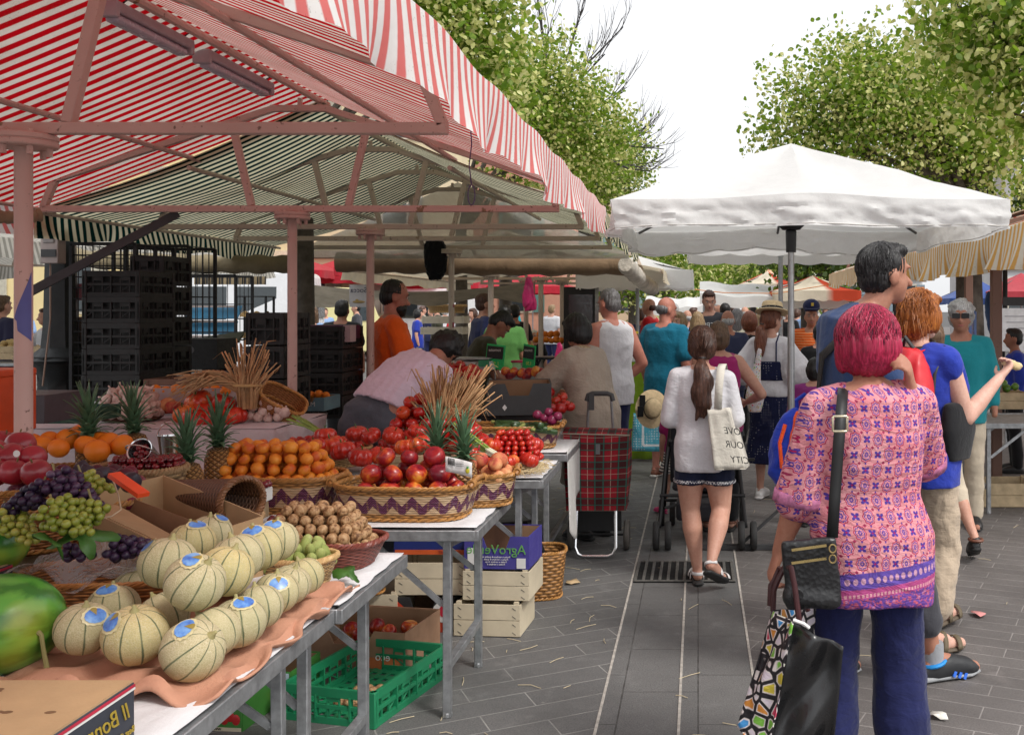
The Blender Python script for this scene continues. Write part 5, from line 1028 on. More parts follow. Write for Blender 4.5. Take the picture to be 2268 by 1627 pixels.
def basket(label,loc,lx,ly,h,mat,rim,rz=0,flare=1.18,thick=.010,handles=False,p=3.2,floor_=True,tilt=None,group=None,lift=.0):
    t=thing('basket',label,'basket',loc,rz,group)
    if tilt: t.rotation_euler=(tilt[0],tilt[1],rz)
    per=2*PI*math.sqrt((lx*lx+ly*ly)/2)/1.0
    def wall(u,v):
        a=u*2*PI; k=1/flare+(1-1/flare)*v**.8; x,y=sup(a,lx*k,ly*k,p); zz=h*v+lift*abs(math.cos(a))**3*v; return V(x,y,zz)
    m=MB(); m.sheet(wall,72,8,uvf=lambda u,v:(u*per*1.1,v*.13)); m.build('wall',mat,t,solid=thick*.5)
    if floor_:
        m=MB(); k=1/flare; n=40; pts=[(*sup(2*PI*i/n,lx*k,ly*k,p),.006) for i in range(n)]; m.add(pts,[tuple(range(n))]); m.build('base',mat,t,smooth=False)
    m=MB(); n=150
    for s_ in range(3):
        pts=[]
        for i in range(n):
            a=2*PI*i/n; x,y=sup(a,lx,ly,p); b=a*26+s_*2*PI/3; o=Vector((x,y,0)).normalized(); zz=h+lift*abs(math.cos(a))**3
            pts.append(V(x,y,zz)+o*thick*.55*math.cos(b)+V(0,0,thick*.6*math.sin(b)))
        m.tube(pts,thick*.52,5,closed=True)
    m.build('rim',rim,t)
    m=MB(); 
    for s_ in range(2):
        pts=[]
        for i in range(110):
            a=2*PI*i/110; k=1/flare; x,y=sup(a,lx*k*1.02,ly*k*1.02,p); b=a*22+s_*PI; o=Vector((x,y,0)).normalized(); pts.append(V(x,y,.010)+o*thick*.5*math.cos(b)+V(0,0,thick*.5*math.sin(b)))
        m.tube(pts,thick*.5,5,closed=True)
    m.build('foot_braid',rim,t)
    if handles:
        for sd in (-1,1):
            m=MB(); pts=[V(sd*lx*(1+.0),-ly*.55,h+lift)+V(0,0,.0)]+[V(sd*(lx+.006),ly*.55*math.sin(q),h+lift+.022*math.cos(q)) for q in [R(z) for z in range(-70,71,14)]]+[V(sd*lx,ly*.55,h+lift)]
            m.tube(pts,.011,8); m.build('handle',PM((.36,.16,.045),.35,.2,20),t)
            m=MB()
            for q in (-58,58):
                c=V(sd*(lx+.006),ly*.55*math.sin(R(q)),h+lift+.010)
                for z in range(4): m.tube([c+V(.014*math.cos(b),(z-1.5)*.007,.014*math.sin(b)) for b in [i*PI/5 for i in range(10)]],.004,5,closed=True)
            m.build('binding',rim,t)
    return t
# ================================================================ fruit prototypes
def fruit_mat(name,stops,scale=6,rough=.35,spec=.5,speck=None,rnd=.0,bumpv=.05,bs=90,coat=0.,axis=True,alt=None,sss=.03):
    t=NT(name); c=t.co(); inf=t.n('ObjectInfo'); r=inf.outputs['Random']; off=t.n('VectorMath',operation='SCALE'); 
    cv=t.vec(r,t.m('MULTIPLY',r,7.3),t.m('MULTIPLY',r,3.1)); off.inputs['Scale'].default_value=20; t.lk(cv,off.inputs[0]); ad=t.n('VectorMath',operation='ADD'); t.lk(c,ad.inputs[0]); t.lk(off.outputs[0],ad.inputs[1]); p=ad.outputs[0]
    f=t.noise(p,scale,4,.6); f=t.m('ADD',f,t.m('MULTIPLY',t.m('SUBTRACT',r,.5),rnd)); cc=t.ramp(f,stops)
    if speck: cc=t.mix(t.mr(t.vor(p,speck[0]),speck[1],speck[1]*.6,0,speck[3] if len(speck)>3 else .8),cc,speck[2])
    return t.fin(cc,rough,t.bump(t.noise(p,bs,3),bumpv,.003),spec=spec,coat=coat,sss=sss)
M_NECT=fruit_mat('nectarine_skin',[(.36,(.15,.006,.018)),(.5,(.32,.015,.015)),(.58,(.50,.07,.015)),(.68,(.66,.27,.035))],14,.3,speck=(260,.1,(.6,.25,.1),.25),rnd=.16)
M_PEACH=fruit_mat('peach_skin',[(.35,(.40,.05,.05)),(.5,(.62,.22,.10)),(.65,(.72,.42,.2))],12,.65,.2,rnd=.15)
M_APR=fruit_mat('apricot_skin',[(.35,(.55,.10,.02)),(.5,(.70,.22,.022)),(.65,(.78,.30,.035))],14,.45,.35,speck=(150,.12,(.3,.08,.02),.5),rnd=.15)
M_ORA=fruit_mat('orange_peel',[(.3,(.72,.17,.008)),(.7,(.80,.24,.012))],5,.45,.45,bumpv=.35,bs=260)
M_PLUM=fruit_mat('plum_skin',[(.35,(.05,.008,.02)),(.55,(.13,.012,.03)),(.7,(.22,.03,.05))],9,.35,.45,rnd=.2,speck=(220,.08,(.3,.12,.14),.4))
M_APPLE=fruit_mat('apple_skin',[(.3,(.20,.010,.02)),(.6,(.33,.016,.03)),(.75,(.46,.07,.05))],9,.28,.5,rnd=.1,speck=(190,.08,(.6,.3,.25),.4),coat=.2)
M_TOM=fruit_mat('tomato_skin',[(.3,(.36,.008,.008)),(.6,(.50,.018,.010)),(.78,(.58,.07,.015))],7,.28,.5,rnd=.3,coat=.2)
M_TOMR=fruit_mat('ribbed_tomato_skin',[(.3,(.40,.012,.008)),(.58,(.56,.035,.012)),(.72,(.66,.16,.03))],10,.28,.5,rnd=.3,coat=.2)
M_WAL=fruit_mat('walnut_shell',[(.36,(.13,.06,.025)),(.47,(.34,.19,.09)),(.7,(.50,.33,.18))],75,.6,.3,bumpv=1.,bs=75,rnd=.1)
M_ALM=fruit_mat('green_almond_skin',[(.3,(.22,.27,.07)),(.6,(.34,.38,.13)),(.75,(.42,.42,.22))],18,.75,.2,rnd=.1)
M_GAR=fruit_mat('garlic_skin',[(.3,(.42,.25,.22)),(.5,(.62,.46,.40)),(.7,(.70,.58,.52))],26,.55,.35,rnd=.1)
M_CHE=fruit_mat('cherry_skin',[(.3,(.09,.004,.010)),(.7,(.22,.012,.018))],20,.18,.5,rnd=.3,coat=.3)
M_GRG=fruit_mat('green_grape_skin',[(.3,(.16,.20,.02)),(.6,(.30,.32,.05)),(.75,(.40,.36,.09))],30,.3,.5,rnd=.2,sss=.12); M_GRP=fruit_mat('purple_grape_skin',[(.3,(.018,.010,.03)),(.6,(.05,.02,.055)),(.75,(.14,.08,.13))],30,.4,.4,rnd=.3)
STEM=PM((.16,.13,.05),.7); LEAFG=PM((.06,.16,.025),.45,.3,12,.3,40,trans=.25,name='leaf')
def proto(fn): 
    o=fn(); return o
def sphereoid(name,mat,r,prof=None,rib=0,nrib=0,n=18,stem=None,sz=.93,dim=.25,cleft=0.):
    m=MB(); k=12; pr=[]
    for i in range(k+1):
        a=PI*i/k; rr_=math.sin(a); z=-math.cos(a)*sz
        d=dim*math.exp(-((1-abs(math.cos(a)))*9)); z=z*(1-d); pr.append((max(.02,rr_)*r,z*r))
    m.lathe(pr,n,rib=rib,nrib=nrib)
    if cleft: 
        for q,(x,y,z) in enumerate(m.v):
            a=math.atan2(y,x); f=1-cleft*math.exp(-(a/.22)**2); m.v[q]=(x*f,y*f,z)
    o=m.build(name,mat,None,auto=False)
    if stem:
        s=MB(); s.tube([(0,0,r*sz*.72),(r*.05,0,r*sz*1.02),(r*.15,.0,r*sz*1.12)],r*.06,5); st=s.build('stem',stem,o)
    return o
def heap(proto_,label,cat,group,pts,rot=True,sc=(.85,1.1),seed=0,labels=None,r=None):
    rr=random.Random(seed); first=True; out=[]
    for i,p in enumerate(pts):
        e=(rr.uniform(-.9,.9),rr.uniform(-.9,.9),rr.uniform(0,6.28)) if rot is True else ((rr.uniform(-rot,rot),rr.uniform(-rot,rot),rr.uniform(0,6.28)))
        o=dup(proto_,p,e,rr.uniform(*sc)); tag(o,labels[i] if labels else label,cat,group); out.append(o)
    return out
def kill(o):
    for c in CH.pop(o.name,[]): kill(c)
    bpy.data.objects.remove(o)
def pile(cx,cy,z,lx,ly,r,layers,seed=0,shape=1.,fill=1.,dome=0.):
    # spheres set out on hex layers, each layer smaller and sitting in the hollows of the one below
    rr=random.Random(seed); out=[]
    for L in range(layers):
        ax,ay=lx-L*r*1.0*shape,ly-L*r*.9*shape
        if ax<0 and L: break
        ny=max(1,int(2*max(ay,0)/(r*1.78))+1)
        for iy in range(ny):
            y=0 if ny==1 else -ay+2*ay*iy/(ny-1); w=ax*math.sqrt(max(.05,1-(abs(y)/(ly+r))**2.6)); nx=max(1,int(2*w/(r*2.02))+1)
            for ix in range(nx):
                x=0 if nx==1 else -w+2*w*ix/(nx-1)+(r*.5 if iy%2 else 0)*(1 if ix<nx-1 else 0)
                if rr.random()>fill: continue
                e=1-(x/(lx+r))**2-(y/(ly+r))**2
                out.append(V(cx+x+rr.uniform(-.1,.1)*r,cy+y+rr.uniform(-.1,.1)*r,z+r+L*r*1.45+dome*max(0,e)+rr.uniform(-.08,.08)*r))
    return out
# ---- nectarine basket
basket('wide willow basket with purple zigzag band heaped with nectarines',(-1.19,4.08,.756),.285,.165,.135,WKZ,RIM,R(-4),handles=True)
N=sphereoid('nectarine',M_NECT,.043,cleft=.07,dim=.3)
P_=pile(-1.19,4.09,.825,.195,.10,.043,3,1,1.1)
heap(N,'red and yellow nectarine heaped in the front zigzag basket','nectarine','nectarines in the zigzag basket',P_,seed=1); 
# ---- second zigzag basket with peaches and pineapples
basket('smaller zigzag willow basket of peaches and pineapples at the table end',(-.965,4.33,.756),.17,.13,.135,WKZ,RIM,R(8),handles=True)
PE=sphereoid('peach',M_PEACH,.036,cleft=.06,dim=.28); heap(PE,'pale fuzzy peach beside the pineapple label tag','peach','peaches in the basket',pile(-.93,4.33,.845,.09,.08,.036,2,2),seed=2)
def pine_mat():
    t=NT('pineapple_skin'); uv=t.xyz(t.co('UV')); u,v=t.m('MULTIPLY',uv[0],11.),t.m('MULTIPLY',uv[1],11.)
    a=t.m('SUBTRACT',t.m('FRACT',t.m('ADD',u,v)),.5); b=t.m('SUBTRACT',t.m('FRACT',t.m('SUBTRACT',u,v)),.5); d=t.m('MAXIMUM',t.m('ABSOLUTE',a),t.m('ABSOLUTE',b)); e=t.m('SQRT',t.m('ADD',t.m('MULTIPLY',a,a),t.m('MULTIPLY',b,b)))
    cc=t.ramp(d,[(.1,(.42,.24,.09)),(.3,(.34,.16,.045)),(.42,(.16,.075,.025)),(.5,(.05,.03,.012))]); cc=t.mix(t.mr(e,.1,.05),cc,(.12,.06,.03)); H=t.m('SUBTRACT',.5,d); return t.fin(cc,.5,t.bump(H,.9,.015))
M_PINE=pine_mat(); M_PLEAF=PM((.10,.19,.10),.4,.35,18,.2,60,rnd=.3,name='pineapple_leaf')
def pineapple(label,loc,rz=0,h=.19,r=.065,ch=.19,tag_=False,seed=0,tilt=(0,0)):
    t=thing('pineapple',label,'pineapple',loc,rz,'pineapples'); t.rotation_euler=(tilt[0],tilt[1],rz)
    m=MB(); m.lathe([(r*.6,0),(r*.92,h*.12),(r,h*.4),(r*.97,h*.7),(r*.75,h*.93),(r*.3,h)],22); m.build('fruit_body',M_PINE,t)
    m=MB(); rr=random.Random(seed)
    for i in range(46):
        f=i/46; a=i*2.399; L=ch*(.45+.55*f)*rr.uniform(.85,1.1); out=(1-f)*1.15+.12; z0=h*.97+f*.075; p0=V(math.cos(a),math.sin(a),0)
        w=.0175*(1-.3*f); side=V(-math.sin(a),math.cos(a),0); pts=[]
        for q in range(5):
            g=q/4; an=out*(.55+.75*g); pts.append((p0*(.012*(1-f)+L*g*math.sin(an)*.85)+V(0,0,z0+L*g*math.cos(min(an,1.5))),w*(1-g)**.7*(1 if q else .8)))
        vs=[]; 
        for p,ww in pts: vs+= [p-side*ww,p+V(p0.x,p0.y,0)*(-.004),p+side*ww]
        m.add(vs,[(3*q+e,3*q+e+1,3*q+e+4,3*q+e+3) for q in range(4) for e in (0,1)])
    m.build('leaf_crown',M_PLEAF,t,solid=.0012,auto=False)
    return t
pineapple('pineapple standing just behind the nectarine pile',(-1.115,4.24,.80),0,.17,.055,.19,seed=1)
pt=pineapple('pineapple with a hanging paper barcode tag above the peaches',(-.995,4.22,.79),1,.17,.058,.17,seed=2)
TG=thing('paper_tag','white paper barcode tag hung on a pineapple','tag',at(1017,1026,556),0); m=MB(); m.sheet(lambda u,v:V(-.052+u*.105,-.01+.010*math.sin(u*3),.03-.06*v-.025*u),6,3); m.build('card',PM((.72,.71,.70),.5,.03),TG,solid=.001)
m=MB(); 
for i in range(9): m.box((-.040+i*.0032,-.0115,.012-.0008*i),(.0016 if i%3 else .0022,.002,.028))
for i in range(4): m.box((.005,-.008,.0+.007*i-.008),(.03,.002,.0012))
m.build('barcode',BLK,TG,smooth=False); m=MB(); m.ball((.035,-.006,-.028),(.009,.003,.011),10,6); m.build('logo',PM((.5,.45,.03),.5),TG); m=MB(); m.ball((.035,-.008,-.015),(.005,.003,.005),8,5); m.build('logo_leaf',PM((.05,.25,.06),.5),TG)
# ---- apricots
basket('wide willow zigzag basket of apricots behind the white punnet',(-1.78,4.20,.756),.28,.16,.15,WKZ,RIM,R(-6),handles=False)
A=sphereoid('apricot',M_APR,.0285,cleft=.06,dim=.2); heap(A,'small orange apricot heaped in the willow basket','apricot','apricots in the basket',pile(-1.78,4.19,.87,.23,.13,.0285,4,3,.9),seed=3)
# ---- walnuts and almonds
basket('shallow reddish basket of walnuts at the table edge',(-1.245,3.30,.756),.20,.12,.085,WKR,PM((.2,.05,.035),.5),R(-8),flare=1.3)
W=sphereoid('walnut',M_WAL,.0188,sz=1.12,dim=.05,rib=.04,nrib=2,n=16); heap(W,'brown wrinkled walnut in the shallow reddish basket','walnut','walnuts in the basket',pile(-1.26,3.30,.81,.17,.105,.0188,5,4,1.0),seed=4)
basket('light wicker basket of green almonds in front of the walnuts',(-1.245,3.06,.756),.125,.085,.085,WKL,RIML,R(-14),flare=1.3)
AL=sphereoid('green_almond',M_ALM,.0165,sz=1.55,dim=.0,n=12); heap(AL,'fuzzy green almond in the light wicker basket','almond','green almonds in the basket',pile(-1.245,3.07,.805,.10,.07,.0165,3,5,1.1),seed=5)
# ---- melon tray
MOLD=PM((.50,.25,.16),.85,.08,15,.4,130,name='moulded_pulp')
def tray(u,v):
    x=-1.60+u*.57; y=2.12+v*.92; k=.022*math.sin(u*3*2*PI+.6)*math.sin(v*5*2*PI)
    e=min(u,1-u,v,1-v); z=.768+k*.55+(.016*math.sin(u*19)+.014*math.sin(v*24) if e<.05 else 0)
    return V(x+.012*math.sin(v*31)*(1 if u>.95 else 0),y+.012*math.sin(u*20)*(1 if v<.05 else 0),z)
m=MB(); m.sheet(tray,44,60); tag(m.build('melon_tray',MOLD,None,solid=.006),'terracotta moulded pulp tray holding the melons','tray')
def melon_mat():
    t=NT('melon_rind'); c=t.co(); X=t.xyz(c); a=t.m('ARCTAN2',X[1],X[0]); nz=t.noise(c,14,4,.6); aa=t.m('ADD',a,t.m('MULTIPLY',t.m('SUBTRACT',nz,.5),.07)); r=t.n('ObjectInfo').outputs['Random']
    f=t.m('ABSOLUTE',t.m('SUBTRACT',t.m('FRACT',t.m('MULTIPLY',t.m('ADD',aa,PI),10/(2*PI))),.5)); net=t.vor(t.map(c,(1,1,1)),190,'DISTANCE_TO_EDGE'); net2=t.noise(c,130,3,.7,dist=1.)
    base=t.mix(t.mr(nz,.3,.7),(.43,.365,.205),(.57,.485,.30)); base=t.mix(t.mr(r,.55,1.,0,.55),base,(.66,.50,.16)); base=t.mix(t.mr(net,.12,.03,0,.6),base,(.66,.58,.40)); base=t.mix(t.mr(net2,.45,.65,0,.35),base,(.33,.28,.13))
    base=t.mix(t.mr(t.noise(c,5,4,.6),.45,.7,0,.45),base,(.30,.31,.14)); cc=t.mix(t.mr(t.m('ADD',f,t.m('MULTIPLY',t.m('SUBTRACT',t.noise(c,26,3),.5),.07)),.075,.02),base,t.mix(t.mr(nz,.35,.65),(.075,.10,.05),(.17,.19,.10)))
    H=t.m('ADD',t.mr(net,.10,.03),t.m('MULTIPLY',t.mr(f,.055,.0),-1.)); return t.fin(cc,.62,t.bump(H,.35,.004),spec=.3)
M_MEL=melon_mat(); M_STK=fruit_mat('sticker_foil',[(.3,(.04,.11,.42)),(.5,(.10,.25,.62)),(.7,(.22,.42,.72))],40,.3,.5); M_STKY=PM((.62,.54,.30),.4,.2,60); M_STKB=PM((.30,.22,.05),.4)
def melon(label,px,py,s,dia,top,stick=None,seed=0):
    rr=random.Random(seed); c=at(px,py,s); r=dia*.475
    t=MB(); k=14; t.lathe([(max(.02,math.sin(PI*i/k))*r*(1.0),-math.cos(PI*i/k)*r*.95*(1-.10*math.exp(-((1-abs(math.cos(PI*i/k)))*12)))) for i in range(k+1)],40,rib=-.012,nrib=10)
    o=t.build('melon',M_MEL,None,loc=c,auto=False); tag(o,label,'melon','melons on the tray')
    q=Vector((0,0,1)).rotation_difference(Vector(top).normalized()); o.rotation_mode='QUATERNION'; o.rotation_quaternion=q@Quaternion((0,0,1),rr.uniform(0,.6))
    m=MB(); m.lathe([(r*.16,r*.84),(r*.13,r*.90),(r*.07,r*.97),(r*.065,r*1.06),(r*.045,r*1.08)],10); m.build('stem',PM((.34,.30,.13),.7),o)
    if stick is not None:
        d=(o.rotation_quaternion.inverted()@Vector(stick)).normalized(); tv=d.cross(V(0,0,1)).normalized(); bv=tv.cross(d)
        def S(rad,off,sc=1,jag=0,oy=0,el=1.4):
            vs=[d*r*off]; 
            n=26
            for i in range(n):
                a=2*PI*i/n; q_=rad*(1+(jag if i%2 else 0)); p=d+tv*math.cos(a)*q_*el+bv*(math.sin(a)*q_+oy); vs.append(p.normalized()*r*off)
            return vs,[(0,1+i,1+(i+1)%n) for i in range(n)]
        m=MB(); m.add(*S(.37,1.012,jag=.10)); m.build('sticker_edge',M_STKY,o); m=MB(); m.add(*S(.285,1.02,jag=.05)); m.build('sticker',M_STK,o,smooth=True); m=MB(); m.add(*S(.085,1.028,oy=.25)); m.build('emblem',M_STKB,o)
    return o
ML=[('melon at the very corner of the tray, stem pointing sideways, blue sticker on top',427,1439,985,.147,(.7,-.15,.55),(-.05,-.45,.9)),
('upright melon with a big blue sticker resting behind the corner melon',300,1405,962,.150,(.10,-.25,1),(-.45,-.62,.62)),
('melon beside the watermelon, with its sticker half turned away',186,1391,945,.134,(.15,-.1,1),(.62,-.35,.55)),
('melon peeking above two others with a brown and blue sticker near the wicker edge',250,1346,880,.132,(-.1,.2,1),(.0,-.45,.9)),
('shaded plain melon tucked behind the pile near the wicker edge',300,1310,830,.130,(0,.1,1),None),
('half hidden shaded melon between the stickered ones',362,1362,900,.128,(-.5,.1,.8),None),
('top melon facing out with a long blue oval sticker',432,1289,945,.143,(.55,-.1,.8),(.05,-.35,.93)),
('large yellowish melon on the upper row with a small sticker at its shoulder',372,1246,880,.145,(.15,.1,1),(-.6,-.25,.7)),
('plain melon on the upper row behind the top one',500,1264,900,.138,(.3,.2,.9),None),
('melon at the back of the heap with a tilted sticker on its crown',424,1203,800,.132,(-.1,.1,1),(.35,-.15,.9)),
('melon rearmost of the heap below the cardboard box',466,1184,765,.13,(0,0,1),(.5,.1,.8)),
('plain ribbed melon leaning on the upper row, no sticker',527,1235,848,.14,(-.3,.0,.9),None),
('bright yellow melon on the upper row with a large round sticker',571,1214,815,.140,(-.2,-.05,1),(-.02,-.5,.85)),
('last upper melon near the almonds with a crown shaped sticker',611,1197,792,.128,(.05,.1,1),(.05,-.45,.85)),
('plain melon on the tray edge just behind the corner melon',470,1404,945,.135,(-.55,.1,.7),None),
('melon on the tray edge with sticker turned up',528,1378,915,.135,(-.1,0,1),(.35,-.3,.88)),
('melon on the tray edge with a dry stem scar, no sticker',571,1345,870,.13,(-.2,.15,.9),None),
('melon on the tray edge with a torn foil sticker hanging down its side',612,1312,830,.125,(.0,.1,1),(.35,-.6,.55)),
('small melon near the tray end beside the foil one',642,1294,803,.118,(.3,0,.9),None),
('final yellowish melon at the tray end by the green leaf',672,1277,782,.120,(-.3,0,.9),None)]
for i,(lab,px,py,s,dia,tp,stk) in enumerate(ML): melon(lab,px,py,s,dia,tp,stk,i)
# ---- watermelons
def wm_mat():
    t=NT('watermelon_rind'); c=t.co(); n=t.noise(t.map(c,(1.2,1.2,5)),3.,5,.6,dist=.8); n2=t.noise(c,16,4); X=t.xyz(c); a=t.m('ARCTAN2',X[1],X[2]); s=t.m('SINE',t.m('ADD',t.m('MULTIPLY',a,9.),t.m('MULTIPLY',n,9.)))
    cc=t.mix(t.mr(s,-.6,.8),(.03,.17,.02),(.11,.36,.05)); cc=t.mix(t.mr(n2,.5,.72,0,.6),cc,(.16,.40,.05)); cc=t.mix(t.m('MULTIPLY',t.mr(t.noise(c,3.1,3),.58,.72),.8),cc,(.45,.42,.03)); return t.fin(cc,.28,t.bump(n2,.08,.004),spec=.5,coat=.25)
M_WM=wm_mat()
def watermelon(label,c,r,stem_dir,seed):
    m=MB(); m.ball((0,0,0),(r*1.12,r,r*.98),40,24); o=m.build('watermelon',M_WM,None,loc=c,auto=False); o.rotation_euler=(0,0,seed*.7); tag(o,label,'watermelon')
    d=(Matrix.Rotation(-seed*.7,3,'Z')@Vector(stem_dir)).normalized(); s=MB(); p=Vector((d.x*r*1.1,d.y*r,d.z*r*.98)); s.tube([p*.97,p*1.06+V(0,0,-.005),p*1.12+V(0,0,-.04),p*1.22+V(0,0,-.085),p*1.32+V(0,0,-.092)],[.007,.005,.005,.006,.008],7); s.build('stem',PM((.25,.22,.08),.7),o); return o
watermelon('big green watermelon with a yellow patch and curling stem beside the melon tray',at(22,1382,945)+V(-.02,0,0),.118,(.9,-.35,-.05),1)
watermelon('second watermelon further back beside the grapes',at(-12,1205,830)+V(-.01,0,0),.085,(0,.6,.5),2)
# ---- printed dark fruit boxes with gilt lettering
CARD=PM((.42,.27,.14),.8,.08,10,.2,150,name='cardboard'); CARDD=PM((.26,.15,.08),.8,.1,10,.2,150); PRN=PM((.035,.04,.055),.55,.1,name='printed_board'); GILT=PM((.38,.27,.03),.45,name='gilt'); REDP=PM((.45,.02,.05),.6); WHP=PM((.7,.69,.67),.6,.05)
def fruit_box(label,c,w,d,h,mat,rz=0,holes=True,name='fruit_box'):
    t=thing(name,label,'box',c,rz); m=MB(); m.box((0,0,h/2),(w,d,h)); m.build('box_body',mat,t,bevel=.003)
    return t
T=fruit_box('dark printed fruit box with gilt script and speckled cardboard lid beside the watermelon',(-1.46,1.79,.756),.72,.30,.118,PRN)
m=MB(); m.box((.0,0,.1195),(.716,.296,.004)); m.build('lid',CARD,T)
m=MB(); rr=random.Random(3)
for i in range(16): 
    x,y=-.3+.6*rr.random(),-.12+.24*rr.random(); m.lathe([(.007,.1218),(.006,.1222)],10,(x,y,0),sx=1.5)
m.build('hole',PM((.16,.08,.035),.9),T)
m=MB(); m.box((.3612,0,.112),(.002,.296,.005)); m.box((0,-.1512,.112),(.716,.002,.005)); m.build('red_edge',REDP,T); m=MB(); m.box((.3614,0,.1065),(.002,.296,.004)); m.box((0,-.1514,.1065),(.716,.002,.004)); m.build('white_edge',WHP,T)
lettering('Il Bonnar',.047,GILT,T,frame((.3625,.045,.072),(0,1,0),(0,0,1)),True,shear=.35); lettering('Best Quality',.018,GILT,T,frame((.3625,.10,.030),(0,1,0),(0,0,1)),True)
m=MB(); m.lathe([(.032,0),(.032,.001)],16,(.3615,-.03,.02),M=Matrix.Rotation(R(90),3,'Y'),sx=1); m.build('hand_hole',WHP,T)
T=fruit_box('small dark printed box under the grapes near the white paper',(-2.0,2.50,.756),.36,.28,.17,PRN); m=MB(); m.box((.181,0,.164),(.002,.27,.006)); m.build('red_edge',REDP,T); m=MB(); m.box((0,0,.1715),(.356,.276,.003)); m.build('lid',CARD,T)
# raised display stands for the back rows
def riser(label,x0,x1,y0,y1,z0,z1,mat): 
    t=thing('display_crate',label,'crate',((x0+x1)/2,(y0+y1)/2,z0)); w,d,h=x1-x0,y1-y0,z1-z0; m=MB(); m.box((0,0,h/2),(w,d,h)); m.build('box_body',mat,t,bevel=.004); m=MB(); 
    for k in range(3): m.box((0,-d/2-.003,h*(.2+.3*k)),(w,.005,h*.2))
    m.build('slat',mat,t); return t
WOODC=PM((.50,.38,.23),.75,.2,15,.25,60,name='poplar_wood')
riser('low display crate under the plum and apple baskets',-2.9,-1.95,2.7,3.45,.756,.90,WOODC); riser('low display crate under the orange and pineapple baskets',-2.75,-1.75,3.86,4.48,.756,.88,WOODC)
# ---- wicker trays behind melons, plastic film
basket('low orange wicker tray of black grapes behind the melons',(-1.60,2.70,.762),.24,.14,.125,WKO,PM((.45,.18,.05),.5),R(6),flare=1.15,thick=.008)
t=NT('plastic_film'); FILM=t.fin((.75,.74,.76),.15,t.bump(t.noise(t.co(),9,4,.6,dist=1.5),1.,.03),spec=.6,alpha=.35)
m=MB(); m.sheet(lambda u,v:V(-1.80+u*.36,2.56+v*.20+.02*math.sin(u*7),.905+.035*math.sin(u*9+v*4)*math.cos(v*6)+.03*v),18,12); tag(m.build('plastic_film',FILM),'crumpled clear plastic film over the wicker tray','plastic film')
m=MB(); m.sheet(lambda u,v:V(-1.75+u*.5,2.78+v*.25+.05*u,.80+.02*math.sin(u*5)*v+.02*v),10,6); tag(m.build('paper_sheet',PAPER,None,solid=.001),'white wrapping paper sheet under the brown cardboard box','paper')
# ---- grapes: each bunch a thing of its own
def bunch(label,c,L,w,mat,gr,n,seed,dir=(1,0,-.3),cat='grapes',flat=.6):
    t=thing('grape_bunch',label,cat,c,0,'grape bunches'); rr=random.Random(seed); gr*=.84; L*=.82; w*=.86; d=Vector(dir).normalized(); m=MB(); pts=[]; a0=d.cross(V(0,0,1)).normalized(); up=a0.cross(d)
    tries=0
    while len(pts)<n and tries<4000:
        tries+=1; f=rr.random(); q=w*(1-.75*f)*math.sqrt(rr.random()); an=rr.uniform(0,2*PI); p=d*L*f+a0*q*math.cos(an)+up*q*math.sin(an)*flat
        if all((p-k).length>gr*1.62 for k in pts): pts.append(p)
    for p in pts: m.ball(p,gr*rr.uniform(.9,1.08),10,7)
    m.build('grape',mat,t,auto=False); t_=t.children[0]; t_['label']=''; del t_['label']
    s=MB(); s.tube([d*-.03+up*.03,d*.0,d*L*.4+up*.01,d*L*.8],.003,5); s.build('stalk',PM((.25,.2,.08),.7),t); return t
G=at
bunch('green grape bunch nearest the watermelon',G(120,1130,880),.15,.075,M_GRG,.0125,60,1,(.75,-.3,-.35)); bunch('green grape bunch lying over its own leaf',G(205,1115,860),.10,.065,M_GRG,.0125,48,2,(-.1,-.3,-.6)); bunch('green grape bunch at the picture edge',G(15,1145,860),.13,.06,M_GRG,.0125,46,3,(.6,-.2,-.4)); bunch('green grape bunch on top behind the black grapes',G(185,1060,790),.11,.05,M_GRG,.0125,34,9,(.7,.2,-.35))
bunch('black grape bunch on top of the grape heap',G(125,1060,840),.17,.075,M_GRP,.0135,60,4,(.8,-.1,-.45)); bunch('black grape bunch between the green ones',G(90,1090,850),.14,.06,M_GRP,.0135,48,5,(-.5,-.2,-.3)); bunch('black grape bunch in the wicker tray',G(255,1212,835),.14,.06,M_GRP,.0145,44,6,(.9,.1,-.05)); bunch('loose black grapes near the leaf tip',G(150,1222,850),.09,.035,M_GRP,.0145,13,7,(.8,0,-.1)); bunch('black grape bunch sliding down beside the box',G(160,1085,830),.12,.06,M_GRP,.013,40,8,(.6,-.2,-.55))
def leaf_obj(label,c,sz,rot,seed,lobes=5):
    m=MB(); n=40; vs=[V(0,0,0)]
    for i in range(n):
        a=2*PI*i/n; q=sz*(.72+.28*math.cos(a*lobes)+.05*math.sin(a*23)); vs.append(V(q*math.cos(a),q*math.sin(a)*.85,.18*q*math.sin(a*3+seed)-.25*q*q/sz))
    m.add(vs,[(0,1+i,1+(i+1)%n) for i in range(n)]); o=m.build('vine_leaf',LEAFG,None,loc=c,solid=.0008); o.rotation_euler=rot; return tag(o,label,'leaf')
leaf_obj('jagged green vine leaf under the green grapes',G(185,1180,880),.085,(R(25),R(10),.5),1); leaf_obj('darker vine leaf drooping towards the plastic film',G(118,1195,900),.06,(R(40),R(20),2),2); leaf_obj('green leaf drooping over the table edge past the last melon',G(770,1265,722),.05,(R(10),R(25),-.4),3,3)
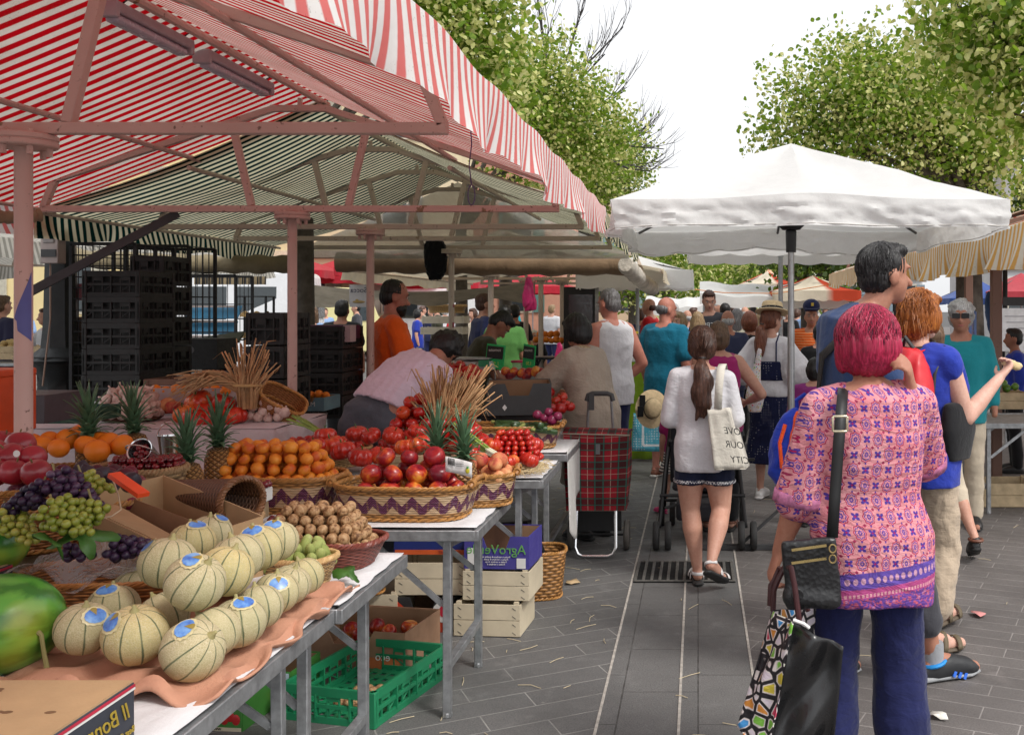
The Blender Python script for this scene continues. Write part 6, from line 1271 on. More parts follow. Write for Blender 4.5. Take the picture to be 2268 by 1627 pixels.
# ---- apples, plums, oranges
basket('round wicker basket of red apples at the picture edge',(-2.03,2.93,.90),.22,.16,.13,WKO,RIM,0,p=2.2)
AP=sphereoid('apple',M_APPLE,.043,sz=1.0,dim=.2,stem=STEM); pts=[at(72,1013,735),at(22,1013,740),at(45,985,700),at(-20,1000,735),at(30,1045,760),at(80,1046,770),at(-12,1046,760),at(5,980,690)]
heap(AP,'glossy red apple in the wicker basket','apple','apples in the basket',pts,rot=.5,seed=6)
m=MB(); p=at(40,1004,765)+V(-.004,0,0); m.lathe([(.010,0),(.010,.001)],14,p,M=Matrix.Rotation(R(90),3,'X')); tag(m.build('fruit_sticker',WHP),'tiny round white sticker on an apple','sticker')
basket('wicker basket of dark plums behind the grapes',(-2.02,3.2,.90),.24,.13,.09,WK,RIM,R(-5),p=2.5)
PL=sphereoid('plum',M_PLUM,.0275,cleft=.05,dim=.15); heap(PL,'dark red plum with bloom in the wicker basket','plum','plums in the basket',pile(-2.0,3.2,.96,.20,.10,.0275,3,6,.9),seed=7)
ORB=basket('wicker basket of oranges behind the plums',(-2.42,3.98,.88),.28,.13,.08,WK,RIM,0)
ORG_=sphereoid('orange_fruit',M_ORA,.042,dim=.08); pts=[at(150,972,560),at(110,975,560),at(190,985,570),at(130,992,580),at(222,980,560),at(240,982,562),at(270,985,570),at(175,960,530),at(95,985,570),at(215,998,580),at(70,980,565)]; heap(ORG_,'plain bright orange in the basket behind the plums','orange','oranges in the basket',pts,seed=8)
for lab,px,py,s,sd in (('pineapple between the oranges, crown upright',205,1010,560,3),('pineapple in front of the garlic tray',302,1000,535,4),('pineapple standing whole beside the cherry bucket',420,1068,575,5),('pineapple half hidden with a purple tag behind the whole one',484,1030,535,6)):
    c=at(px,py,s); pineapple(lab,(c.x,c.y,c.z-.09),sd,.17,.055,.17,seed=sd,tilt=(.03*sd-.12,.05))
# figs, cherries
m_fig=PM((.03,.022,.035),.5,.3,20); FG=sphereoid('fig',m_fig,.026,sz=1.15,dim=-.25); heap(FG,'dark fig lying between plums and cardboard box','fig','figs in the display',[at(195,1055,760),at(222,1052,750),at(180,1043,740),at(250,1065,770),at(290,1068,760),at(215,1070,775)],seed=9)
seag=wicker((.30,.19,.09),'seagrass',2.2)
basket('woven seagrass basket next to the whole pineapple',(-2.05,3.62,.90),.17,.12,.12,seag,PM((.3,.19,.09),.7),0,thick=.014,p=2.4)
CH_=sphereoid('cherry',M_CHE,.0125,dim=.3,n=12,stem=STEM)
heap(CH_,'dark cherry piled with others near the steel bucket','cherry','cherries by the bucket',pile(-2.03,3.66,1.02,.12,.07,.0125,2,7),seed=10)
for lab,px,py,s,tl in (('small steel bucket of cherries tipped forward',322,1005,600,1),('second steel bucket with handle behind the tipped one',375,988,560,0)):
    t=thing('steel_bucket',lab,'bucket',at(px,py,s)); MM=Matrix.Rotation(R(62 if tl else 0),3,'X'); m=MB(); m.lathe([(.03,-.05),(.042,.04),(.045,.045),(.041,.043),(.028,-.047)],24,M=MM); m.build('bucket_body',CHR,t); m=MB(); m.tube([MM@V(.045*math.cos(a),0,.04+.055*math.sin(a)) for a in [i*PI/10 for i in range(11)]],.003,6); m.build('handle',CHR,t)
    if tl: heap(CH_,'dark cherry inside the tipped steel bucket','cherry','cherries in the tipped bucket',[at(px,py,s)+MM@V(.02*math.cos(i*1.2)*(i>0),.02*math.sin(i*1.2)*(i>0),.025) for i in range(6)],seed=11)
# ---- brown cardboard box with orange ribbon, long wicker cherry basket, punnet
T=thing('cardboard_box','open brown cardboard box with long tilted flaps in the middle of the fruit','box',(-1.60,2.98,.80),R(-30)); 
def panel(a,b,c_,d_,nm='side_panel',mt=CARD): 
    m=MB(); m.add([a,b,c_,d_],[(0,1,2,3)]); m.build(nm,mt,T,smooth=False,solid=.005)
L,Wd,Hh=.25,.15,.20
panel((-L,-Wd,0),(L,-Wd,0),(L,-Wd,Hh-.05),(-L,-Wd,Hh+.03)); panel((-L,Wd,0),(L,Wd,0),(L,Wd,Hh-.02),(-L,Wd,Hh+.06)); panel((-L,-Wd,0),(-L,Wd,0),(-L,Wd,Hh+.06),(-L,-Wd,Hh+.03)); panel((L,-Wd,0),(L,Wd,0),(L,Wd,Hh-.02),(L,-Wd,Hh-.05)); panel((-L,-Wd,.003),(L,-Wd,.003),(L,Wd,.003),(-L,Wd,.003),'bottom',CARDD)
panel((-L,-Wd+.004,Hh+.03),(L,-Wd+.004,Hh-.05),(L-.03,-.02,Hh-.10),(-L+.02,-.01,Hh-.01),'flap'); panel((-L,.02,Hh-.10),(L,.02,Hh-.16),(L,.05,Hh-.06),(-L+.01,.05,Hh+.0),'divider',CARDD)
m=MB(); 
p0,p1=at(252,1050,800),at(318,1096,815); tag(m.bar(p0,p1,.035,.012).build('plastic_strip',PM((.75,.07,.015),.4)),'bright orange red plastic strip sticking out of the brown box','strip')
m=MB(); p=[at(250,1062,790),at(262,1095,800),at(268,1128,805),at(248,1142,810),at(225,1148,815)]; m.tube(p,.0022,5); tag(m.build('raffia_cord',PM((.55,.42,.28),.7)),'pale raffia cord loop on the brown box side','cord')
T=thing('basket','long dark wicker basket lying on its side behind the walnuts','basket',at(480,1102,690),R(-28)); m=MB(); MM=Matrix.Rotation(R(90),3,'Y')
m.sheet(lambda u,v:V(-.22+v*.34,.075*math.cos(u*2*PI)*(.6+.4*v),.068*math.sin(u*2*PI)*(.55+.45*v)+.0),40,14,uvf=lambda u,v:(u*.6,v*.4)); m.build('wall',WKD,T,solid=.006)
m=MB()
for s_ in range(3):
    m.tube([V(.12+.008*math.cos(a*14+s_*2.1),(.078+.006*math.sin(a*14+s_*2.1))*math.cos(a),(.071+.006*math.sin(a*14+s_*2.1))*math.sin(a)) for a in [i*2*PI/90 for i in range(90)]],.006,5,closed=True)
m.build('rim',RIMD,T)
heap(W,'brown walnut spilling from the dark basket mouth','walnut','walnuts spilling from the dark basket',[at(545,1140,690),at(528,1146,693),at(560,1147,690),at(575,1140,688),at(540,1128,680),at(512,1150,695)],seed=14)
T=thing('punnet','white cardboard punnet of cherries beside the nectarine basket','punnet',at(625,1127,585)-V(0,0,.0)); T.location.z=.757; m=MB(); m.add([(-.05,-.04,0),(.05,-.04,0),(.05,.04,0),(-.05,.04,0),(-.063,-.055,.055),(.063,-.055,.055),(.063,.055,.055),(-.063,.055,.055)],[(3,2,1,0),(0,1,5,4),(1,2,6,5),(2,3,7,6),(3,0,4,7)]); m.build('tray',WHP,T,smooth=False,solid=.002)
q=T.location; heap(CH_,'cherry with long stem in the white punnet','cherry','cherries in the punnet',pile(q.x,q.y,.795,.045,.035,.0125,1,8),seed=12)
m=MB(); c=at(560,1083,640); m.box((0,0,.02),(.10,.09,.045)); T=tag(m.build('punnet',WHP,None,loc=c-V(0,0,.04),bevel=.003),'closed white paper punnet half hidden behind the zigzag baskets','punnet'); heap(CH_,'cherry resting on the half hidden punnet','cherry','cherries on the hidden punnet',pile(c.x,c.y,c.z+.005,.05,.035,.0125,1,9),seed=13)
# ---- tomatoes
TO=sphereoid('tomato',M_TOM,.037,dim=.3,stem=PM((.05,.12,.02),.6)); TR_=sphereoid('ribbed_tomato',M_TOMR,.052,rib=.075,nrib=9,n=54,sz=.86,dim=.35,stem=PM((.05,.12,.02),.6))
riser('low crate lifting the tomato heap',-1.62,-1.12,5.02,5.5,.756,.86,WOODC)
heap(TO,'round red tomato in the high heap beside the bending man','tomato','tomatoes in the high heap',pile(-1.40,5.26,.865,.25,.19,.037,5,11,.95),rot=.7,seed=15)
heap(TR_,'deeply ribbed red tomato at the near side of the heap','tomato','ribbed tomatoes by the heap',[at(790,960,450),at(900,990,470),at(822,965,455),at(760,998,470),at(872,965,455),at(840,1008,475),at(735,985,465),at(800,1012,478),at(930,985,470),at(925,955,455),at(720,965,455),at(700,990,470)],rot=.5,seed=16)
heap(TR_,'big ribbed beefsteak tomato on straw at the table corner','tomato','ribbed tomatoes on straw',[at(1090,985,428),at(1130,1022,436),at(1173,1018,432),at(1078,1030,438),at(1045,1005,430),at(1030,1022,437),at(1180,985,418),at(1125,975,415),at(1100,1035,440)],rot=.4,seed=17)
CT=sphereoid('cherry_tomato',M_TOM,.0175,dim=.1,n=12,stem=PM((.05,.12,.02),.6)); c=at(1140,985,420); heap(CT,'cherry tomato on the vine behind the beefsteaks','tomato','vine cherry tomatoes',pile(c.x,5.2,.81,.14,.08,.0175,6,12,.8),seed=18)
m=MB(); rr=random.Random(8)
for i in range(260):
    x,y=rr.uniform(-1.02,-.79),rr.uniform(4.97,5.3); a=rr.uniform(0,6.3); l=rr.uniform(.02,.06); p=V(x,y,.768+rr.uniform(0,.025)); dd=V(math.cos(a),math.sin(a),rr.uniform(-.3,.3))*l; m.tube([p-dd,p+V(0,0,.008),p+dd],.0015,4)
tag(m.build('straw',PM((.60,.48,.27),.8)),kind='stuff')
basket('shallow straw basket of small plum tomatoes by the spring onions',(-1.93,5.16,.80),.24,.14,.09,WKL,RIML,R(-24),thick=.008)
m_=sphereoid('plum_tomato',M_TOM,.02,sz=1.4,dim=.05,n=12); heap(m_,'small plum tomato in the shallow straw basket','tomato','plum tomatoes in the straw basket',pile(-1.94,5.16,.865,.18,.10,.02,2,13),seed=19)
# spring onions
def onions(label,p0,p1,n,seed,ctie=True):
    t=thing('spring_onion_bunch',label,'spring onions',(0,0,0)); rr=random.Random(seed); m=MB(); w=MB(); a=Vector(p0);b=Vector(p1); side=(b-a).cross(V(0,0,1)).normalized()
    for i in range(n):
        o=side*rr.uniform(-.02,.02)+V(0,0,rr.uniform(-.01,.014)); o2=side*rr.uniform(-.055,.055)+V(0,0,rr.uniform(0,.05)); m.tube([b+o,a.lerp(b,.5)+o*1.2+V(0,0,.01),a+o2],[.006,.006,.0025],5); e=(b-a).normalized(); w.tube([b+o-e*.01,b+o+e*.07,b+o+e*.11],[.006,.007,.004],6)
    m.build('green_leaf',PM((.24,.36,.07),.5,.3,20),t); w.build('white_stem',PM((.72,.72,.55),.4),t)
    c=a.lerp(b,.8); m=MB(); m.tube([c+(side*math.cos(q)*.03+V(0,0,1)*math.sin(q)*.02) for q in [i*PI/6 for i in range(12)]],.005,5,closed=True); m.build('red_band',REDP,t); return t
onions('spring onion bunch with red band laid across the straw basket',at(655,935,430),at(788,1003,470),16,1); onions('spring onion bunch lying behind the pineapples',at(1012,955,440),at(1085,1000,452),14,2)
# dried stalk sheaf and garlic plait
DRY=PM((.52,.31,.15),.75,.35,12,.4,60,rnd=.2,name='dry_stalk')
def sheaf(label,c,h,w,n,seed,bend=0.,lean=(0,0)):
    t=thing('dry_stalk_sheaf',label,'dried stalks',c); rr=random.Random(seed); m=MB()
    for i in range(n):
        a=rr.uniform(0,2*PI); q=w*.35*math.sqrt(rr.random()); p=V(q*math.cos(a),q*math.sin(a)*.6,0); k=rr.uniform(.5,1.08); top=V(p.x*3.2+rr.uniform(-.3,.3)*w+lean[0]*k,p.y*2+rr.uniform(-.2,.2)*w,h*k); mid=p*1.2+V(rr.uniform(-.01,.01),0,h*k*.5)
        pts=[p,mid,top]; 
        if rr.random()<.5: pts.append(top+V(rr.uniform(-.06,.06)+bend*.02,rr.uniform(-.04,.02),rr.uniform(-.07,.01)))
        ww=rr.uniform(.0025,.0075); m.tube(pts,[ww,ww*.9,ww*.6]+([.001] if len(pts)>3 else []),5)
    m.build('stalk',DRY,t,auto=False)
    m=MB()
    for z in (.35,.37): m.tube([V(w*.5*math.cos(q),w*.34*math.sin(q),h*z) for q in [i*PI/8 for i in range(16)]],.004,5,closed=True)
    m.build('twine',RIML,t); return t
sheaf('upright sheaf of dry brown stalks behind the pineapples',at(990,985,425)-V(0,0,.03),.42,.19,230,3,lean=(.05,0))
c=at(548,905,405); sheaf('fan of dry garlic stalks tied above the garlic bulbs',c,.36,.15,60,5,lean=(.02,0))
t=thing('garlic_plait','plaited bunch of dry garlic leaves arching over the crates','dried stalks',(0,0,0)); m=MB(); rr=random.Random(6)
for i in range(60):
    a=at(545+rr.uniform(-10,10),868+rr.uniform(-10,10),405); b_=at(470+rr.uniform(-35,25),838+rr.uniform(-18,14),402+rr.uniform(-8,8)); e=at(392+rr.uniform(-25,40),862+rr.uniform(-35,40),400+rr.uniform(-10,10)); m.tube([a,a.lerp(b_,.5)+V(0,0,.02),b_,b_.lerp(e,.5)+V(0,0,.015),e],[.006,.006,.005,.004,.0015],5)
m.build('leaf',DRY,t,auto=False)
# raised counter with pink paper cloth, garlic tray, tomatoes on it
T=thing('display_counter','raised display counter draped with pinkish white paper cloth','counter',(-2.95,5.55,0)); m=MB(); m.box((0,0,.48),(1.4,.7,.96)); m.build('counter_body',CARDD,T)
def drape(u,v):
    x=-.74+u*1.48; y=-.36-.02*v-.012*math.sin(u*31)*v-.02*math.sin(u*13)*v; return V(x+.01*math.sin(v*9),y,.975-v*.34-.02*math.sin(u*9)*v)
m=MB(); m.sheet(drape,70,12); m.build('cloth_front',PAPERP,T,solid=.002); m=MB(); m.sheet(lambda u,v:V(-.74+u*1.48,-.362+v*.74,.978+.004*math.sin(u*21)*math.sin(v*9)),40,14); m.build('cloth_top',PAPERP,T,solid=.002)
m=MB(); m.sheet(lambda u,v:V(.742+.03*math.sin(u*17)*v,-.36+u*.72,.975-v*(.3+.08*math.sin(u*6))),24,10); m.build('cloth_side',PAPERP,T,solid=.002)
m=MB(); m.ball((0,0,0),(.16,.14,.025),24,8); tag(m.build('wicker_tray',WKD,None,loc=at(290,925,398)),'flat dark wicker tray under the garlic heap','tray')
def garlic():
    m=MB(); m.lathe([(.006,-.026),(.020,-.024),(.029,-.008),(.027,.006),(.016,.018),(.007,.028),(.005,.045),(.004,.055)],16,rib=.07,nrib=7); return m.build('garlic_bulb',M_GAR,None,auto=False)
GB=garlic(); c=at(288,905,398); heap(GB,'dusty pink garlic bulb in the heap on the wicker tray','garlic','garlic bulbs on the tray',pile(c.x,c.y,1.0,.145,.12,.027,4,14,.9),rot=1.2,seed=20)
heap(GB,'garlic bulb hanging together under the dry stalk fan','garlic','garlic bulbs under the stalk fan',[at(x,y,402) for x,y in ((560,900),(583,910),(600,897),(618,905),(572,922),(595,925),(615,922),(630,912),(555,920),(585,890))],rot=1.2,seed=21)
heap(TR_,'large ribbed tomato stacked on the pink paper counter','tomato','ribbed tomatoes on the counter',[at(x,y,s) for x,y,s in ((440,888,400),(497,892,402),(410,915,405),(478,925,408),(520,922,406),(455,912,402),(430,928,412))],rot=.4,sc=(1.15,1.35),seed=22)
heap(PE,'mango coloured fruit beside the garlic tray','fruit','mangoes on the counter',[at(372,898,392),at(385,902,394)],sc=(1.3,1.4),seed=23)
basket('wicker basket tipped on its side behind the garlic fan',at(612,895,395)-V(0,0,.03),.13,.10,.09,WKO,RIM,.4,tilt=(R(28),R(30)))
# zucchini basket, dark box, back table produce
basket('long zigzag willow basket of zucchini under the dark box',(-1.16,6.05,.765),.33,.16,.13,WKZ,RIM,R(4),handles=True)
ZM=fruit_mat('zucchini_skin',[(.3,(.012,.035,.01)),(.7,(.04,.09,.02))],30,.35,.5); 
def zuc(): 
    m=MB(); m.tube([(0,-.085,0),(0,-.08,0),(0,0,.003),(0,.06,0),(0,.07,0)],[.012,.02,.021,.018,.01],12); o=m.build('zucchini',ZM,None); s=MB(); s.tube([(0,.068,0),(0,.095,.004)],[.011,.008],7); s.build('stem',PM((.32,.36,.1),.6),o); return o
Z=zuc(); rr=random.Random(1); heap(Z,'dark green zucchini in the long zigzag basket','zucchini','zucchini in the basket',[V(-1.10+rr.uniform(-.12,.22),5.98+rr.uniform(-.06,.1),.875+rr.uniform(0,.03)) for _ in range(14)],rot=.25,seed=24)
EM=PM((.22,.02,.07),.25,.2,20); EG=sphereoid('red_onion',EM,.03,sz=.9,dim=-.15); heap(EG,'shiny red onion at the zucchini basket end','onion','red onions in the basket',[at(x,y,365) for x,y in ((1205,925),(1222,930),(1190,918),(1235,922),(1215,912))],seed=25)
def open_box(name,label,cat,loc,w,d,h,mat,inner,rz=0,notch=True):
    t=thing(name,label,cat,loc,rz)
    for nm,pts in (('front_panel',[(-w/2,-d/2,0),(w/2,-d/2,0),(w/2,-d/2,h),(w*.22,-d/2,h),(w*.15,-d/2,h*.62),(-w*.15,-d/2,h*.62),(-w*.22,-d/2,h),(-w/2,-d/2,h)] if notch else [(-w/2,-d/2,0),(w/2,-d/2,0),(w/2,-d/2,h),(-w/2,-d/2,h)]),('back_panel',[(-w/2,d/2,0),(w/2,d/2,0),(w/2,d/2,h),(-w/2,d/2,h)]),('side_panel',[(-w/2,-d/2,0),(-w/2,d/2,0),(-w/2,d/2,h),(-w/2,-d/2,h)]),('side_panel',[(w/2,-d/2,0),(w/2,d/2,0),(w/2,d/2,h),(w/2,-d/2,h)]),('bottom',[(-w/2,-d/2,.004),(w/2,-d/2,.004),(w/2,d/2,.004),(-w/2,d/2,.004)])):
        m=MB(); m.add(pts,[tuple(range(len(pts)))]); m.build(nm,mat,t,smooth=False,solid=.006)
    m=MB(); m.box((0,d/2-.006,h*.5),(w-.012,.003,h-.01)); m.box((-w/2+.006,0,h*.5),(.003,d-.016,h-.01)); m.box((w/2-.006,0,h*.5),(.003,d-.016,h-.01)); m.build('lining',inner,t,smooth=False); return t
T=open_box('cardboard_box','charcoal grey cardboard box with notched brown inside on the draped table','box',(-1.17,6.5,.93),.40,.42,.20,PM((.045,.048,.05),.6,.1),CARDD,R(10))
m=MB(); m.poly([(-.105,-.2145,.05),(-.09,-.2145,.07),(-.075,-.2145,.05),(-.09,-.2145,.03)],.001,(0,-1,0)); m.build('label',WHP,T)
riser('black crate under the charcoal box',-1.38,-.96,6.32,6.72,.765,.928,BLK)
heap(TO,'red tomato on the table beyond the charcoal box','tomato','tomatoes beyond the charcoal box',[at(x,y,s) for x,y,s in ((1000,815,330),(1020,808,330),(1035,822,332),(1010,828,335),(965,815,330),(985,822,332),(1048,818,330),(1040,835,336),(1060,830,333),(1230,888,330),(1245,880,328),(1212,885,330),(1252,895,332),(1222,902,336),(1240,905,335),(1262,900,333),(1215,870,320))],rot=.6,seed=26,sc=(.95,1.25))
heap(N,'dark nectarine in the row behind the charcoal box','nectarine','nectarines behind the charcoal box',[at(x,y,290) for x,y in ((1120,822),(1138,824),(1155,826),(1172,824),(1186,822),(1198,826),(1130,830),(1165,832))],seed=27)
T=thing('weighing_scale','grey and white weighing scale on the table before the olive seller','scale',at(1052,808,275)-V(0,0,.03)); m=MB(); m.box((0,0,.03),(.34,.26,.07),taper=.85); m.build('scale_body',PM((.5,.5,.5),.4),T,bevel=.01); m=MB(); m.box((-.02,0,.085),(.32,.26,.012)); m.build('weighing_pan',STEEL,T,bevel=.003); m=MB(); m.box((.1,-.14,.05),(.08,.02,.05)); m.build('display',PM((.03,.25,.12),.4),T)
m=MB(); m.box((0,0,-.11),(.1,.1,.16)); m.build('pedestal',DKG,T)
GRS=PM((.02,.48,.13),.5); 
for lab,px,py,s,tl in (('green price sign with chalk writing next to the scale',1097,790,275,-8),('narrow green price sign turned edgewise behind the nectarines',1172,790,268,-40)):
    t=thing('price_sign',lab,'price sign',at(px,py,s),R(tl)); m=MB(); m.box((0,0,0),(.155 if tl>-20 else .15,.006,.20),Euler((0,R(6),0))); m.build('board',GRS,t); m=MB(); m.box((0,-.004,.035),(.135,.004,.10),Euler((0,R(6),0))); m.build('chalk_panel',BLK,t); m=MB(); m.bar((0,0,-.1),(0,0,-.2),.006,.006); m.build('stick',STEEL,t); lettering('tomate',.035,WHP,t,frame((0,-.0075,.055),(1,0,0),(0,0,1)),True,shear=.2); lettering('1.50',.04,PM((.6,.65,.1),.5),t,frame((0,-.0045,-.055),(1,0,0),(0,0,1)),True)
T=thing('plastic_tub','clear tub with pink lid on the back table','tub',at(1160,815,262)-V(0,0,.05)); m=MB(); m.lathe([(.05,0),(.06,.09)],16,sx=1.2); m.build('tub_body',FILM,T); m=MB(); m.lathe([(.066,.09),(.068,.1),(.06,.108)],18,sx=1.2); m.build('lid',PM((.6,.03,.12),.4),T); T.location=at(1165,810,258)-V(0.05,0,.06)
for o in (N,PE,A,W,AL,AP,PL,ORG_,FG,CH_,TO,TR_,CT,m_,GB,Z,EG): kill(o)
# ================================================================ crates under the tables
def slat_crate(label,loc,w,d,h,mat=WOODC,rz=0,group=None):
    t=thing('wooden_crate',label,'crate',loc,rz,group); m=MB()
    for sy in (-1,1):
        m=MB()
        for k in range(2): m.box((0,sy*d/2,h*(.26+.48*k)),(w,.006,h*.46))
        m.build('side_slat',mat,t,bevel=.001)
    for sx in (-1,1): m=MB(); m.box((sx*(w/2-.004),0,h*.48),(.008,d-.012,h*.92)); m.build('end_panel',mat,t)
    m=MB(); m.box((0,0,.006),(w-.01,d-.014,.008)); m.build('bottom',mat,t)
    m=MB()
    for sx in (-1,1):
        for sy in (-1,1): m.bar((sx*(w/2-.022),sy*(d/2-.016),.0),(sx*(w/2-.022),sy*(d/2-.016),h*1.03),.022,.022)
    m.build('corner_post',mat,t); m=MB()
    for sx in (-1,1):
        for k in range(4): m.box((sx*(w/2-.03),-d/2-.0035,h*(.12+.24*k)),(.022,.002,.002),Euler((0,R(35),0)))
    m.build('staple',DKG,t); return t
def flr(px,py): s=(py-VY)/1.6; return V((px-VX)/s,F/s,0)
WOODL=PM((.58,.50,.36),.75,.12,8,.2,60); 
c=flr(800,1398); slat_crate('wooden crate on the ground beside the red printed box',(c.x,c.y+.15,0),.36,.30,.19,WOODL); c=flr(940,1398)
def printed(label,loc,w,d,h,mat,rz=0,cat='box'): 
    t=open_box('printed_box',label,cat,loc,w,d,h,mat,CARDD,rz,notch=True); return t
T=printed('black and red printed tomato box on the ground under the nectarine table',(c.x,c.y+.15,0),.30,.30,.17,PM((.03,.03,.032),.5),R(-3))
m=MB(); m.add([(-.15,-.1545,.0),(.15,-.1545,0),(.15,-.1545,.03),(.02,-.1545,.075),(-.08,-.1545,.11),(-.15,-.1545,.17)],[(0,1,2,3,4,5)]); m.build('red_print',PM((.55,.05,.02),.5),T,smooth=False); lettering('Princess',.042,WHP,T,frame((.02,-.157,.035),(1,0,0),(0,0,1)),True); m=MB(); m.lathe([(.05,0),(.05,.001)],20,(.10,-.1565,.10),M=Matrix.Rotation(R(90),3,'X')); m.build('white_disc',WHP,T); m=MB(); m.lathe([(.032,0),(.032,.001)],20,(.115,-.158,.105),M=Matrix.Rotation(R(90),3,'X')); m.build('tomato_picture',PM((.5,.02,.05),.4),T); m=MB(); m.box((-.10,-.157,.08),(.07,.001,.03)); m.box((-.10,-.157,.035),(.04,.001,.03)); m.build('barcode_label',WHP,T)
slat_crate('wooden crate stacked on the printed tomato box',(c.x+.03,c.y+.16,.175),.36,.30,.17,WOODL)
T=printed('blue printed box with yellow sunburst on top of the crate stack',(c.x+.0,c.y+.25,.36),.36,.30,.19,PM((.012,.025,.16),.5,.1)); 
m=MB(); m.box((-.10,-.1565,.15),(.05,.001,.035)); m.build('white_label',WHP,T); m=MB(); m.box((0,-.1565,.012),(.35,.001,.024)); m.build('orange_band',PM((.6,.10,.02),.5),T); m=MB()
for i in range(14): a=i*2*PI/14; m.bar((.1+.017*math.cos(a),-.157,.14+.017*math.sin(a)),(.1+.03*math.cos(a),-.157,.14+.03*math.sin(a)),.004,.002,(0,1,0))
m.lathe([(.014,0),(.014,.001)],14,(.1,-.157,.14),M=Matrix.Rotation(R(90),3,'X')); m.build('sunburst',PM((.65,.40,.03),.5),T); lettering('EUROFRUT HELLAS S.A.',.026,PM((.55,.2,.3),.5),T,frame((0,-.157,.10),(1,0,0),(0,0,1)),True); lettering('YAOCHT',.022,PM((.3,.02,.02),.5),T,frame((.09,-.159,.012),(1,0,0),(0,0,1)),True)
c=flr(1083,1410); slat_crate('lower of two pale wooden crates by the table legs',(c.x,c.y+.15,0),.33,.30,.165,WOODL,R(-4)); slat_crate('upper of two pale wooden crates under the purple box',(c.x+.04,c.y+.17,.17),.33,.30,.15,WOODL,R(-4))
T=printed('purple blue printed fruit box with green lettering on the pale crates',(c.x+.04,c.y+.17,.325),.32,.28,.16,PM((.06,.05,.26),.5,.1),R(-4)); lettering('AgroVerde',.066,PM((.12,.35,.08),.5),T,frame((.0,-.147,.095),(1,0,0),(0,0,1)),True); lettering('AgroVerde',.066,WHP,T,frame((.0,-.1465,.095),(1,0,0),(0,0,1)),True,depth=.0003)
for k in range(4): lettering('Frutta e verdura di qualita dal 1982'[:30-4*k],.012,WHP,T,frame((0,-.147,.06-.012*k),(1,0,0),(0,0,1)),True,name='small_print')
m=MB(); m.box((-.12,-.1465,.06),(.045,.001,.085)); m.box((.125,-.1465,.03),(.045,.001,.05)); m.build('white_label',WHP,T)
BLKP=PM((.018,.019,.02),.45,.2,10); 
def plastic_crate(label,loc,w,d,h,mat,rz=0,bars=7,group=None,tilt=None,cat='crate'):
    t=thing('plastic_crate',label,cat,loc,rz,group)
    if tilt: t.rotation_euler=(tilt[0],tilt[1],rz)
    def side(a,b):
        m=MB(); a=Vector(a);b=Vector(b); n=V(0,0,1).cross(b-a).normalized()
        for z,hh in ((h-.018,.036),(.014,.028),(h*.48,.016)): m.bar(a+V(0,0,z),b+V(0,0,z),.014,hh,(0,0,1))
        L=(b-a).length; nb=max(4,int(L/.05))
        for i in range(nb+1):
            p=a.lerp(b,i/nb); m.bar(p+V(0,0,.02),p+V(0,0,h-.03),.008,.008 if i%3 else .022,n)
        for i in range(nb):
            if i%2==0: p=a.lerp(b,i/nb);q=a.lerp(b,(i+1)/nb); m.bar(p+V(0,0,.03),q+V(0,0,h*.46),.006,.006,n)
            if i%3==1: p=a.lerp(b,(i+.5)/nb); m.box(p+V(0,0,h*.72),(((b-a).normalized()*L/nb)[0] or .006,((b-a).normalized()*L/nb)[1] or .006,h*.2))
        return m
    x,y=w/2,d/2
    for a,b in (((-x,-y,0),(x,-y,0)),((x,-y,0),(x,y,0)),((x,y,0),(-x,y,0)),((-x,y,0),(-x,-y,0))): side(a,b).build('side_panel',mat,t,bevel=.001)
    m=MB(); 
    for i in range(9): m.box((0,-y+d*(i+.5)/9,.006),(w,d/9*.55,.006))
    for i in range(9): m.box((-x+w*(i+.5)/9,0,.0075),(w/9*.4,d,.006))
    m.build('bottom',mat,t)
    for sx in (-1,1):
        for sy in (-1,1): m=MB(); m.box((sx*(x-.004),sy*(y-.004),h/2),(.03,.03,h)); m.build('corner',mat,t,bevel=.004)
    return t
GRNP=PM((.012,.20,.085),.4,.12,10,name='green_plastic')
a_=flr(632,1600); b_=flr(836,1612); e_=flr(940,1500)
plastic_crate('open green plastic folding crate with walnuts on the ground',((a_.x+e_.x)/2+.03,(a_.y+e_.y)/2+.03,.0),.40,.56,.14,GRNP,R(-14))
rr=random.Random(2); Wp=sphereoid('walnut',M_WAL,.023,sz=1.15,dim=.05,rib=.03,nrib=2,n=16); cx,cy=(a_.x+e_.x)/2+.02,(a_.y+e_.y)/2
heap(Wp,'leftover brown walnut in the green plastic crate','walnut','walnuts in the green crate',[V(cx+x*.045+rr.uniform(-.01,.01),cy+y*.045,.032) for x,y in ((-1.5,-2.6),(-.6,-2.7),(.3,-2.6),(-1,-1.8),(0,-.5),(.9,-.4),(1.8,-.5),(.4,.3),(1.3,.4),(-.5,-.1))],seed=30); kill(Wp)
plastic_crate('dark folded plastic crate leaning under the tomato table',(-1.15,5.55,.12),.5,.34,.22,BLKP,R(-20),tilt=(R(25),R(-8)))
basket('orange brown willow basket on the ground under the tomato table',(-.93,5.55,0),.19,.13,.26,WK,RIM,R(10)); basket('small dark wicker basket on the ground between table legs',(-1.72,4.95,.19),.17,.12,.12,WK,RIM,R(20))
c=flr(760,1545); T=open_box('cardboard_box','brown cardboard box of nectarines with eco print on the ground',"box",(c.x-.06,c.y+.52,0),.52,.36,.17,PM((.30,.17,.10),.8,.15),CARDD,R(-10)); lettering('eco',.05,WHP,T,frame((.16,-.187,.06),(1,0,0),(0,0,1)),True); m=MB(); m.box((.16,-.1845,.03),(.16,.001,.05)); m.build('orange_print',PM((.55,.15,.05),.6),T)
